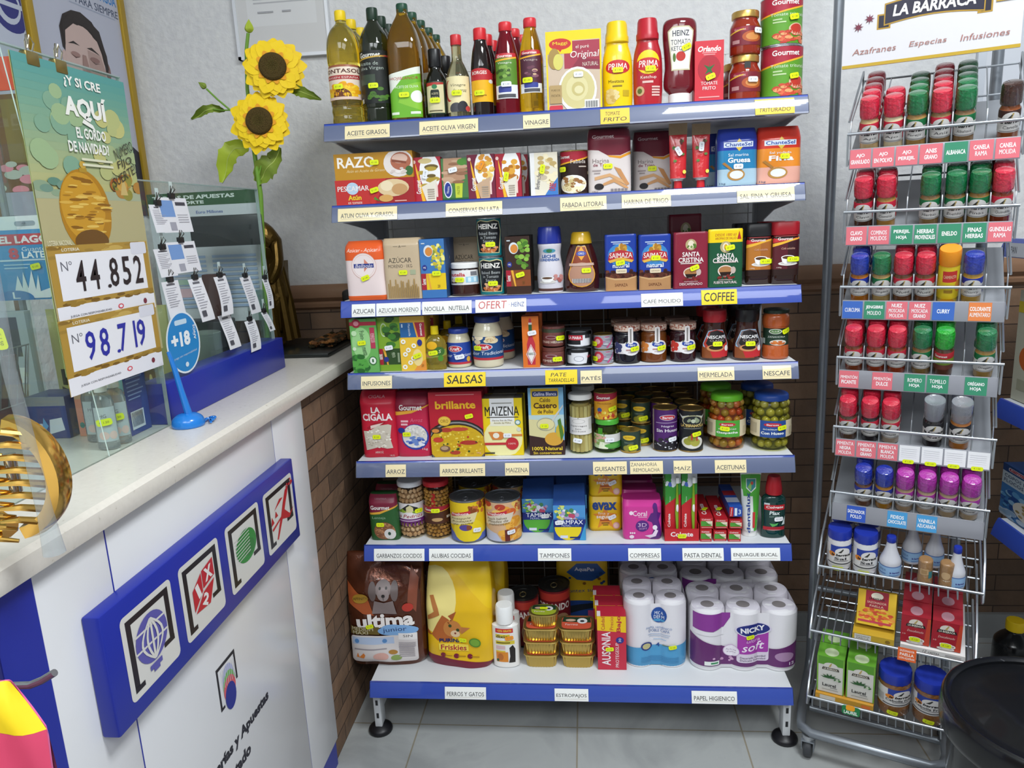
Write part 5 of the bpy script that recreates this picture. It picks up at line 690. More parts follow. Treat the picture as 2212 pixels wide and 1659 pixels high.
def fcan(k): return [R(0, 0, 1, 1, 'e6c41e' if k == 0 else 'd8b08a')] + ([P('5a6ab0', 0, 0, 1, 0, 1, .2, .6, .1, .3, .16, 0, .4), D(.55, .72, 1, 1, 20, .04, .05, ['a85a24', '8a441c', 'c8743a'], 3), E(.55, .28, .3, .3, 'ecd020'), E(.5, .36, .12, .08, '5a4a9a'), R(.52, .3, .6, .42, '8a4a2c')] if k == 0 else [D(0, .7, 1, 1, 16, .1, .08, ['d8642c', 'e8a03a', 'b8402c', 'f0c86a'], 3), D(.5, 0, 1, .6, 14, .12, .1, ['e0962c', 'c8782a', 'efb44a'], 5), P('c0c4d8', 0, 0, .5, 0, .4, .2, 0, .35), R(.55, .0, .64, .3, '6a2a24')]) + [P('e0d2a0' if k == 0 else 'ddd0bc', .12, .38, .66, .5, .74, .74, .16, .66), P('c4283a', .2, .62, .6, .72, .6, .8, .2, .7), T('Freshona', .4, .71, .34, .07, 'f2e6e4', 8, .02), T(('Pineapple', 'Peach halves')[k], .4, .59, .4, .06, '6d5a3a', 8, 0, .3), T(('Rodajas', 'Mitades de')[k], .42, .52, .4, .06, '6d5a3a', 8, 0, .3), T(('de pi\u00f1a', 'melocot\u00f3n')[k], .44, .45, .4, .06, '6d5a3a', 8, 0, .3)]
CAN2 = [(.97, 0), (1, .006), (1, .03), (.985, .04), (.985, .95), (1, .96), (1, .995), (.96, .995), (.95, .975), (.6, .972), (.58, .965), (0, .965)]
f1 = LT('pineapple_can', 'big yellow pineapple can at the front of the sixth shelf', 'can', (974, 1049, 1069, 1176), 6, CAN2, M('8c8e92', .3, .85), None, None, (.04, .95, 180), fcan(0), [(.7, .3, 'w', -8)], 'fruit cans', sm=0)
f2 = LT('peach_can', 'big peach can with cream paper label picture at the front of the sixth shelf', 'can', (1050, 1126, 1069, 1174), 6, CAN2, M('8c8e92', .3, .85), None, None, (.04, .95, 180), fcan(1), [(.66, .26, 'w', 6)], 'fruit cans', sm=0)
for q in (f1, f2): MB().tube([(.004, .0 - .014 + .012 * math.cos(t), .1125) if 0 else (.006 * math.sin(t), -.02 + .011 * math.cos(t), q.children[0].dimensions.z * .965 + .002) for t in [i * math.pi / 6 for i in range(12)]], .0011, M('a9abb0', .3, .9), 6, True).obj('ring_pull', q)
rows(f1, 1, .1, 'big yellow pineapple can', .006); rows(f2, 1, .1, 'big peach can', .006)
def tampon(name_lb, px, c, c2, seed, st):
    X, w, h, yf, z = fit(6, *px); d = .06; hb_ = h
    r = BX('tampon_box', name_lb, 'box', px, 6, d, '1f3c90', [R(0, 0, 1, 1, '24459c'), P('4f94d0', 0, .5, 1, .5, 1, 1, 0, 1), E(.45, .36, .42, .36, c, 26), R(.03, .62, .97, .64, '2c5ab0'), D(.12, .6, .8, .86, 30, .06, .05, ['d8d8ec', 'b0a0c8', 'e8e8f4', '4a8a5a', 'c04a6a'], seed), R(0, .38, 1, .6, '1c2c7c'), T('TAMPAX', .52, .52, .8, .12, 'f0f2f8', b=.02), T('PEARL', .4, .42, .3, .05, 'c9d4ec'), T('compak', .68, .42, .26, .05, '6d9ad0', sh=.2), R(.2, .06, .44, .14, 'd8dcec'), R(.5, .06, .88, .1, '16246c'), P('3f9ad0', .8, 0, 1, 0, 1, .5), D(.05, .6, .5, 1, 16, .05, .03, [c2, 'c9e08a'], seed + 1)], st, 'tampon boxes', sart=[R(0, 0, 1, 1, '3a86c0'), P(c, 0, .1, .8, .1, .5, .6, 0, .5)])
    m = MB(); tw = w * .99; z1 = h; vv = [(-tw / 2, .0, z1), (tw / 2, .0, z1), (tw / 2, d, z1), (-tw / 2, d, z1), (-tw / 2, d, z1 + .03), (tw / 2, d, z1 + .034)]
    m.add(vv, [(0, 1, 5, 4), (0, 4, 3), (1, 2, 5), (2, 3, 4, 5), (0, 3, 2, 1)], M('2a4f94', .4)); m.obj('top_flap', r); return r
t1 = tampon('blue tampon box with green lower arc, set back on the sixth shelf', (1129, 1197, 1078, 1150), '5ab03a', '8ac84a', 3, [(.72, .5, 'w', 5)])
t2 = tampon('blue tampon box with yellow lower arc, in front right of the green one', (1196, 1265, 1092, 1167), 'ecd424', 'e8d84a', 6, [(.18, .52, 'w', 5)])
rows(t1, 1, .07, 'blue and green tampon box', .004); rows(t2, 2, .068, 'blue and yellow tampon box', .004)
EV = [R(0, 0, 1, 1, 'e8bc14'), R(0, 0, 1, .06, 'd0a410'), P('e08a2c', .12, .52, .42, .58, .5, .82, .58, .58, .86, .52, .66, .38, .74, .1, .5, .26, .26, .1, .34, .38), T('evax', .48, .76, .74, .24, '27488e', b=.04), T('fina y', .45, .54, .34, .1, 'f4e2cc'), T('segura', .46, .42, .46, .11, 'f7ece0', b=.02), R(.34, .32, .66, .36, 'a8481c'), R(.38, .24, .62, .27, '7a5a1c'), R(.42, .18, .58, .21, '7a5a1c'), E(.82, .18, .1, .1, 'e0a0a4'), E(.82, .18, .07, .07, 'e8c4b4')]
SB_W = [(.96, 0), (1, .08), (1, .9), (.97, 1)]; SB_D = [(.9, 0), (1, .1), (1, .85), (.8, 1)]
e1 = BG('sanitary_pad_pack', 'yellow pack of pads with orange star, lower of the stacked pair on the sixth shelf', 'pad pack', (1272, 1344, 1076, 1148), 6, .07, M('dcb21a', .28), EV, SB_W, SB_D, [(.7, .44, 'w', 25)], 'pad packs', p=6)
eh = z_at(1076, e1.location.x, e1.location.y) - ZS[6]
dup(e1, e1.location + Vector((.002, .006, eh - .001)), 'yellow pack of pads with orange star, upper of the stacked pair on the sixth shelf')
co = BG('sanitary_pad_pack', 'shiny magenta pack of pads with a purple figure, front of the sixth shelf', 'pad pack', (1345, 1430, 1082, 1166), 6, .06, M('c8328a', .18, coat=.5), [R(0, 0, 1, 1, 'd03c94'), P('5a2478', .78, .85, .88, .85, .9, .7, .98, .66, .92, .5, .97, .3, 1, .02, .7, 0, .8, .3, .74, .45, .62, .5, .72, .68, .78, .7), E(.82, .85, .06, .09, '5a2478'), T('Coral', .44, .68, .36, .13, 'f2dcea', b=.01), E(.22, .69, .05, .05, 'f2dcea'), R(.4, .58, .62, .6, 'e8a8cc'), E(.5, .36, .17, .15, '5a2a80'), T('3D', .5, .39, .22, .1, 'e0c4e0'), T('SOFT', .52, .29, .2, .05, 'd0a8d0'), E(.82, .32, .06, .06, 'f0e8f0'), P('e8d4e8', .56, .1, .75, .14, .84, .28, .9, .24, .84, .1, .7, .04), E(.2, .18, .02, .025, 'f2dcea'), E(.25, .18, .02, .025, 'f2dcea'), E(.3, .18, .02, .025, 'f2dcea'), E(.23, .08, .06, .05, 'f2dcea')], SB_W, SB_D, [], 'pad packs', amp=.0018, p=6, rough=.18)
rows(co, 2, .066, 'shiny magenta pad pack', -.004)
# toothbrush display
Xd, wd_, hd, yd, zd = fit(6, 1436, 1510, 1143, 1169)
tr = MB(); tt = .0012; dT = .09
tr.box(-wd_ / 2, 0, 0, wd_ / 2, dT, tt, M('b8222a', .45))
for x0, x1, y0, y1, hh in ((-wd_ / 2, wd_ / 2, 0, tt, hd), (-wd_ / 2, wd_ / 2, dT - tt, dT, hd * 2.2), (-wd_ / 2, -wd_ / 2 + tt, tt, dT - tt, hd * 1.3), (wd_ / 2 - tt, wd_ / 2, tt, dT - tt, hd * 1.3)): tr.box(x0, y0, tt, x1, y1, hh, M('b8222a', .45))
dfm = lambda x, y, o: (x - wd_ / 2, -o, y)
tr.art([R(0, 0, 1, 1, 'c4262e'), T('Colgate', .5, .5, .66, .5, 'f0e4e2', b=.03)], dfm, wd_, hd)
tro = tag(tr.obj('toothbrush_tray', None, (Xd, yd, zd + .0006)), 'red card display tray holding upright toothbrush packs on the sixth shelf', 'display tray'); sticker(tro, dfm, wd_, hd, .5, .45)
ht = z_at(1024, Xd, yd) - ZS[6] - .004; tw = wd_ / 2 - .004
def tbrush(x, y, lb):
    m = MB().box(-tw / 2, 0, 0, tw / 2, .0012, ht, M('c62830', .4))
    m.art([R(0, 0, 1, 1, 'c4242c'), P('3c9a3a', 0, .5, 1, .68, 1, 1, 0, 1), R(.4, .82, 1, 1, 'd8dce0'), D(0, .78, .6, .92, 10, .1, .03, ['4a6ac0', 'e4e8f0'], 3), E(.72, .94, .14, .03, '2a6a8a'), T('Colgate', .28, .3, .4, .16 / tw * .012, 'f0e2e0', 90, .03)] if 0 else [R(0, 0, 1, 1, 'c4242c'), P('3c9a3a', 0, .5, 1, .68, 1, 1, 0, 1), R(.4, .84, 1, 1, 'd8dce0'), D(0, .76, .6, .92, 10, .12, .03, ['4a6ac0', 'e4e8f0'], 3), T('Colgate', .27, .27, .95, .05, 'f0e2e0', 90, .03), T('Premier', .3, .6, .4, .02, 'd8ead0', 90)], lambda x, y, o: (x - tw / 2, -o, y), tw, ht)
    r = tag(m.obj('toothbrush_pack', None, (x, y, zd + .0012 + .0008)), lb, 'toothbrush pack', 'toothbrush packs')
    bx_ = tw * .26; b = MB(); G_ = M('8ab02c', .25, coat=.4); W_ = M('e8eae8', .3)
    b.tube([(bx_, -.004, ht * .04), (bx_, -.004, ht * .2), (bx_ - .001, -.0045, ht * .4), (bx_, -.004, ht * .58), (bx_, -.004, ht * .8), (bx_, -.004, ht * .93)], [.0022, .0032, .0042, .0036, .0022, .0026], G_, 8); b.ball((bx_, -.0066, ht * .47), .004, W_, 2, (.8, .6, 3)); b.box(bx_ - .0035, -.013, ht * .86, bx_ + .0035, -.006, ht * .95, W_, .001); b.obj('toothbrush', r)
    bl = MB().tube([(bx_, -.006, ht * .03), (bx_, -.0075, ht * .5), (bx_, -.0085, ht * .97)], [.006, .0078, .0072], GLASS('ffffff', 0, .05, 1.25), 10); bl.obj('blister', r); return r
k0 = tbrush(Xd - tw / 2 - .001, yd + .016, 'green and red toothbrush pack, front left of the display tray')
dup(k0, (Xd + tw / 2 + .001, yd + .016, k0.location.z), 'green and red toothbrush pack, front right of the display tray')
for k in (1, 2, 3):
    for sx, nm in ((-1, 'left'), (1, 'right')): dup(k0, (Xd + sx * (tw / 2 + .001), yd + .016 + k * .018, k0.location.z), 'green and red toothbrush pack, %s in the %s file of the display tray' % (ORD[k], nm))
# toothpaste cartons lying end-on
TPE = [R(0, 0, 1, 1, 'b8222a'), P('e0dcc0', .05, .22, .95, .22, .95, .95, .05, .95), P('4f9a3a', .05, .22, .95, .22, .6, .5, .3, .8, .05, .95), P('c0262e', .05, .7, .95, .7, .95, .95, .05, .95), T('Colgate', .46, .82, .7, .16, 'f0e0de', b=.03), T('Herbal', .68, .42, .44, .14, '5a6a34', sh=.2), R(.1, .06, .9, .14, 'd88a88')]
dl = .15
def tpaste(px, lb, z0=None, yf=None, blue=0, rz=0):
    a = TPE if not blue else [R(0, 0, 1, 1, '2448a0'), R(.0, .0, .3, 1, 'b8222a'), T('Colgate', .15, .5, .7, .12, 'f0e0de', 85, .03), P('d8e4f0', .4, .1, .6, .1, .6, .9, .4, .9), T('3', .8, .5, .2, .5, 'c9d8ec', b=.02)]
    px = (px[0] + .8, px[1] - .8, *px[2:])
    return BX('toothpaste_box', lb, 'toothpaste', px, 6, dl, 'b8222a' if not blue else '2448a0', a, [], 'toothpaste boxes', yf=yf, z0=z0, rz=rz, tart=[R(0, 0, 1, 1, 'b4202a'), T('Colgate', .5, .35, 2.3, .1, 'f0e2e0', 90, .03)] if not blue else [R(0, 0, 1, 1, '2a55b0'), R(0, .2, 1, .4, 'c0c8dc'), R(0, .5, 1, .7, 'b02a34')])
q1 = tpaste((1512, 1538, 1145, 1170), 'red toothpaste box lying end-on, left of the bottom row')
q2 = tpaste((1541, 1570, 1147, 1169), 'red toothpaste box lying end-on, middle of the bottom row'); q3 = tpaste((1572, 1601, 1147, 1170), 'red toothpaste box lying end-on, right of the bottom row', rz=0)
zt = ZS[6] + max(q.dimensions.z for q in (q1, q2, q3)) + .0012
q4 = tpaste((1512, 1541, 1119), 'red toothpaste box lying end-on, left of the upper row', zt, q1.location.y + .004); q5 = tpaste((1544, 1573, 1122), 'red toothpaste box lying end-on, middle of the upper row', zt, q1.location.y + .004); q6 = tpaste((1575, 1604, 1124), 'red toothpaste box lying end-on, right of the upper row', zt, q1.location.y + .004)
sticker(q4, lambda x, y, o: (x - .01, .02 + y, .0265 + o), .03, .05, .4, .5, 'y', 60); sticker(q5, lambda x, y, o: (x - .01, .02 + y, .0265 + o), .03, .05, .4, .5, 'y', 60)
tpaste((1575, 1604, 1096), 'blue and red toothpaste box lying on top of the red ones', zt + max(q.dimensions.z for q in (q4, q5, q6)) + .0012, q1.location.y + .006, 1)
X, w, h, yf, z = fit(6, 1601, 1645, 1024, 1161)
td = tag(empty('toothpaste_tube', (X, yf + .016, z + .0006)), 'tall white and green toothpaste tube standing on its cap beside the mouthwash', 'toothpaste')
vs = []; sg = 24; n = 12; wv = w
for j in range(n + 1):
    v = j / n; aw = wv / 2 * (.72 + .28 * v); bw = wv / 2 * (.7 * (1 - v) ** .8 + .04)
    for k in range(sg): th = 2 * math.pi * k / sg; vs.append((aw * math.cos(th), bw * math.sin(th), h * (.1 + .86 * v)))
m = MB().add(vs, [(j * sg + k, j * sg + (k + 1) % sg, (j + 1) * sg + (k + 1) % sg, (j + 1) * sg + k) for j in range(n) for k in range(sg)] + [tuple(range(sg - 1, -1, -1)), tuple(n * sg + k for k in range(sg))], M('e6eae6', .25, coat=.5))
def tfm(x, y, o):
    v = y / (h * .86); aw = wv / 2 * (.72 + .28 * v); bw = wv / 2 * (.7 * max(0, 1 - v) ** .8 + .04); q = max(-.97, min(.97, (x / wv - .5) * 2))
    return (q * aw, -bw * math.sqrt(1 - q * q) - o - .0004, h * .1 + y)
m.art([P('4fa83a', .7, 0, 1, 0, 1, 1, 0, 1, .1, .62, .6, .62), P('5ab044', 0, .75, .2, .7, .5, 1, 0, 1), P('e8ece4', .25, .76, .5, .68, .76, .76, .76, .93, .25, .93), P('3a8a90', .28, .78, .5, .7, .73, .78, .73, .92, .28, .92), P('8ac060', .32, .78, .5, .72, .55, .9), E(.55, .85, .07, .03, 'c04a3a'), T('denta', .4, .25, .42, .2, '24408c', 90, .03) , T('DENTALUX', .32, .34, 3.4, .055, '24408c', 90, .02)][:6] + [T('dentalux', .34, .33, 2.1, .075, '24408c', 90, .02), R(.6, .06, .76, .34, 'c43a3a')], tfm, wv, h * .86, wv / 8, h / 14)
m.obj('tube_body', td); MB().box(-wv / 2 * 1.02, -.0012, h * .955, wv / 2 * 1.02, .0012, h, M('dfe3dd', .3), .0004).obj('crimped_end', td)
MB().lathe([(wv * .36, 0), (wv * .37, .001), (wv * .36, h * .1), (0, h * .1)], M('ececea', .35), (0, 0, 0), 24, .75).obj('cap', td)
LT('mouthwash_bottle', 'dark green mouthwash bottle with a red cap at the right end of the sixth shelf', 'bottle', (1641, 1694, 1024, 1163), 6, [(.95, 0), (1, .015), (.97, .1), (.96, .3), (1, .5), (1, .6), (.85, .67), (.6, .7), (.56, .72)], M('12403c', .06, trans=.25, coat=.6), [(.64, .71), (.66, .72), (.66, .8), (.52, .97), (.46, 1), (0, 1)], M('b8222c', .3), (.12, .6, 120),
   [R(.05, .86, .3, .96, 'c9d0d4'), R(.06, .72, .94, .9, 'c0262e'), T('Colgate', .5, .81, .7, .11, 'f2e6e4', b=.03, sh=.1), T('Plax', .5, .62, .42, .13, 'd4dede', b=.03, sh=.1), T('SOFT MINT', .5, .49, .42, .05, 'a8bcb8'), P('5ab05a', .3, .26, .42, .14, .6, .2, .66, .28, .5, .24), R(0, .02, 1, .14, 'a82430'), P('cfdcdc', .8, .2, 1, .5, 1, .2), E(.5, .03, .3, .01, 'd8a0a0')], [(.6, .32, 'w', 3)], None, fy=.6, lname='cap')
# ------------------------------------------------------------------ bottom shelf: pet food, paper
DOG = [E(.5, .72, .1, .075, '8a7c7a'), E(.5, .675, .075, .06, '9a8c8a'), E(.36, .7, .05, .085, '6d605e', a=.15), E(.64, .7, .05, .085, '6d605e', a=-.15), E(.46, .73, .014, .012, '2a2422'), E(.54, .73, .014, .012, '2a2422'), E(.5, .665, .022, .016, '2c2624'), P('84767 4'.replace(' ', ''), .34, .5, .66, .5, .62, .62, .5, .6, .38, .62), R(.495, .625, .505, .655, '6a5e5c')]
um = BG('dog_food_bag', 'shiny copper brown dog food bag with a grey puppy picture, bottom shelf', 'pet food bag', (748, 915, 1216, 1464), 7, .1, M('5e301c', .16, .5, coat=.5, bump=.35, bs=35),
   [P('a8542c', .02, .78, .3, .62, .36, .48, .22, .5, .05, .6), P('8a4a34', .85, .9, .95, .8, .9, .5, .8, .6)] + DOG + [E(.2, .64, .1, .045, 'a8802c'), T('AFFINITY', .2, .64, .18, .025, '3a2a18'), E(.8, .555, .07, .04, 'b8382c'), T('ultima', .5, .44, .74, .13, 'efe8e4', 3, .04), R(.04, .31, .42, .38, '6a5a2a'), T('MEDIUM', .2, .36, .28, .035, 'c9bfa0', b=.02), T('MAXI', .17, .325, .2, .03, 'c9bfa0', b=.02), E(.66, .345, .26, .05, '7faad8'), E(.58, .36, .14, .045, '7faad8'), T('junior', .62, .35, .3, .05, '24386a', 2), RR(.04, .05, .9, .3, 'd9d2d0', .12, 1.5), R(.06, .22, .6, .285, 'b4c4de'), R(.66, .26, .9, .32, 'e6e2e0'), T('SIN', .78, .295, .12, .022, '4a4448'), E(.12, .25, .03, .02, '5a8ac0'), E(.48, .25, .03, .02, '5a8ac0'), R(.08, .17, .5, .18, '9a9298'), E(.42, .105, .1, .035, 'd8a89c'), E(.58, .145, .06, .02, 'b0803c'), E(.62, .095, .07, .025, '8aa05a'), P('d8803a', .1, .1, .12, .14, .14, .1, .2, .14, .22, .12, .2, .09)] + [R(.66, .1 + .018 * i, .86, .108 + .018 * i, 'a8a0a4') for i in range(6)] + [R(.66, .2 + .016 * i, .88, .207 + .016 * i, 'a8a0a4') for i in range(3)],
   [(.92, 0), (1, .04), (1, .85), (.98, 1)], [(.8, 0), (1, .08), (1, .7), (.5, .88), (.08, 1)], [(.3, .385, 'y', 15)], 'pet food bags', amp=.002, seed=5, rz=math.radians(3), lean=.02)
rows(um, 1, .235, 'copper brown dog food bag', .10)
CAT = [P('b4622c', .0, .3, .1, .3, .2, .42, .28, .5, .38, .47, .44, .42, .5, .37, .44, .3, .36, .24, .2, .26, 0, .36), P('a8572a', .44, .46, .5, .55, .37, .5), P('c07a44', .56, .4, .7, .4, .56, .33), E(.43, .38, .135, .085, 'c8813f', a=-.3), E(.47, .33, .07, .035, 'e8c9a0', a=-.2), E(.4, .41, .025, .016, '3a4a24'), E(.51, .37, .025, .016, '3a4a24'), E(.47, .335, .015, .01, '8a3a2c'), P('b8743c', .08, .66, .14, .67, .22, .56, .24, .5, .18, .48, .05, .44, .05, .48, .16, .53), P('8a4a24', .4, .47, .42, .45, .43, .47), P('8a4a24', .36, .45, .38, .43, .4, .44)]
fk = BG('cat_food_bag', 'tall yellow cat food bag with a ginger cat picture on the bottom shelf', 'pet food bag', (912, 1060, 1226, 1462), 7, .1, M('d8a812', .25),
   [R(0, 0, 1, 1, 'e6b81a'), E(.15, .62, .34, .3, 'f0de8a'), P('ecc41c', 0, 1, 1, 1, 1, .55, .4, .9), P('7a1c34', 0, 0, 1, 0, 1, .06, .5, .08, 0, .12)] + CAT + [T('PURINA', .4, .265, .34, .035, '1c2a5c', b=.03), R(.22, .17, .66, .235, 'f0d44a'), T('Friskies', .44, .2, .38, .05, 'a8283a', b=.02), E(.76, .26, .09, .045, '5a8a2c'), E(.76, .26, .07, .034, '7aa83a')] + [E(.28 + .2 * i, .125, .04, .022, '7a1c34') for i in range(3)] + [R(.3 + .2 * i, .12, .42 + .2 * i, .128, 'a87a1c') for i in range(3)],
   [(.9, 0), (1, .05), (1, .7), (.94, .9), (.86, 1)], [(.9, 0), (1, .06), (1, .55), (.45, .85), (.05, 1)], [(.58, .275)], 'pet food bags', amp=.002, seed=8, rz=math.radians(-6), lean=.02)
MB().box(-.058, .043, .232, .058, .05, .2345, M('e4dccc', .5)).obj('folded_edge', fk) if 0 else None
rows(fk, 1, .112, 'tall yellow cat food bag', .02)
sh_ = LT('pet_shampoo_bottle', 'white flat shampoo bottle with white cap and dog picture on the bottom shelf', 'bottle', (1066, 1122, 1298, 1452), 7, [(.86, 0), (.96, .015), (1, .06), (1, .62), (.92, .68), (.6, .72), (.56, .74)], M('eceae6', .25, coat=.4), [(.62, .72), (.66, .73), (.66, .97), (.6, 1), (0, 1)], M('f2f2f0', .3), (.08, .66, 110), [R(.1, .86, .85, .98, 'c83034'), T('+25% GRATIS', .48, .92, .6, .06, 'f0d83a', b=.02), R(.1, .72, .7, .82, 'd8c43a'), T('dixie', .38, .76, .5, .08, '2a2a2a', b=.02), R(.1, .54, .9, .64, 'd9c43a'), R(.14, .57, .7, .6, '5a501c'), P('241f1c', .62, .02, .9, .02, .92, .4, .8, .52, .66, .44, .68, .2), R(.1, .04, .6, .32, 'd8862c'), R(.1, .32, .5, .36, 'e0c03a'), E(.3, .18, .12, .1, 'b86a2c'), E(.18, .09, .06, .04, '2c5a3a'), R(.12, .4, .5, .5, 'd8b8b8')], [(.6, .5, 'o', 8)], 'shampoo bottles', fy=.5, lname='cap')
rows(sh_, 1, .06, 'white flat shampoo bottle', -.002)
# foil trays
GOLD = M('c2a55a', .25, .92); GOLD2 = M('d2b668', .3, .9)
def foil(lb, px, z0=None, yf=None, oct_=False, h=.034, dx=0):
    X, w, h_, yf, z = fit(7, *px, yf=yf, z0=z0); R_ = w / 2; fy = .8; n = 5 if not oct_ else 2.6
    k = 1 / sq(math.pi / 4, n) if 0 else 1
    m = MB().lathe([(R_ * .8, 0), (R_ * .82, .002), (R_ * .9, h - .006), (R_ * .9, h - .003)], GOLD, seg=144, fy=fy, n=n, rib=.022, nr=36)
    m.lathe([(R_ * .9, h - .003), (R_ * .99, h - .003), (R_, h - .0015), (R_ * .98, h), (R_ * .9, h - .0005), (0, h - .0005)], GOLD2, seg=48, fy=fy, n=n)
    def tf(x, y, o): return ((x - .5) * 2 * R_ * .9, (y - .5) * 2 * R_ * .9 * fy, h + o)
    s_ = [('p', 'c8543a' if not oct_ else '9aa82c', [(.5 + .46 * sq(t, n) * math.cos(t), .5 + .46 * sq(t, n) * math.sin(t)) for t in [i * math.pi / 16 for i in range(32)]])]
    m.art(s_ + [P('1f3a24', .05, .55, .95, .5, .93, .9, .1, .92), E(.68, .62, .16, .2, 'd8d8d8', 14), E(.68, .6, .07, .08, '3a3a3c', 10), E(.32, .66, .16, .09, 'c9a890'), T('cesar' if 0 else 'Terrina', .34, .34, .4, .12, 'f0e0d8', sh=.2)], tf, 1, 1, 0, 0, .0004)
    return tag(m.obj('foil_tray', None, (X + dx, yf + R_ * fy, z + .0006)), lb, 'foil tray', 'foil trays of pet food')
ft = foil('gold foil pet food tray at the bottom of the left stack', (1130, 1208, 1420, 1467)); hs = .0352
for k, nm in ((1, 'second from the bottom'), (2, 'third from the bottom')): dup(ft, ft.location + Vector((.001 * k, .001 * k, hs * k)), 'gold foil pet food tray, %s of the left stack' % nm)
o8 = foil('small octagonal gold foil tray on top of the left stack', (1141, 1207, 1326), ZS[7] + hs * 3, ft.location.y - .03, True)
ft2 = foil('gold foil pet food tray at the bottom of the right stack', (1210, 1288, 1420, 1466))
for k, nm in ((1, 'middle'), (2, 'top')): dup(ft2, ft2.location + Vector((-.001 * k, .001 * k, hs * k)), 'gold foil pet food tray, %s of the right stack' % nm)
for q, col in ((o8, 'y'),): sticker(q, lambda x, y, o: (x - .02, y - .02, .034 + o), .04, .04, .5, .55, col)
ORL = [R(0, 0, 1, 1, '7a1c24'), R(0, .8, 1, .96, 'b83a30'), T('ORLANDO', .5, .68, .74, .15, 'ece2dc', b=.03), E(.66, .3, .2, .24, 'b8906a'), E(.7, .34, .1, .14, 'd0ac84'), E(.62, .24, .05, .05, '4a2a20')]
for lb, px, yy in (('maroon dog food can with black top, lower left behind the foil trays', (1101, 1165, 1278), .1), ('maroon dog food can with black top, behind and right of its twin', (1165, 1233, 1258), .135)):
    oc_ = LT('dog_food_can', lb, 'can', px, 7, CAN2, M('2a2a2a', .35, .4), None, None, (.04, .95, 180), ORL, [], 'dog food cans', yf=yy, sm=0)
    zt_ = oc_.children[0].dimensions.z; MB().tube([(.008 * math.sin(t), -.01 + .013 * math.cos(t), zt_ * .965 + .003) for t in [i * math.pi / 6 for i in range(12)]], .0013, M('b9a878', .3, .9), 6, True).obj('ring_pull', oc_)
BG('scouring_pad_pack', 'yellow and blue pack of scouring pads standing at the back of the bottom shelf', 'cleaning pack', (1203, 1314, 1212), 7, .06, M('d8b020', .3), [R(0, 0, 1, 1, 'e0b824'), P('2a5aa0', .2, .82, .4, .95, .8, .95, .96, .8, .7, .68, .4, .7), T('AquaPur', .56, .86, .4, .07, 'e8ecf4', b=.02), T('Spontex suave', .5, .52, .8, .08, '24407c', 3), R(0, .0, 1, .36, '22458c'), P('1c2430', 0, .24, 1, .36, 1, .3, 0, .1), D(.05, .42, .95, .98, 10, .03, .02, ['8a5a1c', '2a4a7c'], 3), R(.6, .05, .9, .2, 'c04a7a')], SB_W, SB_D, [(.72, .4, 'y', 10)], None, yf=.23, seed=6, p=6)
au = BX('panty_liner_box', 'tall red box of panty liners with sideways white lettering on the bottom shelf', 'box', (1291, 1353, 1332, 1457), 7, .05, 'b8283a', [R(0, 0, 1, 1, 'c42e44'), P('ecc41e', .0, .74, 1, .7, 1, 1, 0, 1), T('Bajo', .76, .86, .55 * 1.2, .09, 'b8283a', 90, .03), T('Precio', .5, .87, .5, .06, 'b8283a', 90), T('Calidad', .2, .87, .5, .06, 'b8283a', 90), T('AUSONIA', .3, .4, 1.3, .15, 'f2e4e6', 90, .02), T('PROTEGESLIP', .68, .28, .95, .055, 'f2e4e6', 90), E(.78, .56, .14, .06, '2c3488'), T('30', .78, .56, .14, .04, 'e8e8f4', 90)], [(.42, .4, 'y', 5)], 'panty liner boxes', tart=[R(0, 0, 1, 1, 'b8283c'), R(0, .0, .12, .5, 'e4d8d8')])
rows(au, 2, .052, 'tall red panty liner box', -.004)
PAPER = M('e9e7ea', .7, bump=.15, bs=50)
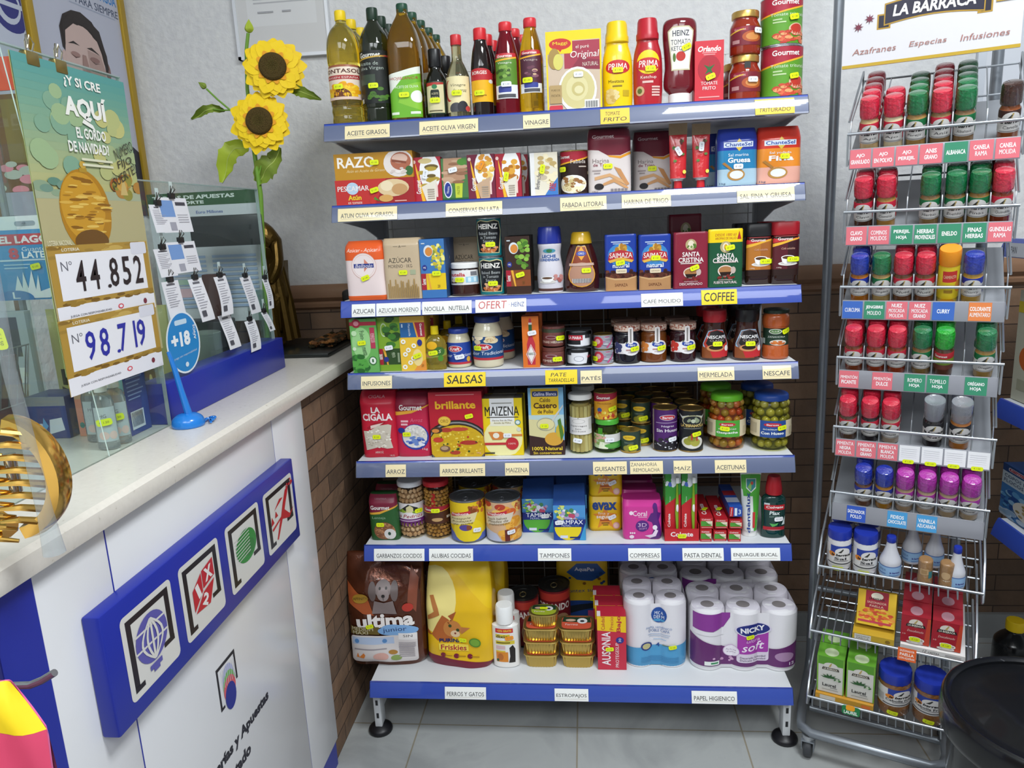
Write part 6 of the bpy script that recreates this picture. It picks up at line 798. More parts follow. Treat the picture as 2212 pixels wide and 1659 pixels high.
def rolls(lb, px, nx, art, st, grp, grp_lb, seed=0):
    X, w, h, yf, z = fit(7, *px); r = w / nx / 2
    t = tag(empty('toilet_roll_pack', (X, yf, z + .0006)), lb, 'toilet paper', grp)
    for j in range(2):
        for i in range(nx):
            c = (-w / 2 + r * (2 * i + 1), r + j * 2 * r * .96, .001)
            MB().lathe([(r * .96, 0), (r * .97, h * .01), (r * .97, h * .93), (r * .9, h * .97), (r * .7, h * .982), (r * .38, h * .975)], PAPER, c, 32).lathe([(r * .375, h * .9752), (r * .36, h * .96), (r * .35, h * .75), (0, h * .75)], M('8b8682', .9), c, 28).obj('roll', t)
            MB().lathe([(r * .335, h * .75), (r * .335, h * .965)], M('9a9690', .8), c, 24).obj('core', t) if 0 else None
    # printed wrap: follows the rolls with shallow hollows between them
    n = 90
    def fy_(x):
        best = 0
        for i in range(nx):
            dx = x - (-w / 2 + r * (2 * i + 1))
            if abs(dx) < r: best = max(best, math.sqrt(r * r - dx * dx))
        inner = abs(x) < w / 2 - r
        return r - (max(best, r * .72) if inner else best)
    def wf(x, y, o):
        q = max(-w / 2 * .995, min(w / 2 * .995, x - w / 2)); v = y / h
        pin = .0 if v > .08 else (.08 - v) / .08 * .006
        return (q * (1 - pin * 1.5), fy_(q) - o - .0008 + pin * .7, .001 + y * .965)
    xs = [w / 2 * .995 * math.sin(math.pi / 2 * (2 * i / n - 1)) for i in range(n + 1)]
    vs = []
    for v in (0.0, .03, .08, .5, .97):
        vs += [wf(x + w / 2, v * h, 0) for x in xs] + [(x, 2 * r * .96 + 2 * r - fy_(x) + .0006, .001 + v * h * .965) for x in reversed(xs)]
    k = 2 * (n + 1); m = MB().add(vs, [(j * k + i, j * k + (i + 1) % k, (j + 1) * k + (i + 1) % k, (j + 1) * k + i) for j in range(4) for i in range(k)], M('e6e3e8', .28, coat=.4))
    m.art(art, wf, w, h, w / 60, h / 20, .0012, .25, .00008); m.obj('wrap', t)
    for s in st: sticker(t, wf, w, h, *s, du=.004)
    # clear film over the tops
    fv = []; N_ = 16
    for j in range(N_ + 1):
        for i in range(N_ + 1):
            x = -w / 2 * .96 + w * .96 * i / N_; y = r * .3 + (3.92 * r - r * .6) * j / N_; fv.append((x, y, h * .99 + .002 * math.sin(7 * i + 3 * j) * math.sin(5 * j + i)))
    MB().add(fv, [(j * (N_ + 1) + i, j * (N_ + 1) + i + 1, (j + 1) * (N_ + 1) + i + 1, (j + 1) * (N_ + 1) + i) for j in range(N_) for i in range(N_)], GLASS('f6f4f8', .0, .12, 1.25)).obj('clear_film', t)
    return t, 3.92 * r
mi, dm = rolls('white and light blue four-roll toilet paper pack at the front, left of the purple pack', (1349, 1486, 1300, 1443), 2, [R(0, 0, 1, .3, '4f9ac8'), P('4f9ac8', 0, .3, .3, .32, .6, .34, 1, .36, 1, .3, 0, .3), E(.55, .8, .12, .12, '27509c'), T('MICA', .55, .83, .13, .05, 'e8eef4'), T('DERM', .55, .77, .16, .05, 'e8eef4'), E(.55, .72, .09, .02, '4f9ac8'), T('PAPEL HIGI\u00c9NICO', .55, .61, .4, .04, '6d8ab8'), T('DOBLE CAPA', .55, .56, .32, .04, '4a6aa0'), R(.38, .5, .72, .51, 'a8b8d0'), R(.4, .47, .7, .48, 'a8b8d0'), R(.46, .42, .66, .43, '9ab8d4'), E(.35, .33, .09, .065, '2a3a7c'), E(.35, .33, .065, .045, 'c0b884'), T('4', .53, .34, .06, .06, '2a4a8c', b=.02), R(.6, .335, .74, .35, '5a7a6a')] + [R(.26, .08 + .025 * i, .86, .086 + .025 * i, '3a78a8') for i in range(4)], [(.76, .33, 'y', 10)], 'toilet paper on the bottom shelf', '')
dup(mi, mi.location + Vector((-.003, dm + .004, 0)), 'white and light blue four-roll toilet paper pack, behind the front one')
ni, dn_ = rolls('big purple and white twelve-roll toilet paper pack at the right end of the bottom shelf', (1494, 1729, 1322, 1474), 3, [P('8a3a94', .02, .98, .36, .98, .36, .9, .3, .74, .2, .68, .02, .7), P('e6e3e8', .02, .7, .2, .67, .3, .73, .3, .6, .02, .62), P('642c68', 0, .08, 1, .08, 1, .5, .8, .4, .6, .32, .3, .4, .1, .52, 0, .6), D(.15, .1, .4, .3, 6, .015, .02, ['b98ab0', 'c9a0c0'], 3), E(.86, .26, .09, .08, 'a884a8', a=.3), RR(.42, .15, .72, .66, 'd8ccdc', .08, .7), RR(.425, .3, .715, .66, 'a23ca4', .06, .7), E(.57, .71, .17, .115, 'ded8e8', 26, .1), E(.57, .71, .155, .1, '26307c', 26, .1), T('NICKY', .565, .715, .23, .09, 'f0eef4', 4, .04), T('ultra', .57, .53, .13, .06, 'e0b8e0', 5, 0, .3), T('soft', .57, .42, .22, .14, 'f2e4f4', 5, .01, .3), T('Decorado Suavidad', .57, .235, .24, .035, '4a3a5a'), T('Delicate Suavidad', .57, .19, .24, .03, '4a3a5a'), E(.37, .33, .075, .1, 'c9a8cc'), E(.37, .33, .068, .09, 'ece6ee'), T('Perfume', .37, .35, .09, .025, '8a6a90', sh=.2), T('al talco', .37, .31, .08, .025, '8a6a90', sh=.2), R(.12, .1, .26, .17, 'e4e8e4'), R(.18, .12, .25, .15, '3a8a5a'), T('12', .93, .14, .05, .05, 'e4d4e8', b=.02)], [(.54, .6, 'y', 10)], 'toilet paper on the bottom shelf', '')
dup(ni, ni.location + Vector((-.004, dn_ + .004, 0)), 'big purple and white twelve-roll toilet paper pack, behind the front one')
# ------------------------------------------------------------------ spice rack, turned towards the till
RA = math.radians(24); RWO = Vector((.5446, -.0822, 0)); RD = Vector((math.cos(RA), -math.sin(RA), 0)); RN = Vector((math.sin(RA), math.cos(RA), 0))
def rloc(x, y, z): return RWO + RD * x + RN * y + Vector((0, 0, z))
def rpx(px, py, y):      # pixel -> (x, z) on the rack's own plane y
    d = CF + CR * ((px - 1106) / FPX) - CU * ((py - 829.5) / FPX); p0 = RWO + RN * y
    X = CL + d * ((p0 - CL).dot(RN) / d.dot(RN)) - RWO; return X.dot(RD), X.z
GM = M('8f959c', .35, .6); GW = M('a9aeb4', .3, .8)
rack = tag(empty('spice_rack', RWO, -RA), 'grey wire spice rack on castors with jar trays, baskets and a header sign', 'display rack')
def bend(p, q, r, c, n=6):   # quarter bend helper in the x-z plane
    return [(c[0] + r * math.cos(math.radians(p + (q - p) * i / n)), c[1], c[2] + r * math.sin(math.radians(p + (q - p) * i / n))) for i in range(n + 1)]
FRAME_Y = .245; xl, xr = -.046, .252
rb_ = .045
def post(x, fx, up):
    p = [(x, FRAME_Y, 1.96), (x, FRAME_Y, 1.2), (x, FRAME_Y, .6), (x, FRAME_Y, .074 + rb_)] + [(x, FRAME_Y - rb_ + rb_ * math.cos(math.radians(q)), .074 + rb_ - rb_ * math.sin(math.radians(q))) for q in (22, 45, 68, 90)] + [(x + (fx - x) * .5, .09, .074)]
    return p if up else p[::-1]
fl_, fr_ = -.034, .262
front = [(fl_, .03, .074), (fl_ + .006, -.004, .074), (fl_ + .03, -.02, .074), (fr_ - .03, -.02, .074), (fr_ - .006, -.004, .074), (fr_, .03, .074)]
MB().tube(post(xl, fl_, 1) + front + post(xr, fr_, 0), .0105, GM, 8).obj('frame', rack, ang=50)
MB().tube([(xl, FRAME_Y, .3), (xr, FRAME_Y, .3)], .008, GM, 8).obj('cross_bar', rack, ang=50); MB().tube([(fl_ + .01, .1, .056), (fr_ - .01, .1, .056)], .008, GM, 8).obj('cross_bar', rack, ang=50)
for cx, cy in ((-.012, -.008), (.246, -.008), (-.04, .2), (.256, .2)):
    c = MB().lathe([(.014, .05), (.014, .062), (0, .062)], M('b9bcc0', .3, .8), (cx, cy, 0), 16); c.box(cx - .014, cy - .008, .022, cx - .0115, cy + .022, .052, GM, .001); c.box(cx + .0115, cy - .008, .022, cx + .014, cy + .022, .052, GM, .001); c.box(cx - .014, cy - .014, .048, cx + .014, cy + .018, .051, GM); c = c.obj('caster', rack)
    w_ = MB(); w_.lathe(smooth_prof([(.008, -.009), (.02, -.009), (.0245, -.006), (.0245, .006), (.02, .009), (.008, .009)], 3), M('3a3c40', .5), (0, 0, 0), 24)
    w_.v = [(cx + v[2], cy + .008 + v[0], .0246 + v[1]) for v in w_.v]; w_.obj('wheel', c)
X0, X1 = .014, .288; PW = (X1 - X0) / 7
ZT = [1.344, 1.200, 1.056, .915, .770, .628]; TILT = math.radians(25)
pk, gn, bl_, og, wh, lb2 = 'd9707a', '3c8a6a', '3f68b8', 'e0824a', 'e4e4e6', '4a9ad0'
STRIPS = [[('AJO', 'GRANULADO', pk), ('AJO', 'EN POLVO', pk), ('AJO', 'PEREJIL', pk), ('ANIS', 'GRANO', pk), ('ALBAHACA', '', gn), ('CANELA', 'RAMA', pk), ('CANELA', 'MOLIDA', pk)],
          [('CLAVO', 'GRANO', pk), ('COMINOS', 'MOLIDOS', pk), ('PEREJIL', 'HOJA', gn), ('HIERBAS', 'PROVENZALES', gn), ('ENELDO', '', gn), ('FINAS', 'HIERBAS', gn), ('GUINDILLAS', 'RAMA', pk)],
          [('CURCUMA', '', bl_), ('JENGIBRE', 'MOLIDO', gn), ('NUEZ', 'MOSCADA', 'MOLIDA', pk), ('NUEZ', 'MOSCADA', 'GRANO', pk), ('CURRY', '', bl_), None, ('COLORANTE', 'ALIMENTARIO', og)],
          [('PIMENT\u00d3N', 'PICANTE', pk), None, ('PIMENT\u00d3N', 'DULCE', pk), ('ROMERO', 'HOJA', gn), ('TOMILLO', 'HOJA', gn), None, ('OR\u00c9GANO', 'HOJA', gn)],
          [('PIMIENTA', 'NEGRA', 'MOLIDA', pk), ('PIMIENTA', 'NEGRA', 'GRANO', pk), ('PIMIENTA', 'BLANCA', 'MOLIDA', pk), 0, 0, 0, 0],
          [None, ('SAZONADOR', 'POLLO', '3358b8'), None, ('FIDEOS', 'CHOCOLATE', lb2), ('VAINILLA', 'AZUCARADA', lb2), None, None]]
SHIFT = {(2, 6): -.5, (3, 2): -.45, (3, 6): -.4, (5, 1): -.3, (5, 3): -.35, (5, 4): 0}
SJ = [(.86, 0), (.96, .02), (1, .06), (1, .5), (.97, .55), (.86, .6), (.84, .66)]
CAPC = {'R': 'c4243c', 'G': '136b3c', 'B': '22349a', 'M': 'a8329c', 'N': '3a2018', 'L': '1f9c2a', 'O': 'e8901c', 'C': '8a8c92'}
CNAME = {'R': 'red-capped', 'G': 'green-capped', 'B': 'blue-capped', 'M': 'magenta-capped', 'N': 'brown-capped', 'L': 'bright green-capped', 'O': 'orange-capped', 'C': 'clear-capped'}
def slabel(cap, word, rot):
    bc = CAPC[cap] if cap != 'C' else '222226'; return [R(0, 0, 1, 1, 'd9d6d2'), R(0, .66, 1, 1, bc), E(.5, .6, .26, .34, 'd9d6d2', 22), P('b9a060', .42, .62, .52, .9, .56, .88, .5, .62), P('3a3a34', .36, .6, .5, .84, .52, .8, .46, .6), T('la barraca', .5, .5, .62, .17, '1c1a1a', b=.04, sh=.2), T(word, .5, .24, .4, .13, '4a4648', sh=.1), R(.86, .1, .98, .5, bc), R(.2, .04, .8, .09, '9a9694')]
def content_fm(root, col, Rj, hj): pass
JARS = [  # tray, pixel column of the front cap, cap, contents, jars in file, word, what the tag says
 [(1878, 'R', 'c8a878', 5, 'Ajo', 'AJO GRANULADO'), (1931, 'R', 'd8c4a0', 2, 'Ajo', 'AJO EN POLVO'), (1981, 'G', 'a8824a', 4, 'Perejil', 'AJO PEREJIL'), (2034, 'R', '8a6a44', 5, 'Anis', 'ANIS GRANO'), (2087, 'G', '8a6a48', 5, 'Albahaca', 'ALBAHACA'), (2196, 'N', '8a4a24', 1, 'Canela', 'CANELA MOLIDA')],
 [(1865, 'R', '4a2c22', 5, 'Clavo', 'CLAVO GRANO'), (1915, 'R', 'a87c3c', 2, 'Comino', 'COMINOS MOLIDOS'), (2010, 'G', '8a6c44', 3, 'Hierbas', 'HIERBAS PROVENZALES'), (2068, 'G', '80643c', 3, 'Eneldo', 'ENELDO'), (2114, 'G', '8c6a34', 4, 'Finas', 'FINAS HIERBAS'), (2176, 'R', '7a3018', 4, 'Guindilla', 'GUINDILLAS RAMA')],
 [(1857, 'B', 'a8641c', 3, 'Curcuma', 'CURCUMA'), (1905, 'G', 'a88a54', 1, 'Jengibre', 'JENGIBRE MOLIDO'), (1951, 'R', '6a442c', 3, 'Nuez', 'NUEZ MOSCADA MOLIDA'), (1999, 'R', '74482c', 3, 'Nuez', 'NUEZ MOSCADA GRANO'), (2055, 'O', 'c8922c', 1, 'Curry', 'CURRY'), (2100, 'B', 'b08a3c', 1, 'Curry', 'blank third strip')],
 [(1844, 'R', '7a3c20', 3, 'Pimenton', 'PIMENT\u00d3N PICANTE'), (1893, 'R', '8a3418', 3, 'Pimenton', 'PICANTE gap'), (1937, 'R', '8f3a1c', 3, 'Pimenton', 'PIMENT\u00d3N DULCE'), (1992, 'G', '84683c', 2, 'Romero', 'ROMERO HOJA'), (2041, 'L', '5a3a2a', 2, 'Tomillo', 'TOMILLO HOJA'), (2130, 'G', '9a7a40', 2, 'Oregano', 'OR\u00c9GANO HOJA')],
 [(1827, 'R', '5a4030', 2, 'Pimienta', 'PIMIENTA NEGRA MOLIDA'), (1881, 'R', '2a2426', 2, 'Pimienta', 'PIMIENTA NEGRA GRANO'), (1923, 'R', 'a89480', 2, 'Pimienta', 'PIMIENTA BLANCA MOLIDA'), (2018, 'C', '241f22', 2, 'Sal', 'second white tag'), (2077, 'C', 'a8682c', 2, 'Pimienta', 'third white tag')],
 [(1865, 'B', '6a4632', 2, 'Pollo', 'SAZONADOR POLLO'), (1910, 'B', 'a8741c', 1, 'Pollo', 'SAZONADOR POLLO gap'), (1955, 'M', 'a88c6c', 2, 'Azucar', 'FIDEOS CHOCOLATE'), (2002, 'M', 'b0967a', 2, 'Vainilla', 'VAINILLA AZUCARADA'), (2050, 'M', 'a89070', 2, 'Azucar', 'VAINILLA gap'), (2098, 'M', 'ac9474', 2, 'Azucar', 'last lowest-tray')]]
ROWW = ['top', 'second', 'third', 'fourth', 'fifth', 'lowest']
RJ, HJ = .0164, .1
def jar_x(t, px, cap): return JX[t, px]
def jar_col(t, px, cap):      # column of the front cap at its own height and depth
    hj = HJ * (1.1 if cap in 'CO' else 1); rj = RJ * (1.06 if cap in 'CO' else 1)
    yc = .012 + rj - hj * .8 * math.sin(TILT); zc = ZT[t] - .0095 + hj * .8 * math.cos(TILT); p0 = rloc(0, yc, zc)
    k = (px - 1106) / FPX; aa = CR - CF * k; return -((p0 - CL).dot(aa)) / RD.dot(aa)
JX = {}
for t in range(6):      # neighbouring files keep clear of each other and of the wires
    xs = [jar_col(t, px, cap) for px, cap, *_ in JARS[t]]; rs = [RJ * (1.1 if cap in 'CO' else 1.03) for _, cap, *_ in JARS[t]]
    for _ in range(40):
        for i in range(len(xs) - 1):
            g = rs[i] + rs[i + 1] + .0036 - (xs[i + 1] - xs[i])
            if g > 0: xs[i] -= g / 2; xs[i + 1] += g / 2
    for (px, *_), x in zip(JARS[t], xs): JX[t, px] = min(max(x, X0 + RJ * 1.03 + .004), X1 - RJ * 1.03 - .004)
for t in range(6):
    z = ZT[t]; tr_ = MB()
    tr_.box(X0, -.004, z - .038, X1, -.002, z, M('8e8f96', .3, coat=.4), .0006)
    tr_.tube([(X0 - .004, -.012, z + .027), (X1 + .006, -.012, z + .027)], .003, GW, 8)
    c_, s_ = math.cos(TILT), math.sin(TILT); fz = z - .0155
    js = sorted(jar_x(t, px, cap) for px, cap, *_ in JARS[t]); dv = [X0 + .001] + [(p + q) / 2 for p, q in zip(js, js[1:])] + [X1 - .001]
    k_ = 0
    while k_ < len(dv) - 1:
        if dv[k_ + 1] - dv[k_] > .058: dv.insert(k_ + 1, min(dv[k_] + PW, js[-1] - RJ * 2.3) if False else (dv[k_] + dv[k_ + 1]) / 2 if all(abs((dv[k_] + dv[k_ + 1]) / 2 - q) > RJ + .003 for q in js) else (max([q for q in js if q < dv[k_ + 1]]) + RJ * 1.08 + .003)) if min(abs((max([q for q in js if q < dv[k_ + 1]] + [0]) + RJ * 1.08 + .003) - dv[k_ + 1]), 9) > .01 else None
        if dv[k_ + 1] is None: dv.pop(k_ + 1)
        k_ += 1
    for x in dv:
        tr_.tube([(x, -.001, z - .006), (x, -.009, z + .028), (x, -.004, z + .05), (x, .235 * c_, z + .05 + .235 * s_)], .0014, GW, 5)
    tr_.add([(X0, 0, fz), (X1, 0, fz), (X1, .24 * c_, fz + .24 * s_), (X0, .24 * c_, fz + .24 * s_)], [(0, 1, 2, 3)], M('8f9298', .45))
    tr_.tube([(X0, .242 * c_, z - .006 + .242 * s_), (X1, .242 * c_, z - .006 + .242 * s_)], .0022, GW, 6)
    tr_.tube([(X0, .235 * c_, z + .05 + .235 * s_), (X1, .235 * c_, z + .05 + .235 * s_)], .0022, GW, 6)
    for sx in (X0 - .003, X1 + .003): tr_.tube([(sx, -.012, z + .027), (sx, -.006, z - .03), (sx, .225, z + .03), (sx, .225, z + .17), (sx, -.004, z + .05)], .0022, GW, 6)
    tr_ = tr_.obj('jar_tray', rack, ang=50)
    for i, it in enumerate(STRIPS[t]):
        if it is None: continue
        x = X0 + PW * (i + SHIFT.get((t, i), 0)) + .0015; fm = lambda a, b, o, x=x, z=z: (x + a, -.0042 - o, z - .037 + b)
        if it == 0: A = [R(0, .06, 1, .98, wh)] + [R(.1, .3 + .12 * k, .85, .32 + .12 * k, 'cfcfd4') for k in range(5)] + [RR(.18, -.06, .74, .17, 'dcea14', .4, 1), T('\u20ac 1.50', .46, .06, .3, .09, '6d7430')]
        else:
            ws = [q for q in it[:-1] if q]; A = [R(0, .03, 1, .98, it[-1])]
            for k, s in enumerate(ws): A.append(T(s, .5, .5 + (.5 * (len(ws) - 1) - k) * (.3 if len(ws) < 3 else .27), min(.9, .16 + .085 * len(s)), .22 if len(ws) < 3 else .2, 'f2f0f0', b=.025))
        tag(MB().art(A, fm, PW - .003, .036, 0, 0, .0004, .35, clip=False).obj('spice_tag', tr_), (' '.join(it[:-1]).strip() + ' tag') if it else 'white paper tag with a neon price')
# header sign
hs_ = MB(); y0 = .012; bw, bh, bz = .282, .26, 1.492; xs0 = -.008
hs_.box(xs0, y0, bz, xs0 + bw, y0 + .006, bz + bh, M('d8d6d8', .3), .001)
fm = lambda a, b, o: (xs0 + a, y0 - o, bz + b)
RIB = [(.2, .2, .8, .18), ]
a = [R(0, 0, 1, 1, 'd0ced2'), R(0, 0, 1, .022, 'b8982c'), P('a8842c', .2, .235, .28, .235, .28, .335, .2, .335), P('1f1d2e', .21, .245, .27, .245, .27, .325, .21, .325), P('a8842c', .84, .245, .76, .245, .76, .345, .84, .345), P('1f1d2e', .83, .255, .78, .255, .78, .335, .83, .335),
     ('p', 'a8842c', [(.24 + .56 * i / 8, .255 + .03 * math.sin(math.pi * i / 8)) for i in range(9)] + [(.8 - .56 * i / 8, .4 + .03 * math.sin(math.pi * i / 8)) for i in range(9)]), ('p', '211f33', [(.247 + .546 * i / 8, .265 + .03 * math.sin(math.pi * i / 8)) for i in range(9)] + [(.793 - .546 * i / 8, .39 + .03 * math.sin(math.pi * i / 8)) for i in range(9)]),
     T('LA BARRACA', .52, .345, .46, .075, 'eeeae4', b=.03, sh=.15), T('Azafranes', .19, .105, .26, .04, 'a07068', sh=.15), T('Especias', .5, .105, .21, .045, 'a07068', sh=.15), T('Infusiones', .81, .105, .26, .04, 'a07068', sh=.15)]
for cx, cy in ((.09, .27), (.155, .315)): a.append(('p', '6d2038', [(cx + (.032 if k % 2 == 0 else .012) * math.cos(k * math.pi / 8), cy + (.034 if k % 2 == 0 else .013) * math.sin(k * math.pi / 8)) for k in range(16)]))
a += [R(.855, .3, .965, .42, 'b08c34'), T('DESDE', .91, .39, .06, .018, 'e8d8a0'), T('1969', .91, .355, .07, .03, '5a4418', sh=.2), R(.87, .31, .95, .325, 'd8c07a'), E(.52, .55, .22, .14, 'a8842c', 28), E(.52, .55, .205, .128, '211f33', 28), R(.4, .44, .64, .56, 'e4e2e4'), R(.44, .44, .46, .52, '211f33'), R(.48, .44, .5, .52, '211f33'), R(.55, .44, .6, .53, '211f33'), P('e4e2e4', .38, .56, .52, .66, .66, .56), D(.06, .46, .28, .62, 26, .04, .008, ['8a8c74', 'a8a890', '6d705c'], 3)]
hs_.art(a, fm, bw, bh, 0, 0, .0004, .3); hs_.obj('header_sign', rack)
# ------------------------------------------------------------------ spice jars
FITO = None
_fit = fit
def fit(*a, **k): return FITO if FITO else _fit(*a, **k)
def rk(fn, x, y, z, w, h, tilt, *args, rz=0, **kw):
    global FITO
    FITO = (0, w, h, 0, 0); r = fn(*args, **kw); FITO = None
    oy = r.location.y      # turned things are centred, cartons start at their front face
    c_, s_ = math.cos(tilt), math.sin(tilt); r.location = rloc(x, y + oy * c_ + .0006 * s_ * -1, z + oy * s_ + .0006); r.rotation_euler = (tilt, 0, -RA + rz); return r
sj_rng = random.Random(5)
for t in range(6):
    for px, cap, cont, n, word, says in JARS[t]:
        big = cap == 'O'; hj = HJ * (1.1 if cap in 'CO' else 1); rj = RJ * (1.06 if cap in 'CO' else 1)
        z0 = ZT[t] - .0155 + .012 * math.tan(TILT) + .0006; x = jar_x(t, px, cap)
        lab = '%s spice jar at the front of the %s file' % (CNAME[cap], says)
        capl = [(.95, .63), (1.0, .64), (1.02, .68), (1.03, .8), (1.0, .94), (.9, .985), (.7, 1), (0, 1)] if cap != 'C' else [(.9, .6), (.95, .62), (1.0, .66), (1.06, .97), (1.03, .99), (.9, .975), (0, .97)]
        lm = M(CAPC[cap], .16, coat=1, bump=.7, bs=180) if cap != 'C' else M('b4b8c0', .12, trans=.55, coat=.6, bump=.3, bs=200)
        r = rk(LT, x, .012, z0 + .001, 2 * rj, hj, TILT, 'spice_jar', lab, 'spice jar', (0, 0, 0), 1, SJ if not big else [(.9, 0), (1, .03), (1, .7), (.95, .74)], M(cont if not big else 'e0c024', .12, coat=.7), capl if not big else [(1.0, .72), (1.03, .74), (1.06, .97), (1, 1), (0, 1)], lm if not big else M('e8901c', .35),
               (.17, .55, 200) if not big else (.1, .7, 190), (slabel(cap, word, 0) if cap != 'L' else [R(0, 0, 1, 1, '6d3a2c'), R(0, .6, 1, 1, 'b82a34'), R(0, .3, 1, .66, '7a9a2c'), GOUR(.4, .82, .4, .14), T('Tomillo', .5, .46, .34, .1, 'd8e0b8')]) if not big else [R(0, 0, 1, 1, 'e8cc2c'), R(.3, .55, .72, .9, 'c8342c'), T('CARMENCITA', .51, .72, .36, .1, 'f0d8b0'), E(.8, .4, .14, .2, 'd88a2c'), R(.36, .2, .6, .3, 'a8801c')],
               [] if not big else [(.5, .06, 'o')], 'spice jars on the %s tray' % ROWW[t], rot=sj_rng.choice((0, 0, -8, 10, -25 if px > 2100 else 6)), seg=20, sm=2, lname='cap', bname='jar_body', lrib=0)
        for k_ in range(1, n):
            s_ = k_ * (2.06 * rj + .0016)
            q = dup(r, r.location + (RN * math.cos(TILT) + Vector((0, 0, math.sin(TILT)))) * s_, '%s spice jar, %s in the %s file' % (CNAME['G' if cap == 'L' else cap], ORD[k_], says))
    if t == 2:
        for k_ in (1,):   # blue caps waiting behind the orange one
            src = [o for o in COL.objects if o.get('label', '').startswith('blue-capped spice jar at the front of the CURCUMA')][0]
            xx = jar_x(2, 2055, 'O') - .0022; s_ = RJ + .0006 + k_ * .0372; dup(src, rloc(xx, .012 + s_ * math.cos(TILT), ZT[t] - .0149 + .012 * math.tan(TILT) + s_ * math.sin(TILT)), 'blue-capped spice jar, %s behind the orange-capped jar on the third tray' % ('first', 'second')[k_ - 1])
# ------------------------------------------------------------------ wire baskets
T2 = math.radians(10)
BK = [(.486, -.002, .292), (.33, -.012, .29), (.166, -.012, .285)]
for z, x0, x1 in BK:
    b = MB(); c_, s_ = math.cos(T2), math.sin(T2); n = 18
    b.tube([(x0 - .004, -.02, z), (x1 + .004, -.02, z)], .0032, GW, 8)
    for i in range(n):
        x = x0 + .006 + (x1 - x0 - .012) * i / (n - 1); b.tube([(x, -.02, z), (x + .001, -.022, z - .02), (x, -.012, z - .013), (x, .22 * c_, z - .014 + .23 * s_), (x, .23 * c_, z + .06 + .23 * s_)], .0014, GW, 5)
    for v in (.06, .13, .2): b.tube([(x0, v * c_, z - .016 + v * s_), (x1, v * c_, z - .016 + v * s_)], .002, GW, 6)
    b.tube([(x0, .23 * c_, z + .06 + .23 * s_), (x1, .23 * c_, z + .06 + .23 * s_)], .0022, GW, 6)
    for sx, o in ((x0 - .004, -1), (x1 + .004, 1)): b.tube([(sx, .2, z + .12), (sx, .02, z + .05), (sx, -.018, z + .006), (sx, -.024, z - .016), (sx, -.012, z - .024), (sx, .05, z - .014), (sx, .22 * c_, z + .23 * s_ - .014)], .0026, GW, 6)
    b.obj('wire_basket', rack, ang=50)
def rbox(px, y, bk, lab=None):
    """pixels x0, x1, top, bottom on the rack plane y -> x centre, width, height, base height"""
    x0, za = rpx(px[0], px[2], y); x1, zb = rpx(px[1], px[2], y); _, zc = rpx((px[0] + px[1]) / 2, px[3], y); zt_ = (za + zb) / 2
    return (x0 + x1) / 2, x1 - x0, zt_ - zc
def floor_z(bk, y): return BK[bk][0] - .0098 + y * math.tan(T2)
SALT = M('e2e0e2', .2, coat=.6)
def saltart(word): return [R(0, 0, 1, 1, 'dedbd8'), R(.3, .55, 1, 1, '27409c'), E(.62, .66, .2, .26, 'dedbd8', 20), P('3a3a34', .5, .66, .62, .86, .64, .82, .58, .66), E(.34, .56, .09, .12, 'e0882c'), T('la barraca', .58, .55, .5, .13, '1c1a1a', b=.04, sh=.2), T(word, .56, .36, .3 if len(word) < 5 else .6, .13, '2c2c30', b=.02), R(.4, .23, .76, .26, '7a7678'), R(.2, .08, .9, .13, '33333a'), R(.03, .2, .22, .6, 'b8b4b2')]
WJ = [(.9, 0), (1, .02), (1, .7), (.96, .76), (.9, .79)]; WL = [(.95, .77), (1, .78), (1, .96), (.95, 1), (0, 1)]
for i, (px, lb) in enumerate((((1790, 1845, 1122, 1240), 'leftmost on the upper wire basket'), ((1846, 1902, 1124, 1244), 'second from the left on the upper wire basket'))):
    x, w, h = rbox(px, .02, 0); s = rk(LT, x, -.004, floor_z(0, -.004), w * .95, .094, T2, 'salt_jar', 'large white salt jar with blue lid, ' + lb, 'salt jar', (0,) * 3, 1, WJ, SALT, WL, M('22349a', .3), (.12, .64, 190), saltart('Sal'), [(.5, .06)], 'salt jars', lname='lid')
    dup(s, s.location + RN * .066 + Vector((0, 0, .066 * math.tan(T2))), 'large white salt jar with blue lid, behind the one %s' % lb.split(' on ')[0])
CB = [(.94, 0), (1, .02), (1, .32), (.94, .42), (.7, .56), (.5, .72), (.4, .86), (.38, .88)]
for px, y, lb in (((1901, 1954, 1150, 1252), -.006, 'leftmost, beside the salt jars'), ((1950, 1998, 1138, 1232), .06, 'second, behind the left brown tub'), ((2000, 2046, 1140, 1236), .06, 'third, behind and between the brown tubs'), ((2048, 2096, 1150, 1254), -.006, 'rightmost on the upper wire basket')):
    x, w, h = rbox(px, y + .02, 0)
    rk(LT, x, max(y, -.004), floor_z(0, max(y, -.004)), w * .93, .092, T2, 'baking_soda_bottle', 'blue-capped cone bottle of white powder, ' + lb, 'bottle', (0,) * 3, 1, CB, M('d6d6dc', .1, trans=.15, coat=.6), [(.42, .86), (.44, .87), (.42, .985), (.38, 1), (0, 1)], M('22349a', .3), (.06, .32, 180), [R(0, 0, 1, 1, '8fb4d8'), R(0, .92, 1, 1, '4a6aa8'), T('SODA', .3, .6, .2, .2, '3a5a94'), T('la barraca', .66, .4, .3, .18, '3c3488', b=.03, sh=.2), R(.1, .2, .4, .3, '5a7ab0'), R(.5, .1, .8, .16, '5a7ab0')], [], 'cone bottles of white powder')
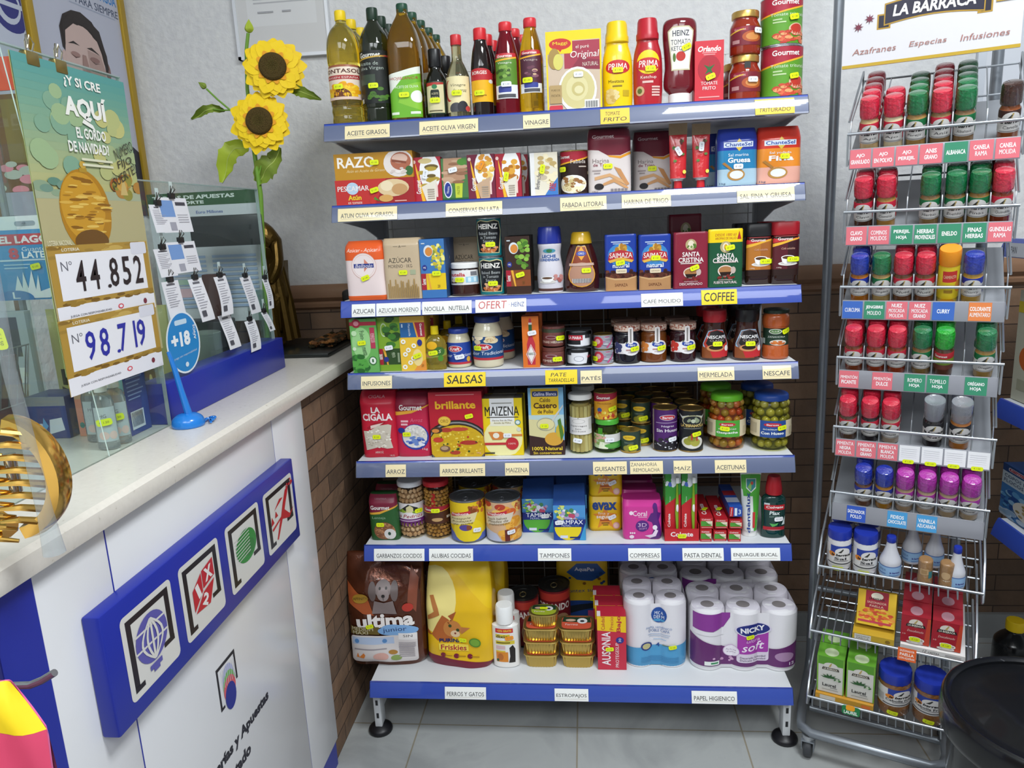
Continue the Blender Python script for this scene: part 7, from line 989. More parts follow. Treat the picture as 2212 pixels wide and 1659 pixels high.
for px, lb in (((1984, 2020, 1190, 1258), 'left one'), ((2031, 2067, 1196, 1263), 'right one')):
    x, w, h = rbox(px, -.01, 0)
    rk(LT, x, -.008, floor_z(0, -.008), w * .95, .058, T2, 'spice_tub', 'small brown spice tub upside down in front of the cone bottles, ' + lb, 'spice tub', (0,) * 3, 1, [(.94, 0), (1, .03), (1, .3), (.97, .34), (.96, .9), (.9, .97), (.8, 1)], M('9a7650', .2, coat=.6, bump=.3, bs=200), None, None, (.3, .8, 140), [RR(.2, .3, .7, .8, 'b89870', .2), R(.7, .05, .95, .6, '3a7a80'), R(.3, .4, .6, .7, 'a08058')] if 'left' in lb else [E(.45, .5, .26, .3, 'c0a078'), T('ajo', .5, .1, .4, .14, 'd8c8b0', b=.02)], [], 'small brown spice tubs')
# middle basket: paella seasoning and decaf coffee
x, w, h = rbox((1856, 1940, 1290, 1385), .03, 1)
pb = rk(BX, x - .004, .0, floor_z(1, .0), w + .006, .017, T2, 'display_tray', 'yellow open card tray holding paella seasoning boxes on the middle wire basket', 'display tray', (0,) * 4, 1, .16, 'c09a2c', [R(0, 0, 1, 1, 'c9a42c'), R(.05, .1, .45, .9, 'd9d4cc'), T('SAZONADOR', .25, .62, .34, .2, '3a3630'), T('PAELLA', .25, .32, .3, .2, '3a3630'), E(.85, .5, .06, .25, '8a6a14')])
rk(BX, x - .002, .012, floor_z(1, .012) + .030, w, .074, T2 - math.radians(28), 'paella_seasoning_box', 'yellow and red paella seasoning box leaning back in its card tray', 'box', (0,) * 4, 1, .02, 'c8a020', [R(0, 0, 1, 1, 'd8b02c'), R(.2, .5, .8, 1, '9c2434'), E(.5, .86, .16, .1, 'e4dcc8'), T('LA BARRACA', .5, .78, .4, .06, '1c1a1a', b=.03), T('SAZONADOR', .5, .67, .5, .06, 'e8c8b0'), T('PAELLA', .5, .57, .36, .06, 'e8c8b0'), D(.04, .02, .96, .52, 60, .06, .03, ['d8642c', 'e0963c', 'c84a2c', 'e8b04a'], 3), R(.04, .08, .9, .14, 'b83a4a')])
x, w, h = rbox((1949, 2085, 1380, 1400), .0, 1)
rk(BX, x, -.002, floor_z(1, -.002), w + .006, .014, T2, 'display_tray', 'low white card tray printed 12 cajitas under the red coffee boxes', 'display tray', (0,) * 4, 1, .175, 'dcd8d4', [R(0, 0, 1, 1, 'dedad6'), T('12 cajitas', .48, .5, .26, .6, '3a3638', sh=.3), R(.7, .3, .94, .7, 'b4b0ae')])
DEC = [R(0, 0, 1, 1, 'a81c2c'), P('c8462c', .8, 0, 1, 0, 1, 1, .9, 1), E(.5, .76, .24, .15, 'e4dcd0', 20), P('b9a060', .42, .74, .54, .9, .57, .88, .5, .74), P('1c1a1a', .16, .62, .84, .62, .8, .73, .2, .73), T('LA BARRACA', .5, .675, .54, .07, 'e8e0d0', b=.03), T('Descafeinado', .5, .47, .56, .08, 'e8c8c0', sh=.3), T('10', .12, .32, .1, .05, 'e8c8c0')] + CUP(.5, .16, .24, .8)
x1_, w1, h1_ = rbox((1949, 2016, 1300, 1380), .0, 1); x2_, w2, _ = rbox((2017, 2086, 1300, 1385), .0, 1)
ww = min(w1, w2) * .97
dc = rk(BX, x1_, .002, floor_z(1, .002) + .0165, ww, .068, T2, 'decaf_coffee_box', 'dark red decaffeinated coffee box, front left on the middle wire basket', 'coffee', (0,) * 4, 1, .05, '8a1a26', DEC, [(.5, .2)], 'red coffee boxes', tart=[R(0, 0, 1, 1, '9a2430'), E(.5, .4, .22, .3, 'b0808a', 16)])
for k in range(3):
    for j, xx in ((0, x1_), (1, x2_)):
        if k == 0 and j == 0: continue
        s_ = k * .0525; dup(dc, dc.location + RD * (xx - x1_) + (RN * math.cos(T2) + Vector((0, 0, math.sin(T2)))) * s_, 'dark red decaffeinated coffee box, %s %s on the middle wire basket' % (('front', 'second row', 'third row')[k], ('left', 'right')[j]))
tg = MB().art([R(0, 0, 1, 1, 'e0642c'), T('SAZONADOR', .5, .78, .8, .16, 'f4e4dc', b=.02), T('PAELLA', .5, .5, .76, .22, 'f4e4dc', b=.03), T('CON AZAFRAN', .5, .22, .84, .16, 'f4e4dc', b=.02)], lambda a, b, o: (a, -o, b), .034, .03, 0, 0, .001); xx, zz = rpx(1938, 1424, -.026)
bt = [o for o in rack.children if o.name.startswith('wire_basket')]
for bq, px, py in ((bt[1], 1938, 1424),): xx, zz = rpx(px, py, -.026); tg.v = [(a + xx, b - .0255, c + zz) for a, b, c in tg.v]; tag(tg.obj('spice_tag', bq), 'orange SAZONADOR PAELLA tag')
# lower basket: bay leaves and fried onion
LAU = [R(0, 0, 1, 1, 'd8d6ce'), R(0, .78, 1, 1, '5a9a2c'), R(0, 0, .05, 1, '7ab03c'), R(.95, 0, 1, 1, '7ab03c'), E(.5, .76, .26, .1, 'dedad2', 20), P('b9a060', .42, .74, .52, .85, .55, .84, .5, .74), P('3a342c', .18, .65, .82, .65, .78, .72, .22, .72), T('LA BARRACA', .5, .685, .5, .045, 'e8e0d0', b=.03), T('Laurel', .46, .22, .5, .09, '2a2a2c', b=.02), R(.5, .14, .76, .16, '8a8a88'), R(.2, .08, .8, .095, '9a9a96')]
for i in range(6):
    t_ = math.radians(20 + 28 * i); LAU.append(('p', '2a5a2c', [(.46, .42), (.46 + .2 * math.cos(t_ - .25), .42 + .07 * math.sin(t_ - .25)), (.46 + .36 * math.cos(t_), .42 + .13 * math.sin(t_)), (.46 + .2 * math.cos(t_ + .25), .42 + .07 * math.sin(t_ + .25))]))
LAU.append(D(.62, .36, .86, .46, 8, .04, .02, ['c0d0b0', '3a6a34'], 3))
l0 = None
x, w, h = rbox((1768, 1830, 1392, 1512), .0, 2)
rk(BX, x + .029, -.004, floor_z(2, -.004), w * 2.04, .016, T2, 'display_tray', 'low yellow card tray under the green and white bay leaf boxes', 'display tray', (0,) * 4, 1, .14, 'c08a2c', [R(0, 0, 1, 1, 'c8962c'), R(.08, .1, .35, .9, 'd9d0c0'), E(.03, .5, .02, .3, 'e0a030'), R(.8, .2, .95, .8, 'e0742c')])
for px, lb in (((1768, 1829, 1392, 1512), 'left of the two'), ((1832, 1896, 1398, 1517), 'right of the two')):
    x, w, h = rbox(px, .0, 2)
    l0 = rk(BX, x, .0, floor_z(2, .0) + .0185, w * .98, .098, T2, 'bay_leaf_box', 'green and white bay leaf box on the lowest wire basket, ' + lb, 'box', (0,) * 4, 1, .045, '5a8f2c', LAU, [], 'bay leaf boxes', tart=[R(0, 0, 1, 1, '5f9a30'), E(.5, .4, .26, .3, 'b9c8a0', 16)])
    dup(l0, l0.location + RN * .047 + Vector((0, 0, .008)), 'green and white bay leaf box, behind the one ' + lb)
for px, lb, ro in (((1899, 1977, 1405, 1540), 'left of the two', 14), ((1977, 2059, 1406, 1548), 'right of the two', -14)):
    x, w, h = rbox(px, .02, 2)
    rk(LT, x, -.002, floor_z(2, -.002), w * .94, .108, T2, 'fried_onion_jar', 'big blue-lidded jar of brown fried onion on the lowest basket, ' + lb, 'jar', (0,) * 3, 1, WJ, M('8a5c34', .12, coat=.6, bump=.5, bs=120), WL, M('22349a', .3), (.26, .68, 170), saltart('Cebolla Frita'), [(.5, .12, 'y', -8)], 'fried onion jars', rot=ro, lname='lid')
tg = MB().art([RR(0, 0, 1, 1, '1f7a44', .2, .7), T('LAUREL', .5, .28, .76, .36, 'e8f0e8', b=.03), RR(.22, .5, .72, 1.1, 'f0a01c', .3, .7)], lambda a, b, o: (a, -o, b), .036, .022, 0, 0, .001, clip=False); xx, zz = rpx(1818, 1540, -.026); tg.v = [(a + xx, b - .0255, c + zz) for a, b, c in tg.v]; tag(tg.obj('spice_tag', bt[2]), 'green LAUREL tag with an orange sticker')
# ------------------------------------------------------------------ sales counter
def xfm(X, y0, z0):      # face looking along +x, reading towards the back wall
    return lambda a, b, o: (X + o, y0 + a, z0 + b)
def yx(px, py, X): p = un(px, py, 0, X); return p.y, p.z
CT = .926; PX_ = -.565; BLUE = M('23309a', .3)
struct('wall_pier', MB().box(-1.02, -.145, 0, -.572, WY, CT - .03, STONE_Y))
struct('wall_counter', MB().box(-1.02, -3.0, 0, -.60, -1.0, CT - .03, STONE_Y))
cnt = tag(empty('sales_counter', (-.565, -.55, 0)), 'white and blue lottery counter front with a cream stone worktop, left of the shelves', 'counter')
cnt.location = (0, 0, 0)
tp_ = MB(); sec = [(-1.05, CT - .036), (-.556, CT - .036), (-.548, CT - .031), (-.545, CT - .018), (-.548, CT - .006), (-.556, CT), (-1.05, CT)]
tp_.add([(x, y, z) for y in (-3.0, WY - .002) for x, z in sec], [(i, (i + 1) % 7, 7 + (i + 1) % 7, 7 + i) for i in range(7)] + [tuple(range(7)), tuple(range(13, 6, -1))], SLAB); tp_.obj('worktop', cnt)
pn = MB(); pn.box(-.598, -.995, .0, PX_ - .0015, -.147, CT - .036, M('3a3f8c', .35), .001); PW_ = .843; y0 = -.992; WHT = M('e2e2e4', .22)
s1_, s2_ = yx(222, 1130, PX_)[0], yx(590, 950, PX_)[0]
yL = yx(66, 1240, PX_)[0]; yR = yx(652, 890, PX_)[0]
pn.box(PX_ - .002, -.995, 0, PX_ - .0005, -.147, CT - .037, BLUE)
for a_, b_ in ((yL, s1_ - .002), (s1_ + .001, s2_ - .001), (s2_ + .001, yR)): pn.box(PX_ - .002, a_, .06, PX_, b_, CT - .037, WHT, .0004)
pn.obj('front_panel', cnt)
# company mark and lettering on the panel
yt1, zt1 = yx(580, 1505, PX_); yt0, zt0 = yx(460, 1650, PX_); hT = .021
ltr = MB(); wl = (yt1 - yt0) * 19 / 16.2
ltr.art([T('Loter\u00edas y Apuestas', .5, .76, 1, .36, '2a2a34', b=.05), T('del Estado', .36, .2, .56, .3, '2a2a34', b=.05)], xfm(PX_, yt1 - wl, zt1 - .052), wl, .075)
ltr.obj('printed_lettering', cnt); ltr = MB()
yc0, zc0 = yx(471, 1455, PX_); yc1, zc1 = yx(515, 1520, PX_); lw, lh = .068, .1; ly, lz = yx(493, 1478, PX_)
ltr.art([R(.02, .2, .1, .96, '24242c'), R(.02, .9, .98, .96, '24242c'), R(.9, .42, .98, .96, '24242c'), R(.02, .2, .22, .25, '24242c'), E(.54, .56, .3, .3, 'b9bde0', 24), E(.54, .5, .3, .24, '7ab86a', 24), E(.54, .42, .3, .22, 'd8606a', 24), E(.54, .28, .27, .24, '2a3490', 24)] + [R(.22 + .09 * i, .52, .235 + .09 * i, .86, 'e2e2e4') for i in range(8)], xfm(PX_, ly - lw / 2, lz - lh / 2), lw, lh)
ltr.obj('printed_mark', cnt)
# blue sign board with four game emblems
SX = -.541; c4 = [yx(*p, SX) for p in ((215, 1322), (632, 995), (650, 1165), (255, 1588))]
sy0, sy1 = (c4[0][0] + c4[3][0]) / 2, (c4[1][0] + c4[2][0]) / 2; sz1, sz0 = (c4[0][1] + c4[1][1]) / 2, (c4[2][1] + c4[3][1]) / 2
sg_ = MB().box(PX_, sy0, sz0, SX, sy1, sz1, BLUE, .003)
def emb(px0, px1, pic):
    ya, yb = yx(px0[0], px0[1], SX)[0], yx(px1[0], px1[1], SX)[0]; zc = (sz0 + sz1) / 2; hh = .118; w = yb - ya; fm = xfm(SX, ya, zc - hh / 2)
    sg_.art([RR(0, 0, 1, 1, 'dcdad4', .07, hh / w), R(.08, .08, .17, .93, '1c1a20'), R(.08, .86, .92, .93, '1c1a20'), R(.83, .26, .92, .93, '1c1a20'), R(.08, .08, .26, .14, '1c1a20'), R(.7, .26, .92, .32, '1c1a20')] + pic, fm, w, hh, 0, 0, .0004, .3)
BAL = [E(.5, .53, .31, .29, '5a58a8', 30), R(.19, .655, .81, .68, 'dcdad4'), R(.18, .46, .82, .485, 'dcdad4'), R(.38, .16, .62, .22, '5a58a8'), R(.44, .12, .56, .2, '5a58a8')] + [('p', 'dcdad4', [(.5 + k * .09 * math.sin(math.pi * t / 8) - .018, .26 + .5 * t / 8) for t in range(9)] + [(.5 + k * .09 * math.sin(math.pi * t / 8) + .02, .26 + .5 * t / 8) for t in range(8, -1, -1)]) for k in (-2.2, -1.1, 0, 1.1, 2.2)]
CUBE = [P('c02434', .5, .74, .8, .8, .8, .56, .5, .5), P('c02434', .24, .58, .48, .73, .48, .48, .24, .3), P('c02434', .26, .27, .5, .46, .78, .52, .62, .24), T('X', .65, .65, .2, .18, 'ece6e2', 5, .05), T('1', .37, .53, .08, .2, 'ece6e2', 20, .05), T('2', .52, .35, .14, .16, 'ece6e2', -30, .05)]
GRN = [E(.52, .52, .3, .24, '2f8a3c', 30), E(.6, .46, .16, .12, '2a7a34', 20)] + [P('dcdad4', .2, .36 + .05 * k, .62, .4 + .05 * k, .62, .412 + .05 * k, .2, .372 + .05 * k) for k in range(8)]
RUN = [P('c0222c', .18, .36, .5, .44, .6, .62, .72, .8, .84, .84, .8, .74, .7, .6, .64, .5, .8, .36, .96, .42, .78, .3, .54, .38, .34, .12, .3, .14, .46, .4, .2, .32), P('c0222c', .3, .62, .5, .74, .62, .72, .5, .68), P('c0222c', .16, .42, .2, .56, .26, .44), P('c0222c', .3, .5, .34, .6, .4, .5), D(.74, .78, .98, .94, 8, .03, .02, ['c0222c'], 3)]
emb((264, 1390), (378, 1330), BAL); emb((391, 1290), (479, 1240), CUBE); emb((491, 1200), (564, 1150), GRN); emb((573, 1130), (634, 1080), RUN)
sg_.obj('sign_board', cnt)
# ------------------------------------------------------------------ clear screens on the counter
PANE = GLASS('f2f8f6', .02, .02, 1.35); EDGE = GLASS('a8cfc4', .35, .1, 1.4)
AX = -.665
scr = tag(empty('acrylic_screen', (AX, -.6, CT)), 'clear acrylic counter screen carrying the green lottery poster and number sheets', 'screen'); scr.location = (0, 0, 0)
b = MB().box(AX - .005, -1.35, CT, AX, -.462, 1.487, PANE); b.obj('pane', scr)
e = MB().box(AX - .0055, -.4625, CT, AX + .0005, -.4605, 1.487, EDGE); e.box(AX - .0055, -1.35, 1.486, AX + .0005, -.4605, 1.488, EDGE); e.tube([(AX - .0025, -.63, CT), (AX - .0025, -.705, 1.487)], .0008, M('d8e4e0', .2), 5); e.obj('pane_edge', scr)
b = MB().box(-1.0, -.73, 1.04, AX - .006, -.727, 1.487, PANE); b.obj('side_pane', scr)
ya, yb, za, zb = -.695, -.457, 1.06, 1.480; pw, ph = yb - ya, zb - za
GOLDB = [D(.2, .0, .62, .42, 60, .05, .02, ['b98420', 'c8962c', 'a8741c', 'd8aa44'], 4)]
po = MB().box(AX + .0005, ya, za, AX + .0012, yb, zb, M('a8b87a', .35))
po.art([R(0, 0, 1, 1, 'b5b483'), ] + [R(0, .6 + .4 * i / 16, 1, .6 + .4 * (i + 1) / 16 + .002, '%02x%02x%02x' % tuple(int(a_ + (b_ - a_) * (i / 15)) for a_, b_ in ((0xb9, 0x55), (0xb7, 0x98), (0x7e, 0x94)))) for i in range(16)] + [ D(.05, .66, .5, .92, 12, .07, .03, ['86ac86', '9ab488', '7ea58c'], 3), D(.6, .62, 1, .9, 14, .07, .03, ['b4b97c', 'a3b384', 'bfbd7a'], 5), R(0, 0, 1, .59, 'b3ab80'), R(0, .57, 1, .6, 'a3ad90'), D(0, .585, .4, .625, 12, .06, .014, ['6f9080', '5f8878', '8aa084'], 6), D(.72, .59, 1, .65, 16, .05, .02, ['b0803c', 'a8602c', '8f8a3c', 'c89a48'], 7), P('c8b070', .78, .59, .86, .59, .83, .66),
   E(.41, .53, .235, .14, 'b07c1c', 30), E(.39, .545, .2, .115, 'c8942a', 26), D(.2, .42, .62, .65, 70, .05, .004, ['d8ac4a', 'a8761c', 'e0bc5c', '8a5c14'], 8), E(.42, .43, .16, .04, '6d4a1c'), R(.4, .66, .47, .675, 'b08c2c'), E(.44, .685, .03, .012, 'c8a040'),
   T('\u00bfY SI CRE', .56, .95, .34, .038, 'f0efe8', b=.03), T('AQU\u00cd', .56, .875, .4, .088, 'f0efe8', b=.05), P('f0efe8', .5, .825, .62, .805, .6, .822, .52, .838), T('EL GORDO', .57, .79, .28, .036, 'f0efe8', b=.03), T('DE NAVIDAD?', .53, .743, .38, .036, 'f0efe8', b=.03), R(.44, .7, .74, .708, 'dcdcc0'), R(.44, .682, .74, .69, 'dcdcc0'), T('NUMERO', .875, .752, .22, .036, '3a3a34', 20, 0, .1), T('FIJO', .87, .705, .17, .034, '3a3a34', 16, 0, .1), T('\u00a1SUERTE!', .84, .655, .3, .04, '3a3a34', 22, 0, .1), T('LOTERIA NACIONAL', .12, .43, .2, .016, 'e8e0c0')], xfm(AX + .0012, ya, za), pw, ph, 0, 0, .0003, .35, .00008)
poster = tag(po.obj('lottery_poster'), 'teal and yellow lottery poster with a big golden ball clipped to the acrylic screen', 'poster')
for yy in (-.655, -.60):
    cl_ = MB().box(AX - .007, yy - .012, 1.468, AX + .004, yy + .012, 1.486, M('8a7a4a', .3, .7), .002)
    for s_ in (-.005, .005): cl_.tube([(AX - .001, yy + s_, 1.484), (AX + .002, yy + s_ * 1.6, 1.497), (AX + .001, yy + s_ * .6, 1.506), (AX - .001, yy - s_ * .2, 1.49)], .0012, M('b9b4a0', .25, .9), 5)
    tag(cl_.obj('binder_clip'), 'small brass binder clip holding the teal poster, ' + ('nearer the camera' if yy < -.63 else 'nearer the shelves'), 'clip', 'clips on the poster')
def sheet(nm, z0, z1, num, col, yo, off):
    m = MB().box(AX + off, yo, z0, AX + off + .0006, yo + .232, z1, M('b89a4a', .4)); H_ = z1 - z0; w = .232
    def num_art(n, c):
        o = []; u = .25
        for ch in n:
            wv = .05 if ch == '.' else (.06 if ch == '1' else .118); o.append(T(ch, u, .6 if ch != '.' else .42, wv * (.8 if ch != '1' else .5), .4 if ch != '.' else .05, c, 0, .012, .05)); u += wv + .015
        return o
    m.art([R(0, 0, 1, 1, 'b08c3c'), D(0, .8, 1, 1, 30, .05, .02, ['8a6a2c', 'c8a858', 'a08038'], 3, False), R(0, 0, 1, .24, 'e9e8ee'), D(0, .24, 1, .3, 24, .04, .02, ['7a5a20', '9a7a30'], 5, False), R(.06, .31, .94, .9, 'ecebf0'), T('N\u00ba', .14, .74, .1, .12, '6a6a74'), T('LOTERIA', .2, .945, .16, .04, 'e8e0c8', b=.02), RR(.8, .82, .98, .99, 'dcdce6', .2, H_ / w), T('JUEGA CON RESPONSABILIDAD', .3, .1, .4, .035, '4a4a54'), E(.6, .12, .03, .035, 'd84a5a'), E(.6, .12, .018, .02, 'e9e8ee'), E(.88, .13, .02, .04, '7a2a3c')] + num_art(num, col), xfm(AX + off + .0006, yo, z0), w, H_, 0, 0, .0003, .4, .00006)
    return m.obj('number_sheet')
tag(sheet('a', 1.129, 1.237, '44.852', '2a2024', -.693, .0028), 'white sheet handwritten 44.852 in black on the acrylic screen', 'number sheet', 'number sheets')
tag(sheet('b', 1.0325, 1.137, '98.719', '2a2fa0', -.698, .0042), 'white sheet handwritten 98.719 in blue on the acrylic screen', 'number sheet', 'number sheets')
# glass ticket screen on its blue foot
gs = tag(empty('ticket_screen', (AX, -.2, CT)), 'glass screen on a deep blue foot, hung with small white lottery tickets', 'screen'); gs.location = (0, 0, 0)
g0, g1 = -.455, .028
bb = MB(); bb.box(AX - .055, -.458, CT, AX, .045, CT + .072, BLUE, .002); bb.obj('blue_foot', gs)
GY = AX - .012
m = MB().box(GY - .006, g0, CT + .06, GY, g1, 1.335, PANE); m.obj('glass_pane', gs)
m = MB().box(GY - .0062, g1 - .002, CT + .072, GY + .0005, g1 + .001, 1.336, EDGE); m.box(GY - .0062, g0 - .001, CT + .072, GY + .0005, g0 + .002, 1.336, EDGE); m.box(GY - .0062, g0, 1.334, GY + .0005, g1, 1.336, EDGE); m.obj('glass_edge', gs)
TK = [(365, 425, 442, 502, 0), (335, 440, 355, 505, 1), (385, 520, 405, 590, 0), (345, 535, 362, 600, 1), (362, 605, 376, 690, 1), (416, 600, 436, 695, 2), (470, 595, 482, 682, 2), (525, 596, 535, 680, 2), (568, 600, 570, 670, 2), (479, 678, 479, 760, 2), (535, 690, 538, 760, 2), (566, 672, 566, 720, 2)]
TKN = ['top of the second column', 'top left corner', 'second row, second ticket', 'second row, far left', 'third row, far left', 'third row, first long ticket', 'third row, second long ticket', 'third row, third long ticket', 'third row, at the right edge', 'bottom row, middle', 'bottom row, right', 'bottom row, at the right edge']
for i, (px0, py0, px1, py1, kind) in enumerate(TK):
    ty, tz = yx(px0, py0, GY); _, tz2 = yx(px1, py1, GY); hh = tz - tz2 - .004; w = {0: .098, 1: .054, 2: .050}[kind]
    if i in (8, 11): w = .03
    lean_ = .08 if kind == 1 else 0
    def tf(a, b, o, ty=ty, tz=tz, hh=hh, w=w, kind=kind, sgn=(1 if i % 2 else -1)):
        v = 1 - b / hh; bow = (.012 * math.sin(v * 1.6) if kind == 2 else .003 * v); sw = (.010 * v * v * sgn if kind == 2 else .008 * v); return (GY + .0035 + bow + o, ty - w / 2 + a + sw, tz - .002 - hh + b)
    A = [R(0, 0, 1, 1, 'ebebf0')]
    if kind == 0: A += [R(.05, .45, .5, .92, '7a9fd6'), R(.58, .78, .92, .88, '4a4a54'), R(.25, .06, .45, .3, 'a8a8b4')] + [R(.56, .5 - .07 * k, .92, .52 - .07 * k, 'b4b4bc') for k in range(4)]
    else: A += [R(.25, .88, .75, .93, '6a6a72')] + [R(.14, .8 - .06 * k, .8 - .1 * (k % 3), .815 - .06 * k, 'a4a4ae') for k in range(9)] + ([R(.16, .12, .46, .26, '55555e')] if kind == 2 else [])
    tk = MB().art(A, tf, w, hh, .02, hh / 8, .0, .5, .00012)
    cp = MB().box(GY + .0012, ty - .008, tz - .004, GY + .0075, ty + .008, tz + .006, M('1c1c1e', .35), .001)
    for s_ in (-.004, .004): cp.tube([(GY + .004, ty + s_, tz + .005), (GY + .009, ty + s_ * 1.7, tz + .012), (GY + .007, ty + s_ * .8, tz + .018), (GY + .004, ty, tz + .006)], .0009, M('6d6c68', .3, .9), 5)
    to = tag(tk.obj('lottery_ticket'), 'white lottery ticket clipped to the glass screen, ' + TKN[i], 'ticket', 'tickets on the glass screen'); cp.obj('bulldog_clip', to)
    MB().box(GY + .0003, ty + .004, tz + .006, GY + .0008, ty + .014, tz + .026, M('c9dad8', .3)).obj('tape', to)
# sticker and pen in front of the glass
sy_, sz_ = -.389, 1.058
st = MB(); ow, oh = .112, .110; st.art([E(.5, .5, .5, .5, 'e8eef4', 40), E(.5, .5, .46, .47, '1f86cc', 40), RR(.3, .79, .66, .87, 'c9e0f0', .3, 1.5), T('+18', .42, .56, .56, .24, 'f2f6fa', b=.05), T('A\u00d1OS', .84, .62, .24, .09, 'f2f6fa', 88, .02), T('juega con responsabilidad', .5, .3, .7, .045, 'c9e0f0', 4), E(.5, .14, .05, .04, 'd8e8f4')], xfm(AX + .002, sy_ - ow / 2, sz_ - oh / 2), ow, oh, 0, 0, .0005, .3, .00015)
tag(st.obj('age_sticker'), 'oval blue +18 sticker on the glass screen above the blue pen', 'sticker')
pp = un(408, 920, 2, CT); pen = tag(empty('counter_pen', (pp.x, pp.y, CT + .0005)), 'bright blue pen standing in its round holder with a coiled cord on the worktop', 'pen')
PB = M('1f7ad0', .25, coat=.4)
MB().lathe(smooth_prof([(.026, 0), (.027, .004), (.024, .014), (.014, .021), (.0, .023)]), PB, (0, 0, 0), 28).obj('holder', pen)
MB().tube([(.003, .0, .018), (-.002, -.004, .06), (-.006, -.008, .1), (-.009, -.014, .13)], [.0065, .005, .0045, .003], PB, 10).obj('pen_barrel', pen)
cd = [(.016 + .012 * t + .002 * math.sin(t * 22), .012 + .028 * math.sin(t * 2.2) + .002 * math.cos(t * 22), .004) for t in [i / 60 * 1.5 for i in range(61)]]; cd += [(.02 - .0 * t, .035 - t * .03, .004) for t in (0, .4, .8)]
MB().tube(cd, .0022, PB, 6).obj('coiled_cord', pen)
# ------------------------------------------------------------------ things behind the screens
def fr(px0, px1, pyt, pyb, y): a = un(px0, pyb, 1, y); b_ = un(px1, pyt, 1, y); return a.x, b_.x, a.z, b_.z
def cbox(name, label, cat, x0, x1, y0, y1, h, col, art=(), rz=0, side=()):
    w = x1 - x0; d = y1 - y0; m = MB().box(-w / 2, 0, 0, w / 2, d, h, M(col, .4), .0006); m.art(art, lambda a, b, o: (a - w / 2, -o, b), w, h); m.art(side, lambda a, b, o: (w / 2 + o, a, b), d, h)
    return tag(m.obj(name, None, ((x0 + x1) / 2, y0, CT + .0005), rz), label, cat)
cbox('test_kit_box', 'tall blue and peach carton with barcode standing behind the acrylic screen', 'box', -.74, -.695, -.53, -.47, .15, 'd8a078', [R(0, 0, 1, 1, 'd89a6a'), R(0, .5, 1, 1, '7ab0b0')], 0, [R(0, 0, 1, 1, '2a3c88'), R(.1, .82, .4, .92, 'a8b4d8')] + [R(.1, .75 - .045 * k, .85 - .1 * (k % 3), .765 - .045 * k, '8a98c8') for k in range(9)] + [R(.1, .06, .7, .26, 'dcdce2')] + [R(.14 + .05 * k, .09, .165 + .05 * k, .25, '44444c') for k in range(10)])
cbox('cosmetic_box', 'slim peach and grey box with a green cross between the clear bottles', 'box', -.79, -.755, -.52, -.49, .125, 'c88a6a', [R(0, 0, 1, 1, 'c8a080'), R(0, .0, .5, .5, 'd0846a'), R(.5, 0, 1, 1, '5a5a5e'), E(.2, .15, .12, .04, '2a7a6a')])
for i, (px, lb) in enumerate((((185, 215, 958), 'left'), ((215, 262, 975), 'middle, with a neon sticker'), ((255, 295, 962), 'right'))):
    p = un((px[0] + px[1]) / 2, px[2], 2, CT); xx = min(p.x, -.692); yy = p.y + .016
    r_ = tag(empty('sanitizer_bottle', (xx, yy, CT + .0005)), 'clear gel bottle with white cap behind the acrylic screen, ' + lb, 'bottle', 'clear gel bottles')
    m = MB().lathe([(.014, 0), (.0165, .002), (.0165, .072), (.013, .084), (.0075, .088), (.0075, .092)], M('c4cacb', .08, trans=.75, coat=.5), seg=22, fy=.8); m.obj('bottle', r_)
    MB().lathe([(.009, .09), (.009, .108), (.0, .109)], M('ecebea', .35), seg=18).obj('cap', r_)
    MB().art([R(0, 0, 1, 1, 'b4bcc0'), T('HG', .4, .75, .3, .1, '6a6a70'), E(.35, .18, .22, .12, 'd8b8b0'), E(.75, .18, .18, .12, 'd8b8b0')], cyl_fm([(1, 0), (1, 1)], .0168, .09, .15, .75, 120, 30, .8), 1, 1, .1, .2, .0004).obj('label', r_)
    if i: sticker(r_, lambda a, b, o: (lambda q: q)(cyl_fm([(1, 0), (1, 1)], .0172, .09, 0, 1, 180, 30, .8)(a / .053, b / .09, o)), .053, .09, .46, .5, 'y', 8, .004)
cbox('pad_box', 'low navy and white carton printed with pads beside the gel bottles', 'box', -.87, -.80, -.53, -.47, .07, '22306c', [R(0, 0, 1, 1, '26367c'), R(0, .78, 1, 1, '8a8a8e'), P('d8dce8', .5, .1, .9, .2, .86, .5, .55, .45), P('5aa0d8', .3, .05, .5, .3, .4, .5), R(.08, .3, .36, .36, 'c9d0e4')])
# card terminal and wire basket at the far left
tm = tag(empty('card_terminal', (-.965, -.60, CT)), 'black card payment terminal behind the acrylic screen at the far left', 'card terminal')
MB().box(-.035, -.05, 0, .06, .06, .03, M('18181c', .4), .005).box(-.03, -.045, .03, .055, .05, .045, M('26262c', .35), .004).obj('body', tm)
bq = MB(); W0 = M('9a9c9e', .3, .8)
for k in range(9): bq.tube([(-.88 + .0 * k, -.66 + .018 * k, CT + .06), (-.86, -.66 + .018 * k, CT + .155)], .0012, W0, 5)
bq.tube([(-.88, -.665, CT + .06), (-.88, -.51, CT + .06), (-.86, -.51, CT + .155), (-.86, -.665, CT + .155)], .0016, W0, 5, True)
bx = tag(bq.box(-.893, -.66, CT + .004, -.883, -.51, CT + .14, M('6d4038', .5), .002).obj('wire_basket'), 'small wire basket of dark red cards beside the card terminal', 'basket')
mnt = cbox('price_board', 'grey payment-methods sign standing at the far left behind the screen', 'sign', -.985, -.93, -.42, -.405, .20, 'b4b8bc', [R(0, 0, 1, 1, 'b0b4b8'), R(0, .6, .7, .95, '2a2a30'), RR(.1, .36, .7, .5, 'e8e4e0', .2), R(.1, .36, .5, .4, 'e08a3c'), T('G Pay', .5, .22, .5, .1, '5a5c60')])
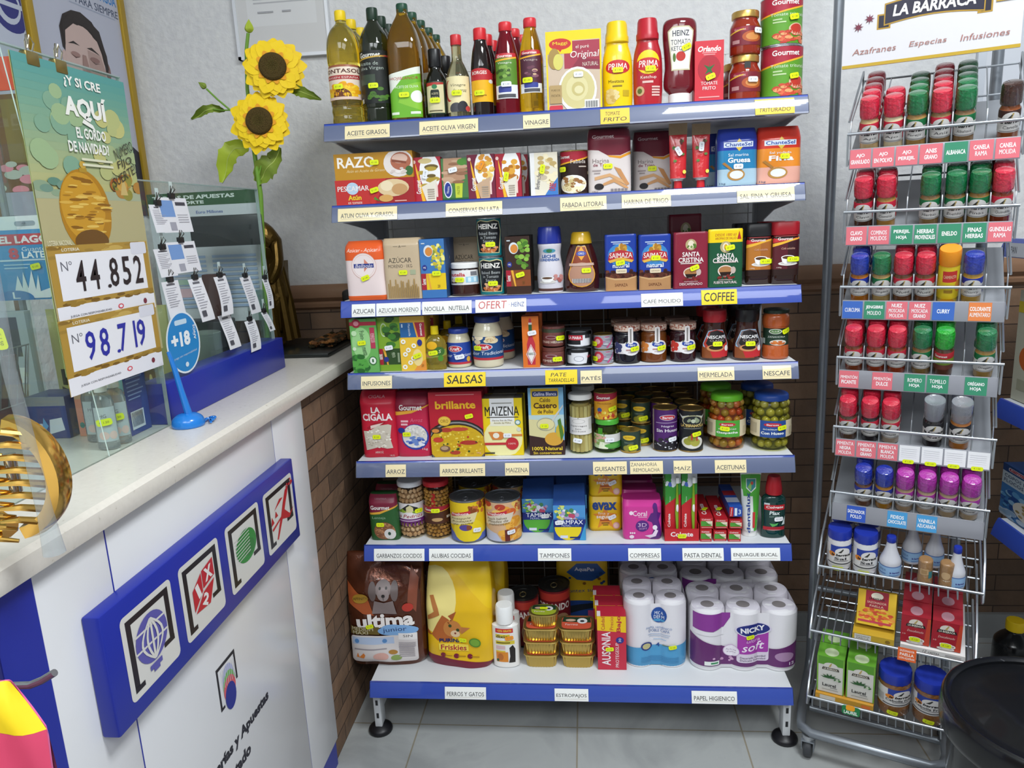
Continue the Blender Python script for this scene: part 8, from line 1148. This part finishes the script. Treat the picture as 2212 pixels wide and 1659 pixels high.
bd = MB().box(-.955, -.335, CT, -.72, -.33, 1.12, M('c9c47c', .5)); bd.art([R(0, 0, 1, 1, 'c4c07a'), T('A LA OPORTUNIDAD', .5, .88, .8, .07, '5a5a40'), T('Fijo', .42, .62, .6, .24, '3a3c30', b=.05), T('500.000', .45, .28, .84, .28, '3a3c30', b=.06), T('PREMIO', .7, .06, .4, .06, '4a4a3a')], lambda a, b, o: (-.955 + a, -.335 - o, CT + b), .235, .194)
tag(bd.obj('prize_sign'), 'olive yellow prize sign with large dark numerals behind the acrylic screen', 'sign')
gx0, gx1, gz0, gz1 = fr(2, 128, 462, 650, -.36)
gl = MB().box(gx0, -.36, gz0, gx1, -.35, gz1, M('3a8cc4', .25, coat=.5), .003); gw, gh = gx1 - gx0, gz1 - gz0
gl.art([R(0, 0, 1, 1, '3c90c8'), R(0, .84, 1, 1, 'dfe3e6'), RR(.38, .88, .66, .94, '9aa4ac', .4, 1.4), R(.08, .66, .86, .79, 'c83c48'), T('EL LAGO', .47, .725, .68, .09, 'f2e8ec', b=.04), T('8', .3, .56, .14, .14, 'd04050', b=.04), T('Guantes', .6, .61, .36, .05, 'e0ecf4'), T('LATEX', .62, .54, .42, .08, 'f0f4f8', b=.03), R(.1, .47, .85, .49, 'c9dcea'), R(.14, .42, .5, .435, 'a8cce4'), R(.14, .38, .46, .395, 'a8cce4'), P('e4ebf0', .2, .02, .3, .3, .34, .14, .38, .34, .42, .14, .5, .36, .52, .12, .58, .3, .58, .1, .8, .16, .7, .02), E(.22, .02, .26, .1, '2f7cba'), T('L', .24, .06, .1, .08, 'e8f0f6')], lambda a, b, o: (gx0 + a, -.36 - o, gz0 + b), gw, gh)
go_ = tag(gl.obj('glove_pack'), 'blue and white pack of latex gloves hanging behind the acrylic screen', 'glove pack'); sticker(go_, lambda a, b, o: (gx0 + a, -.36 - o, gz0 + b), gw, gh, .58, .4, 'y', 10)
ps = MB().tube([(-.99, -.345, CT), (-.99, -.345, 1.46)], .006, GM, 8); ps.tube([(-.99, -.345, gz1 - .012), (gx0 + gw * .52, -.345, gz1 - .012), (gx0 + gw * .52, -.37, gz1 - .012)], .002, GW, 6); ps.lathe([(.05, 0), (.05, .006), (.0, .007)], GM, (-.99, -.345, CT + .0005), 24)
tag(ps.obj('hook_stand'), 'grey counter stand whose hook carries the blue glove pack', 'stand')
# red and brown card boards at the far left edge
x0, x1, z0, z1 = fr(-60, 60, 118, 200, -.25)
rb = MB().box(x0, -.25, z0, x1, -.245, z1, M('e0512c', .45)); x2, x3, z2, z3 = fr(-60, 62, 200, 420, -.25); rb.box(x2, -.25, z2, x3, -.244, z3, M('6a4a1c', .5)); rb.art([R(.2, .1, .5, .9, '8a4a2c'), R(.6, .3, .95, .95, '7a6a2c'), D(.2, .0, .9, .3, 10, .1, .04, ['c84a5a', 'b0b8a8', 'd88a94'], 3)], lambda a, b, o: (x2 + a, -.25 - o, z2 + b), x3 - x2, z3 - z2); rb.box(x0, -.246, CT, x0 + .02, -.242, z3, M('6a4a1c', .5))
tag(rb.obj('display_board'), 'orange-red and brown display board at the far left edge behind the screens', 'board')
# lottery terminal seen through the glass
tv = tag(empty('lottery_terminal', (-.86, .08, CT)), 'black-screened lottery terminal standing behind the ticket glass', 'terminal')
MB().box(-.1, .0, 0, .03, .08, .11, M('1e2024', .4), .004).box(-.03, .05, .02, .02, .08, .22, M('4a2420', .5), .003).obj('stand', tv)
xa, xb, zaa, zbb = fr(414, 556, 461, 535, .1)
MB().box(xa + .86, .02, zaa - CT, xb + .86, .045, zbb - CT, M('1c2022', .3), .004).obj('screen', tv)
sh2 = MB(); xa, xb, zaa, zbb = fr(318, 556, 408, 436, .2); xa2, xb2, za2, zb2 = fr(318, 560, 436, 700, .2)
sh2.box(xa, .2, za2, xb, .203, zbb, M('d4d8dc', .5)); fw, fh = xb - xa, zbb - za2
sh2.art([R(0, 0, 1, 1, 'd6dade'), R(0, .9, 1, 1, '2f5a34'), T('TABLAS DE APUESTAS', .42, .965, .74, .03, 'e4ece4', b=.04), T('DEPORTE', .36, .925, .3, .025, 'e4ece4', b=.04), T('Euro Millones', .55, .85, .24, .022, '3c5aa8', b=.02), R(.3, .79, .9, .8, 'c88a8a')] + [R(.06 + .46 * (k % 2), .5 - .035 * (k // 2), .46 + .46 * (k % 2), .52 - .035 * (k // 2), 'a8bcdc') for k in range(24)] + [R(.06, .3, .4, .34, 'b0d0b8'), R(.1, .2, .3, .27, 'e0b8c0')], lambda a, b, o: (xa + a, .2 - o, za2 + b), fw, fh)
sh2.box(xa + .01, .203, CT, xa + .03, .21, zbb, M('8a8e92', .4)).box(xb - .03, .203, CT, xb - .01, .21, zbb, M('8a8e92', .4))
tag(sh2.obj('betting_table_board'), 'white betting table board with a dark green heading behind the ticket glass', 'board')
tg_ = MB().lathe([(.03, 0), (.034, .005), (.036, .11), (.034, .112), (.03, .01), (0, .01)], GLASS('9ab89a', .3, .05), (0, 0, 0), 24); tag(tg_.obj('glass_tumbler', None, (-.77, -.12, CT + .0005)), 'greenish glass tumbler on the worktop behind the ticket glass', 'glass')
# ------------------------------------------------------------------ sunflowers in a tall glass tube
FY = .172
def fp(px, py, y=FY): return un(px, py, 1, y)
fb = fp(571, 690); fb.z = CT
sf = tag(empty('sunflower_bouquet', (0, 0, 0)), 'artificial sunflower stem with two yellow heads behind the ticket glass', 'flower'); GRE = M('6f9a34', .5, bump=.3, bs=60); LEAF = M('7f9436', .5, bump=.4, bs=40); LEAFL = M('a8ba34', .5, bump=.4, bs=40)
stp = [fp(571, 690) + Vector((.002, 0, -.05)), fp(569, 560), fp(563, 420), fp(545, 300), fp(534, 190), fp(532, 110), fp(536, 72)]
MB().tube(stp, [.006, .006, .0055, .005, .0042, .004, .004], GRE, 10).obj('stem', sf)
MB().tube([fp(500, 240), fp(470, 215), fp(446, 192)], .0022, GRE, 8).tube([fp(505, 238), fp(480, 238), fp(460, 236)], .0018, GRE, 8).tube([fp(556, 400), fp(560, 375), fp(566, 350)], .002, GRE, 8).obj('twig', sf)
def bud(c, r, dr, m):
    ax = Vector(dr).normalized(); rot = Vector((0, 0, 1)).rotation_difference(ax).to_matrix(); b = MB()
    pr = smooth_prof([(0, -r), (.6 * r, -.7 * r), (r, -.1 * r), (.8 * r, .7 * r), (.35 * r, 1.5 * r), (0, 2.1 * r)]); b.lathe(pr, m, (0, 0, 0), 16, rib=.1, nr=6); b.v = [tuple(Vector(c) + rot @ Vector(v)) for v in b.v]; b.obj('bud', sf)
bud(fp(538, 62), .010, (.05, 0, .6), LEAFL); bud(fp(440, 186), .007, (-.6, -.2, .5), LEAF)
def leaf(pts, wd, m, curl=.01):
    P_ = [Vector(p) for p in pts]; n = 14; vs = []
    for i in range(n + 1):
        t = i / n; k = t * (len(P_) - 1); j = min(int(k), len(P_) - 2); c = P_[j].lerp(P_[j + 1], k - j); d = (P_[j + 1] - P_[j]).normalized(); s = d.cross(Vector((0, 1, 0))).normalized()
        w = wd * math.sin(math.pi * min(1, t * .86 + .1)) ** .75 * (1 - .12 * math.sin(t * 30))
        for q in (-1, -.5, 0, .5, 1): vs.append(c + s * w * q + Vector((0, -1, 0)) * curl * (q * q - .5) + Vector((0, 1, 0)) * .006 * math.sin(9 * t + q))
    fs = [(i * 5 + q, i * 5 + q + 1, (i + 1) * 5 + q + 1, (i + 1) * 5 + q) for i in range(n) for q in range(4)]
    l = MB().add(vs, fs, m); l.add([v + Vector((0, .0008, 0)) for v in vs], fs, m); l.tube([vs[i * 5 + 2] + Vector((0, -.0006, 0)) for i in range(n + 1)], .0009, M('b9c86a', .5), 5); l.obj('leaf', sf)
leaf([fp(535, 318), fp(505, 320), fp(490, 345), fp(478, 395)], .024, LEAFL); leaf([fp(556, 395), fp(570, 370), fp(590, 350), fp(602, 318)], .026, LEAF); leaf([fp(622, 190), fp(650, 198), fp(692, 214)], .012, LEAF); leaf([fp(484, 238), fp(462, 234), fp(440, 240), fp(412, 258)], .010, LEAF)
def sunhead(c, r, nrm, seed):
    N_ = Vector(nrm).normalized(); rot = Vector((0, 0, 1)).rotation_difference(N_).to_matrix(); rn = random.Random(seed); b = MB(); YEL = M('f8d20a', .6); ORA = M('eaa010', .6)
    for ring, (n, l0, tilt_, z_) in enumerate(((18, 1.0, .02, 0), (16, .86, .14, .004))):
        for i in range(n):
            th = 2 * math.pi * (i + .5 * ring) / n + rn.uniform(-.07, .07); L_ = r * l0 * rn.uniform(.9, 1.08); wv = r * .215; vs = []
            for k in range(7):
                t = k / 6; w = wv * (.5 + .72 * math.sin(math.pi * min(1, t * .8 + .12))) * (1 if t < .8 else (.8 if t < .9 else .22)) * rn.uniform(.92, 1.06); rad = r * .28 + (L_ - r * .28) * t
                for q in (-1, 0, 1): vs.append(Vector((rad * math.cos(th) - w * q * math.sin(th), rad * math.sin(th) + w * q * math.cos(th), z_ + .0004 * (i % 3) + L_ * t * tilt_ * .5 - .12 * L_ * t * t - .0012 * (q == 0))))
            b.add([tuple(Vector(c) + rot @ v) for v in vs], [(k * 3 + q, k * 3 + q + 1, (k + 1) * 3 + q + 1, (k + 1) * 3 + q) for k in range(6) for q in range(2)], YEL)
    b.add([tuple(Vector(c) + rot @ Vector((r * .5 * (1 + .12 * math.cos(11 * t)) * math.cos(t), r * .5 * (1 + .12 * math.cos(11 * t)) * math.sin(t), .0075))) for t in [i * math.pi / 33 for i in range(66)]], [tuple(range(66))], ORA)
    h = b.obj('flower_head', sf); d = MB(); dm = Vector(c) + N_ * .004
    dd = MB().lathe(smooth_prof([(r * .43, -.002), (r * .44, .006), (r * .36, .012), (r * .2, .012), (0, .009)]), M('4a3a12', .9, bump=.8, bs=300), (0, 0, 0), 28); dd.v = [tuple(dm + rot @ Vector(v)) for v in dd.v]
    for k in range(170):
        th = k * 2.39996; q = r * .43 * math.sqrt(k / 170); p = Vector((q * math.cos(th), q * math.sin(th), .012 - .006 * (q / (r * .43)) ** 3)); hgt = .004 if k > 50 else .002
        cc = M(('3a2a10', '5a4a16', '7a6a1c', '2c1e0c')[k % 4] if k > 40 else '5f6a24', .8); v0 = [p + Vector((.0012 * math.cos(a), .0012 * math.sin(a), 0)) for a in (0, 2.1, 4.2)] + [p + Vector((0, 0, hgt))]
        dd.add([tuple(dm + rot @ v) for v in v0], [(0, 1, 3), (1, 2, 3), (2, 0, 3)], cc)
    dd.obj('seed_disc', h)
sunhead(fp(590, 146, FY - .02), .071, (.25, -1, .12), 3); sunhead(fp(562, 263, FY - .03), .071, (.12, -1, .1), 7)
tube_ = MB().lathe([(.012, 0), (.013, .002), (.013, 1.10 - CT), (.012, 1.10 - CT), (.011, .01), (0, .008)], GLASS('dcebe4', .05, .03, 1.4), (fb.x, FY, CT + .0005), 20); tag(tube_.obj('glass_tube_vase'), 'tall narrow clear glass tube holding the sunflower stem', 'vase')
# bronze figure on a dark stone tray with copper pieces
SB = M('5a4418', .32, .75, bump=.35, bs=45)
fgx = -.795; fgy = .305
fg = tag(empty('bronze_statue', (fgx, fgy, CT + .0135)), 'dark gold bronze figure in draped robes beside the wall, behind the ticket glass', 'statue')
bm = bmesh.new(); skv = [(0, 0, .055), (0, 0, .14), (.0, 0, .22), (-.01, -.005, .29), (-.02, -.012, .335), (.028, .0, .272), (.036, -.022, .21), (.014, -.04, .165), (-.036, 0, .27), (-.044, -.022, .21), (-.02, -.04, .165), (.02, -.01, .03), (.028, -.012, .12), (-.03, .0, .04)]
vv = [bm.verts.new(v) for v in skv]
for a_, b_ in ((0, 1), (1, 2), (2, 3), (3, 4), (3, 5), (5, 6), (6, 7), (3, 8), (8, 9), (9, 10), (1, 12), (12, 11), (0, 13)): bm.edges.new((vv[a_], vv[b_]))
me = bpy.data.meshes.new('robed_figure'); bm.to_mesh(me); bm.free(); ob = bpy.data.objects.new('robed_figure', me); COL.objects.link(ob); ob.parent = fg; me.materials.append(SB)
sk = ob.modifiers.new('skin', 'SKIN'); rr = [.042, .04, .042, .027, .027, .022, .02, .014, .022, .019, .014, .02, .028, .03]
for i, r_ in enumerate(rr): me.skin_vertices[0].data[i].radius = (r_, r_)
me.skin_vertices[0].data[0].use_root = True; ss = ob.modifiers.new('sub', 'SUBSURF'); ss.levels = 2; ss.render_levels = 2
pl = MB()
for k in range(9):
    a = k * .7; pl.tube([(.038 * math.cos(a), .034 * math.sin(a), .21), (.048 * math.cos(a + .12), .044 * math.sin(a + .12), .12), (.052 * math.cos(a + .2), .05 * math.sin(a + .2), .05), (.054 * math.cos(a + .22), .05 * math.sin(a + .22), .016)], [.008, .012, .014, .015], SB, 8)
pl.ball((.03, -.045, .011), .014, SB, 2, (1, 1.6, .7)); pl.obj('robe_folds', fg)
tr2 = MB().box(-.86, .16, CT + .0005, -.6, .435, CT + .010, M('1e2220', .3), .002); tag(tr2.obj('stone_tray'), 'dark flat tray under the bronze figure on the worktop', 'tray')
pb_ = MB(); rn = random.Random(4)
for k in range(150):
    x = -.70 + rn.gauss(.05, .03); y = rn.uniform(.24, .42); x = min(max(x, -.672), -.622); s = rn.uniform(.004, .010); pb_.ball((x, y, CT + .011 + s * .5 + rn.uniform(0, .012)), s, M(rn.choice(['4a3c28', '3a3220', '6d4a2c', '8a5a34', '5a4a34', 'a8703c']), .35, .4), 1, (1.2, 1, .7))
tag(pb_.obj('copper_pieces'), 'heap of small copper and brown pieces on the dark tray beside the bronze figure', 'ornament heap', None, 'stuff')
dk = MB().box(-.615, .36, CT + .011, -.58, .42, CT + .13, M('5a4020', .5), .006).box(-.618, .355, CT + .1, -.577, .425, CT + .15, M('1c1814', .5), .01); tag(dk.obj('wooden_ornament'), 'dark brown ornament at the end of the tray beside the shelf unit', 'ornament')
# ------------------------------------------------------------------ posters and framed notice on the walls
PXW = -1.1685
def wposter(name, lb, y0, y1, z0, z1, art, frame=None):
    m = MB().box(PXW, y0, z0, PXW + .004, y1, z1, M('c9cad6', .4)); m.art(art, xfm(PXW + .004, y0, z0), y1 - y0, z1 - z0, 0, 0, .0004, .4); o = tag(m.obj(name), lb, 'poster')
    if frame: MB().box(PXW, y0 - .022, z0, PXW + .012, y0, z1, frame, .001).box(PXW, y1, z0, PXW + .012, y1 + .022, z1, frame, .001).obj('frame', o)
    return o
ph_ = 2.12 - 1.30; zb_ = 1.30
def pv(z): return (z - zb_) / ph_
def pu(y): return (y - .06) / (.40 - .06)
SK, SK2, HR = 'd4b8b0', '8a6a64', '2a201e'
def MP(c, *q): return ('p', c, [(pu(y), pv(z)) for y, z in zip(q[0::2], q[1::2])])
def ME(y, z, ry, rz, c, n=24, a=0): return ('p', c, [(pu(y + ry * math.cos(a) * math.cos(t) - rz * math.sin(a) * math.sin(t)), pv(z + ry * math.sin(a) * math.cos(t) + rz * math.cos(a) * math.sin(t))) for t in [2 * math.pi * i / n for i in range(n)]])
wposter('wall_poster', 'tall lilac wall poster of a dark-haired man with closed eyes, gold framed', .06, .40, zb_, 2.12,
  [R(0, 0, 1, 1, 'c4c6d6'), T('AGUA', pu(.36), pv(1.847), .2, .03, '3f86c8', b=.03), T('PARA SIEMPRE', pu(.31), pv(1.815), .5, .022, '44506c', b=.01), MP('a8b0c4', .2, 1.80, .38, 1.80, .38, 1.803, .2, 1.803), MP('2a2c3c', .22, 1.30, .40, 1.30, .40, 1.47, .34, 1.50, .27, 1.42), MP('d8d8e0', .2, 1.3, .24, 1.3, .27, 1.42, .23, 1.46),
   MP(SK2, .2, 1.46, .28, 1.46, .272, 1.56, .205, 1.56), ME(.315, 1.662, .010, .022, SK2), ME(.150, 1.664, .009, .02, SK),
   MP(HR, .148, 1.69, .147, 1.735, .165, 1.765, .20, 1.782, .235, 1.785, .275, 1.772, .302, 1.742, .318, 1.70, .318, 1.665, .30, 1.68, .16, 1.68), ME(.228, 1.655, .076, .098, SK, 30), MP(SK, .158, 1.69, .166, 1.73, .20, 1.752, .245, 1.748, .285, 1.728, .297, 1.70, .303, 1.66, .16, 1.65), MP(HR, .157, 1.70, .162, 1.735, .185, 1.755, .22, 1.757, .26, 1.748, .288, 1.728, .302, 1.70, .306, 1.66, .314, 1.66, .316, 1.70, .30, 1.755, .26, 1.775, .19, 1.772, .155, 1.745),
   MP('b89a92', .24, 1.70, .29, 1.695, .302, 1.66, .29, 1.61, .26, 1.575, .238, 1.60), MP(HR, .168, 1.702, .19, 1.711, .212, 1.704, .19, 1.705), MP(HR, .238, 1.704, .258, 1.709, .288, 1.696, .262, 1.701), ME(.191, 1.681, .017, .006, 'a8847c'), ME(.264, 1.681, .019, .006, '94706a'), MP('5a3a36', .174, 1.679, .19, 1.675, .208, 1.678, .19, 1.6725), MP('5a3a36', .246, 1.678, .264, 1.673, .284, 1.676, .264, 1.671), MP('a8867e', .217, 1.685, .23, 1.685, .240, 1.638, .226, 1.632, .208, 1.638), MP('8a5450', .20, 1.607, .226, 1.611, .252, 1.606, .226, 1.598)], M('b8962c', .35, .3))
wposter('wall_poster', 'pale poster with a round dark blue emblem at the far left of the left wall', -.35, .03, 1.3, 2.12, [R(0, 0, 1, 1, 'c4cada'), E(.905, pv(1.742), .16, .07, '2c2f7c', 30), E(.89, pv(1.742), .1, .05, 'c4cada', 24), E(.9, pv(1.742), .075, .035, '2c2f7c', 20), R(.74, pv(1.737), 1.0, pv(1.747), 'c4cada')])
fx0, fx1 = -.852, -.612
nf = MB().box(fx0, WY - .012, 1.70, fx1, WY - .001, 2.12, M('c9c9cb', .4)); nf.art([R(0, 0, 1, 1, 'd6d5d4'), R(.12, .17, .9, 1, 'dedede')] + [R(.2, .3 + .022 * k, .82, .309 + .022 * k, 'b9b9bc') for k in range(14)] + [R(.24, .245, .42, .255, 'a8a8ac'), R(.52, .245, .62, .255, 'a8a8ac')], lambda a, b, o: (fx0 + a, WY - .012 - o, 1.70 + b), fx1 - fx0, .42, 0, 0, .0004, .3)
nfo = tag(nf.obj('framed_notice'), 'white framed document on the back wall behind the sunflowers', 'notice'); e_ = MB()
for a, c in (((fx0 - .008, 1.692), (fx0, 2.12)), ((fx1, 1.692), (fx1 + .008, 2.12)), ((fx0 - .008, 1.692), (fx1 + .008, 1.70))): e_.box(a[0], WY - .016, a[1], c[0], WY - .001, c[1], M('e4e6ea', .3, .3))
e_.obj('frame', nfo)
# ------------------------------------------------------------------ right side and foreground
X1R = 1.0
ru = tag(empty('side_shelving', (0, 0, 0)), 'second blue-railed shelving unit along the right edge, facing the counter', 'shelving')
for z, yE in ((1.15, .19), (.785, .15), (.505, .11)):
    s = MB().box(X1R + .004, -1.0, z - .026, X1R + .36, yE, z, M('cfd3da', .4), .002); s = s.obj('shelf', ru)
    r_ = MB(); n = 10; top = [(X1R + .004, z + .001)] + [(X1R + arc(j / n, .04)[0], z + arc(j / n, .04)[1]) for j in range(n + 1)] + [(X1R + .004, z - .041)]
    for q in range(len(top) - 1): r_.add([(top[q][0], -1.0, top[q][1]), (top[q][0], yE, top[q][1]), (top[q + 1][0], yE, top[q + 1][1]), (top[q + 1][0], -1.0, top[q + 1][1])], [(0, 1, 2, 3)], RAILB)
    for yy in (-1.0, yE): r_.add([(a, yy, b) for a, b in top], [tuple(range(len(top)))], M('2b48a8', .3))
    r_.obj('price_rail', s)
tg = MB().art([R(0, 0, 1, 1, 'e0e4ec'), T('PAN', .3, .5, .3, .5, '4a4c58', sh=.1)], lambda a, b, o: (X1R - .014 - o, .15 - a, 1.112 + b), .08, .03); tag(tg.obj('price_tag', [c for c in COL.objects if c.parent == ru][0]), 'white paper tag')
for yy in (.16, -.8):
    MB().box(X1R + .345, yy - .02, .0, X1R + .37, yy + .02, 1.9, M('a8abb0', .4), .002).obj('upright', ru)
cx0, cy_, cz = X1R + .02, .04, .5062
cb_ = MB().box(cx0, -.05, cz + .001, cx0 + .055, .145, cz + .125, M('2a5a9c', .4), .001)
cb_.art([R(0, 0, 1, 1, '3c78b4'), R(0, .62, 1, .86, 'b9c9d2'), R(0, .86, 1, 1, '22467c'), RR(.12, .89, .5, .96, 'c9ced8', .4, 1.2), RR(.14, .9, .48, .95, 'a8283a', .4, 1.2), T('Bruggen', .31, .925, .28, .035, 'e8dce0'), T('COPOS DE AVENA', .5, .79, .9, .06, '34466a'), T('FLOCOS DE AVEIA', .5, .7, .9, .06, '34466a'), D(.0, .1, 1, .6, 50, .07, .04, ['2a5aa0', '5a98c8', '8ab8d8', '1f4a8c'], 3), E(.7, .28, .42, .2, 'd8d4c8', 26), D(.34, .12, 1, .44, 40, .05, .025, ['b09a6a', 'c8b48a', '94804f'], 5), D(.0, .0, .5, .14, 16, .09, .04, ['b4c4d4', '8aa8c4'], 7)], lambda a, b, o: (cx0 - o, .145 - a, cz + .001 + b), .195, .124)
co_ = tag(cb_.obj('cereal_box'), 'blue oat flakes box on the lowest visible rail of the right-hand unit', 'cereal box'); sticker(co_, lambda a, b, o: (cx0 - o, .145 - a, cz + .001 + b), .195, .124, .62, .3)
c2_ = MB().box(cx0, -.04, .787, cx0 + .05, .145, .786 + .25, M('c9c4a8', .4), .001); c2_.art([R(0, 0, 1, 1, 'c4c4b0'), E(.3, .4, .2, .12, 'c8642c'), R(.1, .1, .8, .2, 'a8a890'), R(0, .8, 1, .9, 'd8c43c')], lambda a, b, o: (cx0 - o, .145 - a, .787 + b), .185, .25); tag(c2_.obj('cereal_box'), 'pale cereal box on the middle rail of the right-hand unit', 'cereal box')
bt_ = tag(empty('cleaner_bottle', (1.10, .17, .0)), 'black plastic bottle with a yellow cap on the floor behind the black bin', 'bottle')
MB().lathe(smooth_prof([(.042, 0), (.046, .006), (.046, .13), (.040, .155), (.022, .172), (.018, .176), (.018, .182)]), M('101214', .25, coat=.3), seg=28).obj('bottle', bt_)
MB().lathe([(.0205, .18), (.0215, .181), (.0215, .203), (.02, .206), (0, .207)], M('efca14', .4), seg=28, rib=.02, nr=14).obj('cap', bt_)
# black lidded bin in the right foreground
BC = un(2285, 1532, 2, .42); BK_ = M('0c0d10', .3, coat=.3)
R_ = abs(x_at(2052, BC.y, .42) - BC.x)
bn = tag(empty('round_bin', (BC.x, BC.y, 0)), 'black round lidded bin cut off by the right foreground edge', 'bin')
MB().lathe(smooth_prof([(R_ * .78, 0), (R_ * .8, .01), (R_ * .92, .36)], 3), BK_, seg=56).obj('body', bn)
MB().lathe(smooth_prof([(R_ * .93, .355), (R_ * .99, .362), (R_ * 1.0, .39), (R_ * .985, .408), (R_ * .95, .415), (R_ * .9, .41), (R_ * .86, .402), (R_ * .4, .404), (0, .405)], 3), BK_, seg=64).obj('lid', bn)
# white notice with a shelf line on the back wall behind the rack
nb = MB().box(1.02, WY - .014, 1.40, 1.40, WY - .001, 1.70, M('cdd2da', .4), .002); nb.art([R(.05, .1, .95, .9, 'd8dbe2'), R(.3, .72, .6, .78, 'b4bac8'), R(.5, .42, .7, .5, 'b4bac8'), RR(.34, .6, .4, .75, 'dce41a', .3)], lambda a, b, o: (1.02 + a, WY - .014 - o, 1.40 + b), .38, .3); tag(nb.obj('wall_notice'), 'pale notice board with a neon sticker on the back wall behind the spice rack', 'notice')
# gold hair claw on a clear stand, close to the camera at the left
GD = M('d6ab58', .15, .95); cy = -.98
def fq(px, py, y=cy): return un(px, py, 1, y)
cst = tag(empty('claw_display', (0, 0, 0)), 'clear plastic display arm with a neon sticker in the left foreground', 'display stand'); CLR = GLASS('eef2f6', .10, .06, 1.45)
MB().tube([fq(-60, 330, -1.02), fq(20, 800, -1.02), fq(55, 930, -1.02), fq(98, 1110, -1.02), fq(118, 1195, -1.02)], [.005, .006, .006, .007, .010], CLR, 12).obj('rod', cst)
fo = MB().tube([fq(-120, 1150, -1.02), fq(-125, 1200, -1.02), Vector((-.66, -1.06, CT + .014))], .006, CLR, 10); fo.obj('foot', cst)
MB().tube([fq(-60, 330, -1.02), fq(-130, 700, -1.02), fq(-120, 1150, -1.02)], .006, CLR, 10).obj('arm', cst)
q0 = fq(8, 800, -1.012); sticker(cst, lambda a, b, o: tuple(q0 + Vector((a, -.004 - o, b))), .02, .06, .5, .5, 'y', -82)
cl = tag(empty('hair_claw', (0, 0, 0)), 'large shiny gold hair claw hanging in the left foreground', 'hair claw')
c0 = fq(20, 1030); rx_, rz_ = (fq(140, 1030).x - c0.x), (fq(20, 905).z - fq(20, 1165).z) / 2
for sgn, nm in ((1, 'right'), (-1, 'left')):
    jw = MB(); n = 22; vs = []
    for i in range(n + 1):
        t = math.radians(78 - 156 * i / n)
        for rr_, yy in ((1.0, -.010), (1.04, 0), (1.0, .010), (.8, .012), (.76, 0), (.8, -.012)): vs.append((c0.x + sgn * rx_ * rr_ * math.cos(t) * (1.0 if sgn > 0 else .9), c0.y + yy, c0.z + rz_ * rr_ * math.sin(t)))
    jw.add(vs, [(i * 6 + k, i * 6 + (k + 1) % 6, (i + 1) * 6 + (k + 1) % 6, (i + 1) * 6 + k) for i in range(n) for k in range(6)] + [(5, 4, 3, 2, 1, 0), tuple(n * 6 + k for k in range(6))], GD); jw = jw.obj('jaw', cl)
    te_ = MB()
    for i in range(8):
        v = -.75 + 1.5 * i / 7; xr_ = sgn * rx_ * .82 * math.sqrt(1 - v * v); z = c0.z + rz_ * v * .95
        te_.tube([(c0.x + xr_, c0.y - .006 * sgn, z), (c0.x + xr_ * .5, c0.y - .016, z - .004 + .01 * sgn), (c0.x - xr_ * .12, c0.y - .012 - .004 * sgn, z - .008 + .012 * sgn)], [.0042, .0036, .002], GD, 8)
    te_.obj('teeth', jw)
MB().tube([(c0.x - .006, c0.y + .012, c0.z - .02), (c0.x - .006, c0.y + .012, c0.z + .02)], .006, M('b9b4a8', .2, .9), 12).obj('spring', cl)
# steel hook and pink packet on the foreground rack
hk = MB().tube([fq(-220, 1482, -1.25), fq(0, 1482, -1.25), fq(65, 1480, -1.25), fq(90, 1470, -1.25), fq(118, 1453, -1.25)], .0024, M('9a9ca0', .25, .9), 10)
hkb = fq(-220, 1482, -1.25)
pr_ = tag(empty('hook_rack', (0, 0, 0)), 'steel hook rod of a foreground rack at the lower left edge', 'display rack'); hk.obj('hook', pr_)
MB().tube([(hkb.x, hkb.y, 0), (hkb.x, hkb.y, 1.2)], .010, GM, 10).lathe([(.14, 0), (.14, .012), (0, .014)], GM, (hkb.x, hkb.y, 0), 28).obj('post', pr_)
hk2 = MB(); p_ = fq(-220, 1720, -1.25); 
MB().tube([(hkb.x, hkb.y, fq(-40, 1395, -1.25).z + .004), tuple(fq(-60, 1440, -1.262)), tuple(fq(-30, 1440, -1.262))], .0024, M('9a9ca0', .25, .9), 10).obj('hook', pr_)
a0, a1 = fq(-140, 1760, -1.27), fq(92, 1530, -1.27)
pkz1 = fq(-40, 1470, -1.27).z; pw_ = a1.x - a0.x; pz0 = a0.z - .05; phh = pkz1 - pz0
vs = []; n = 24
def pkf(u, v, o=0): 
    wv = (.62 + .38 * min(1, (1 - v) / .22)) if v > .78 else 1; b_ = .011 * (1 - (2 * u - 1) ** 2) ** .7 * (1 - (2 * v - 1) ** 6) + .0015 * math.sin(22 * u + 9 * v); return (a0.x + pw_ * (.5 + (u - .5) * wv), -1.27 - b_ - o, pz0 + phh * v)
for j in range(n + 1):
    for i in range(n + 1): vs.append(pkf(i / n, j / n))
k = len(vs); vs += [(x, -1.27 + (-1.27 - y) * .6 + .001, z) for x, y, z in vs]; fs = [(j * (n + 1) + i, j * (n + 1) + i + 1, (j + 1) * (n + 1) + i + 1, (j + 1) * (n + 1) + i) for j in range(n) for i in range(n)]
pk_ = MB().add(vs, fs + [tuple(k + q for q in f) for f in fs], M('d86aa0', .2, coat=.5))
pk_.art([P('e8c81c', .0, .86, 1, .78, 1, 1, 0, 1), P('d8486a', 0, .7, 1, .6, 1, .78, 0, .86), R(.55, .6, .85, .615, 'e8b0c8')], lambda a, b, o: pkf(a, b, o), 1, 1, .05, .05, .0012); tag(pk_.obj('pink_packet'), 'shiny pink and yellow packet hanging at the lower left edge', 'packet')
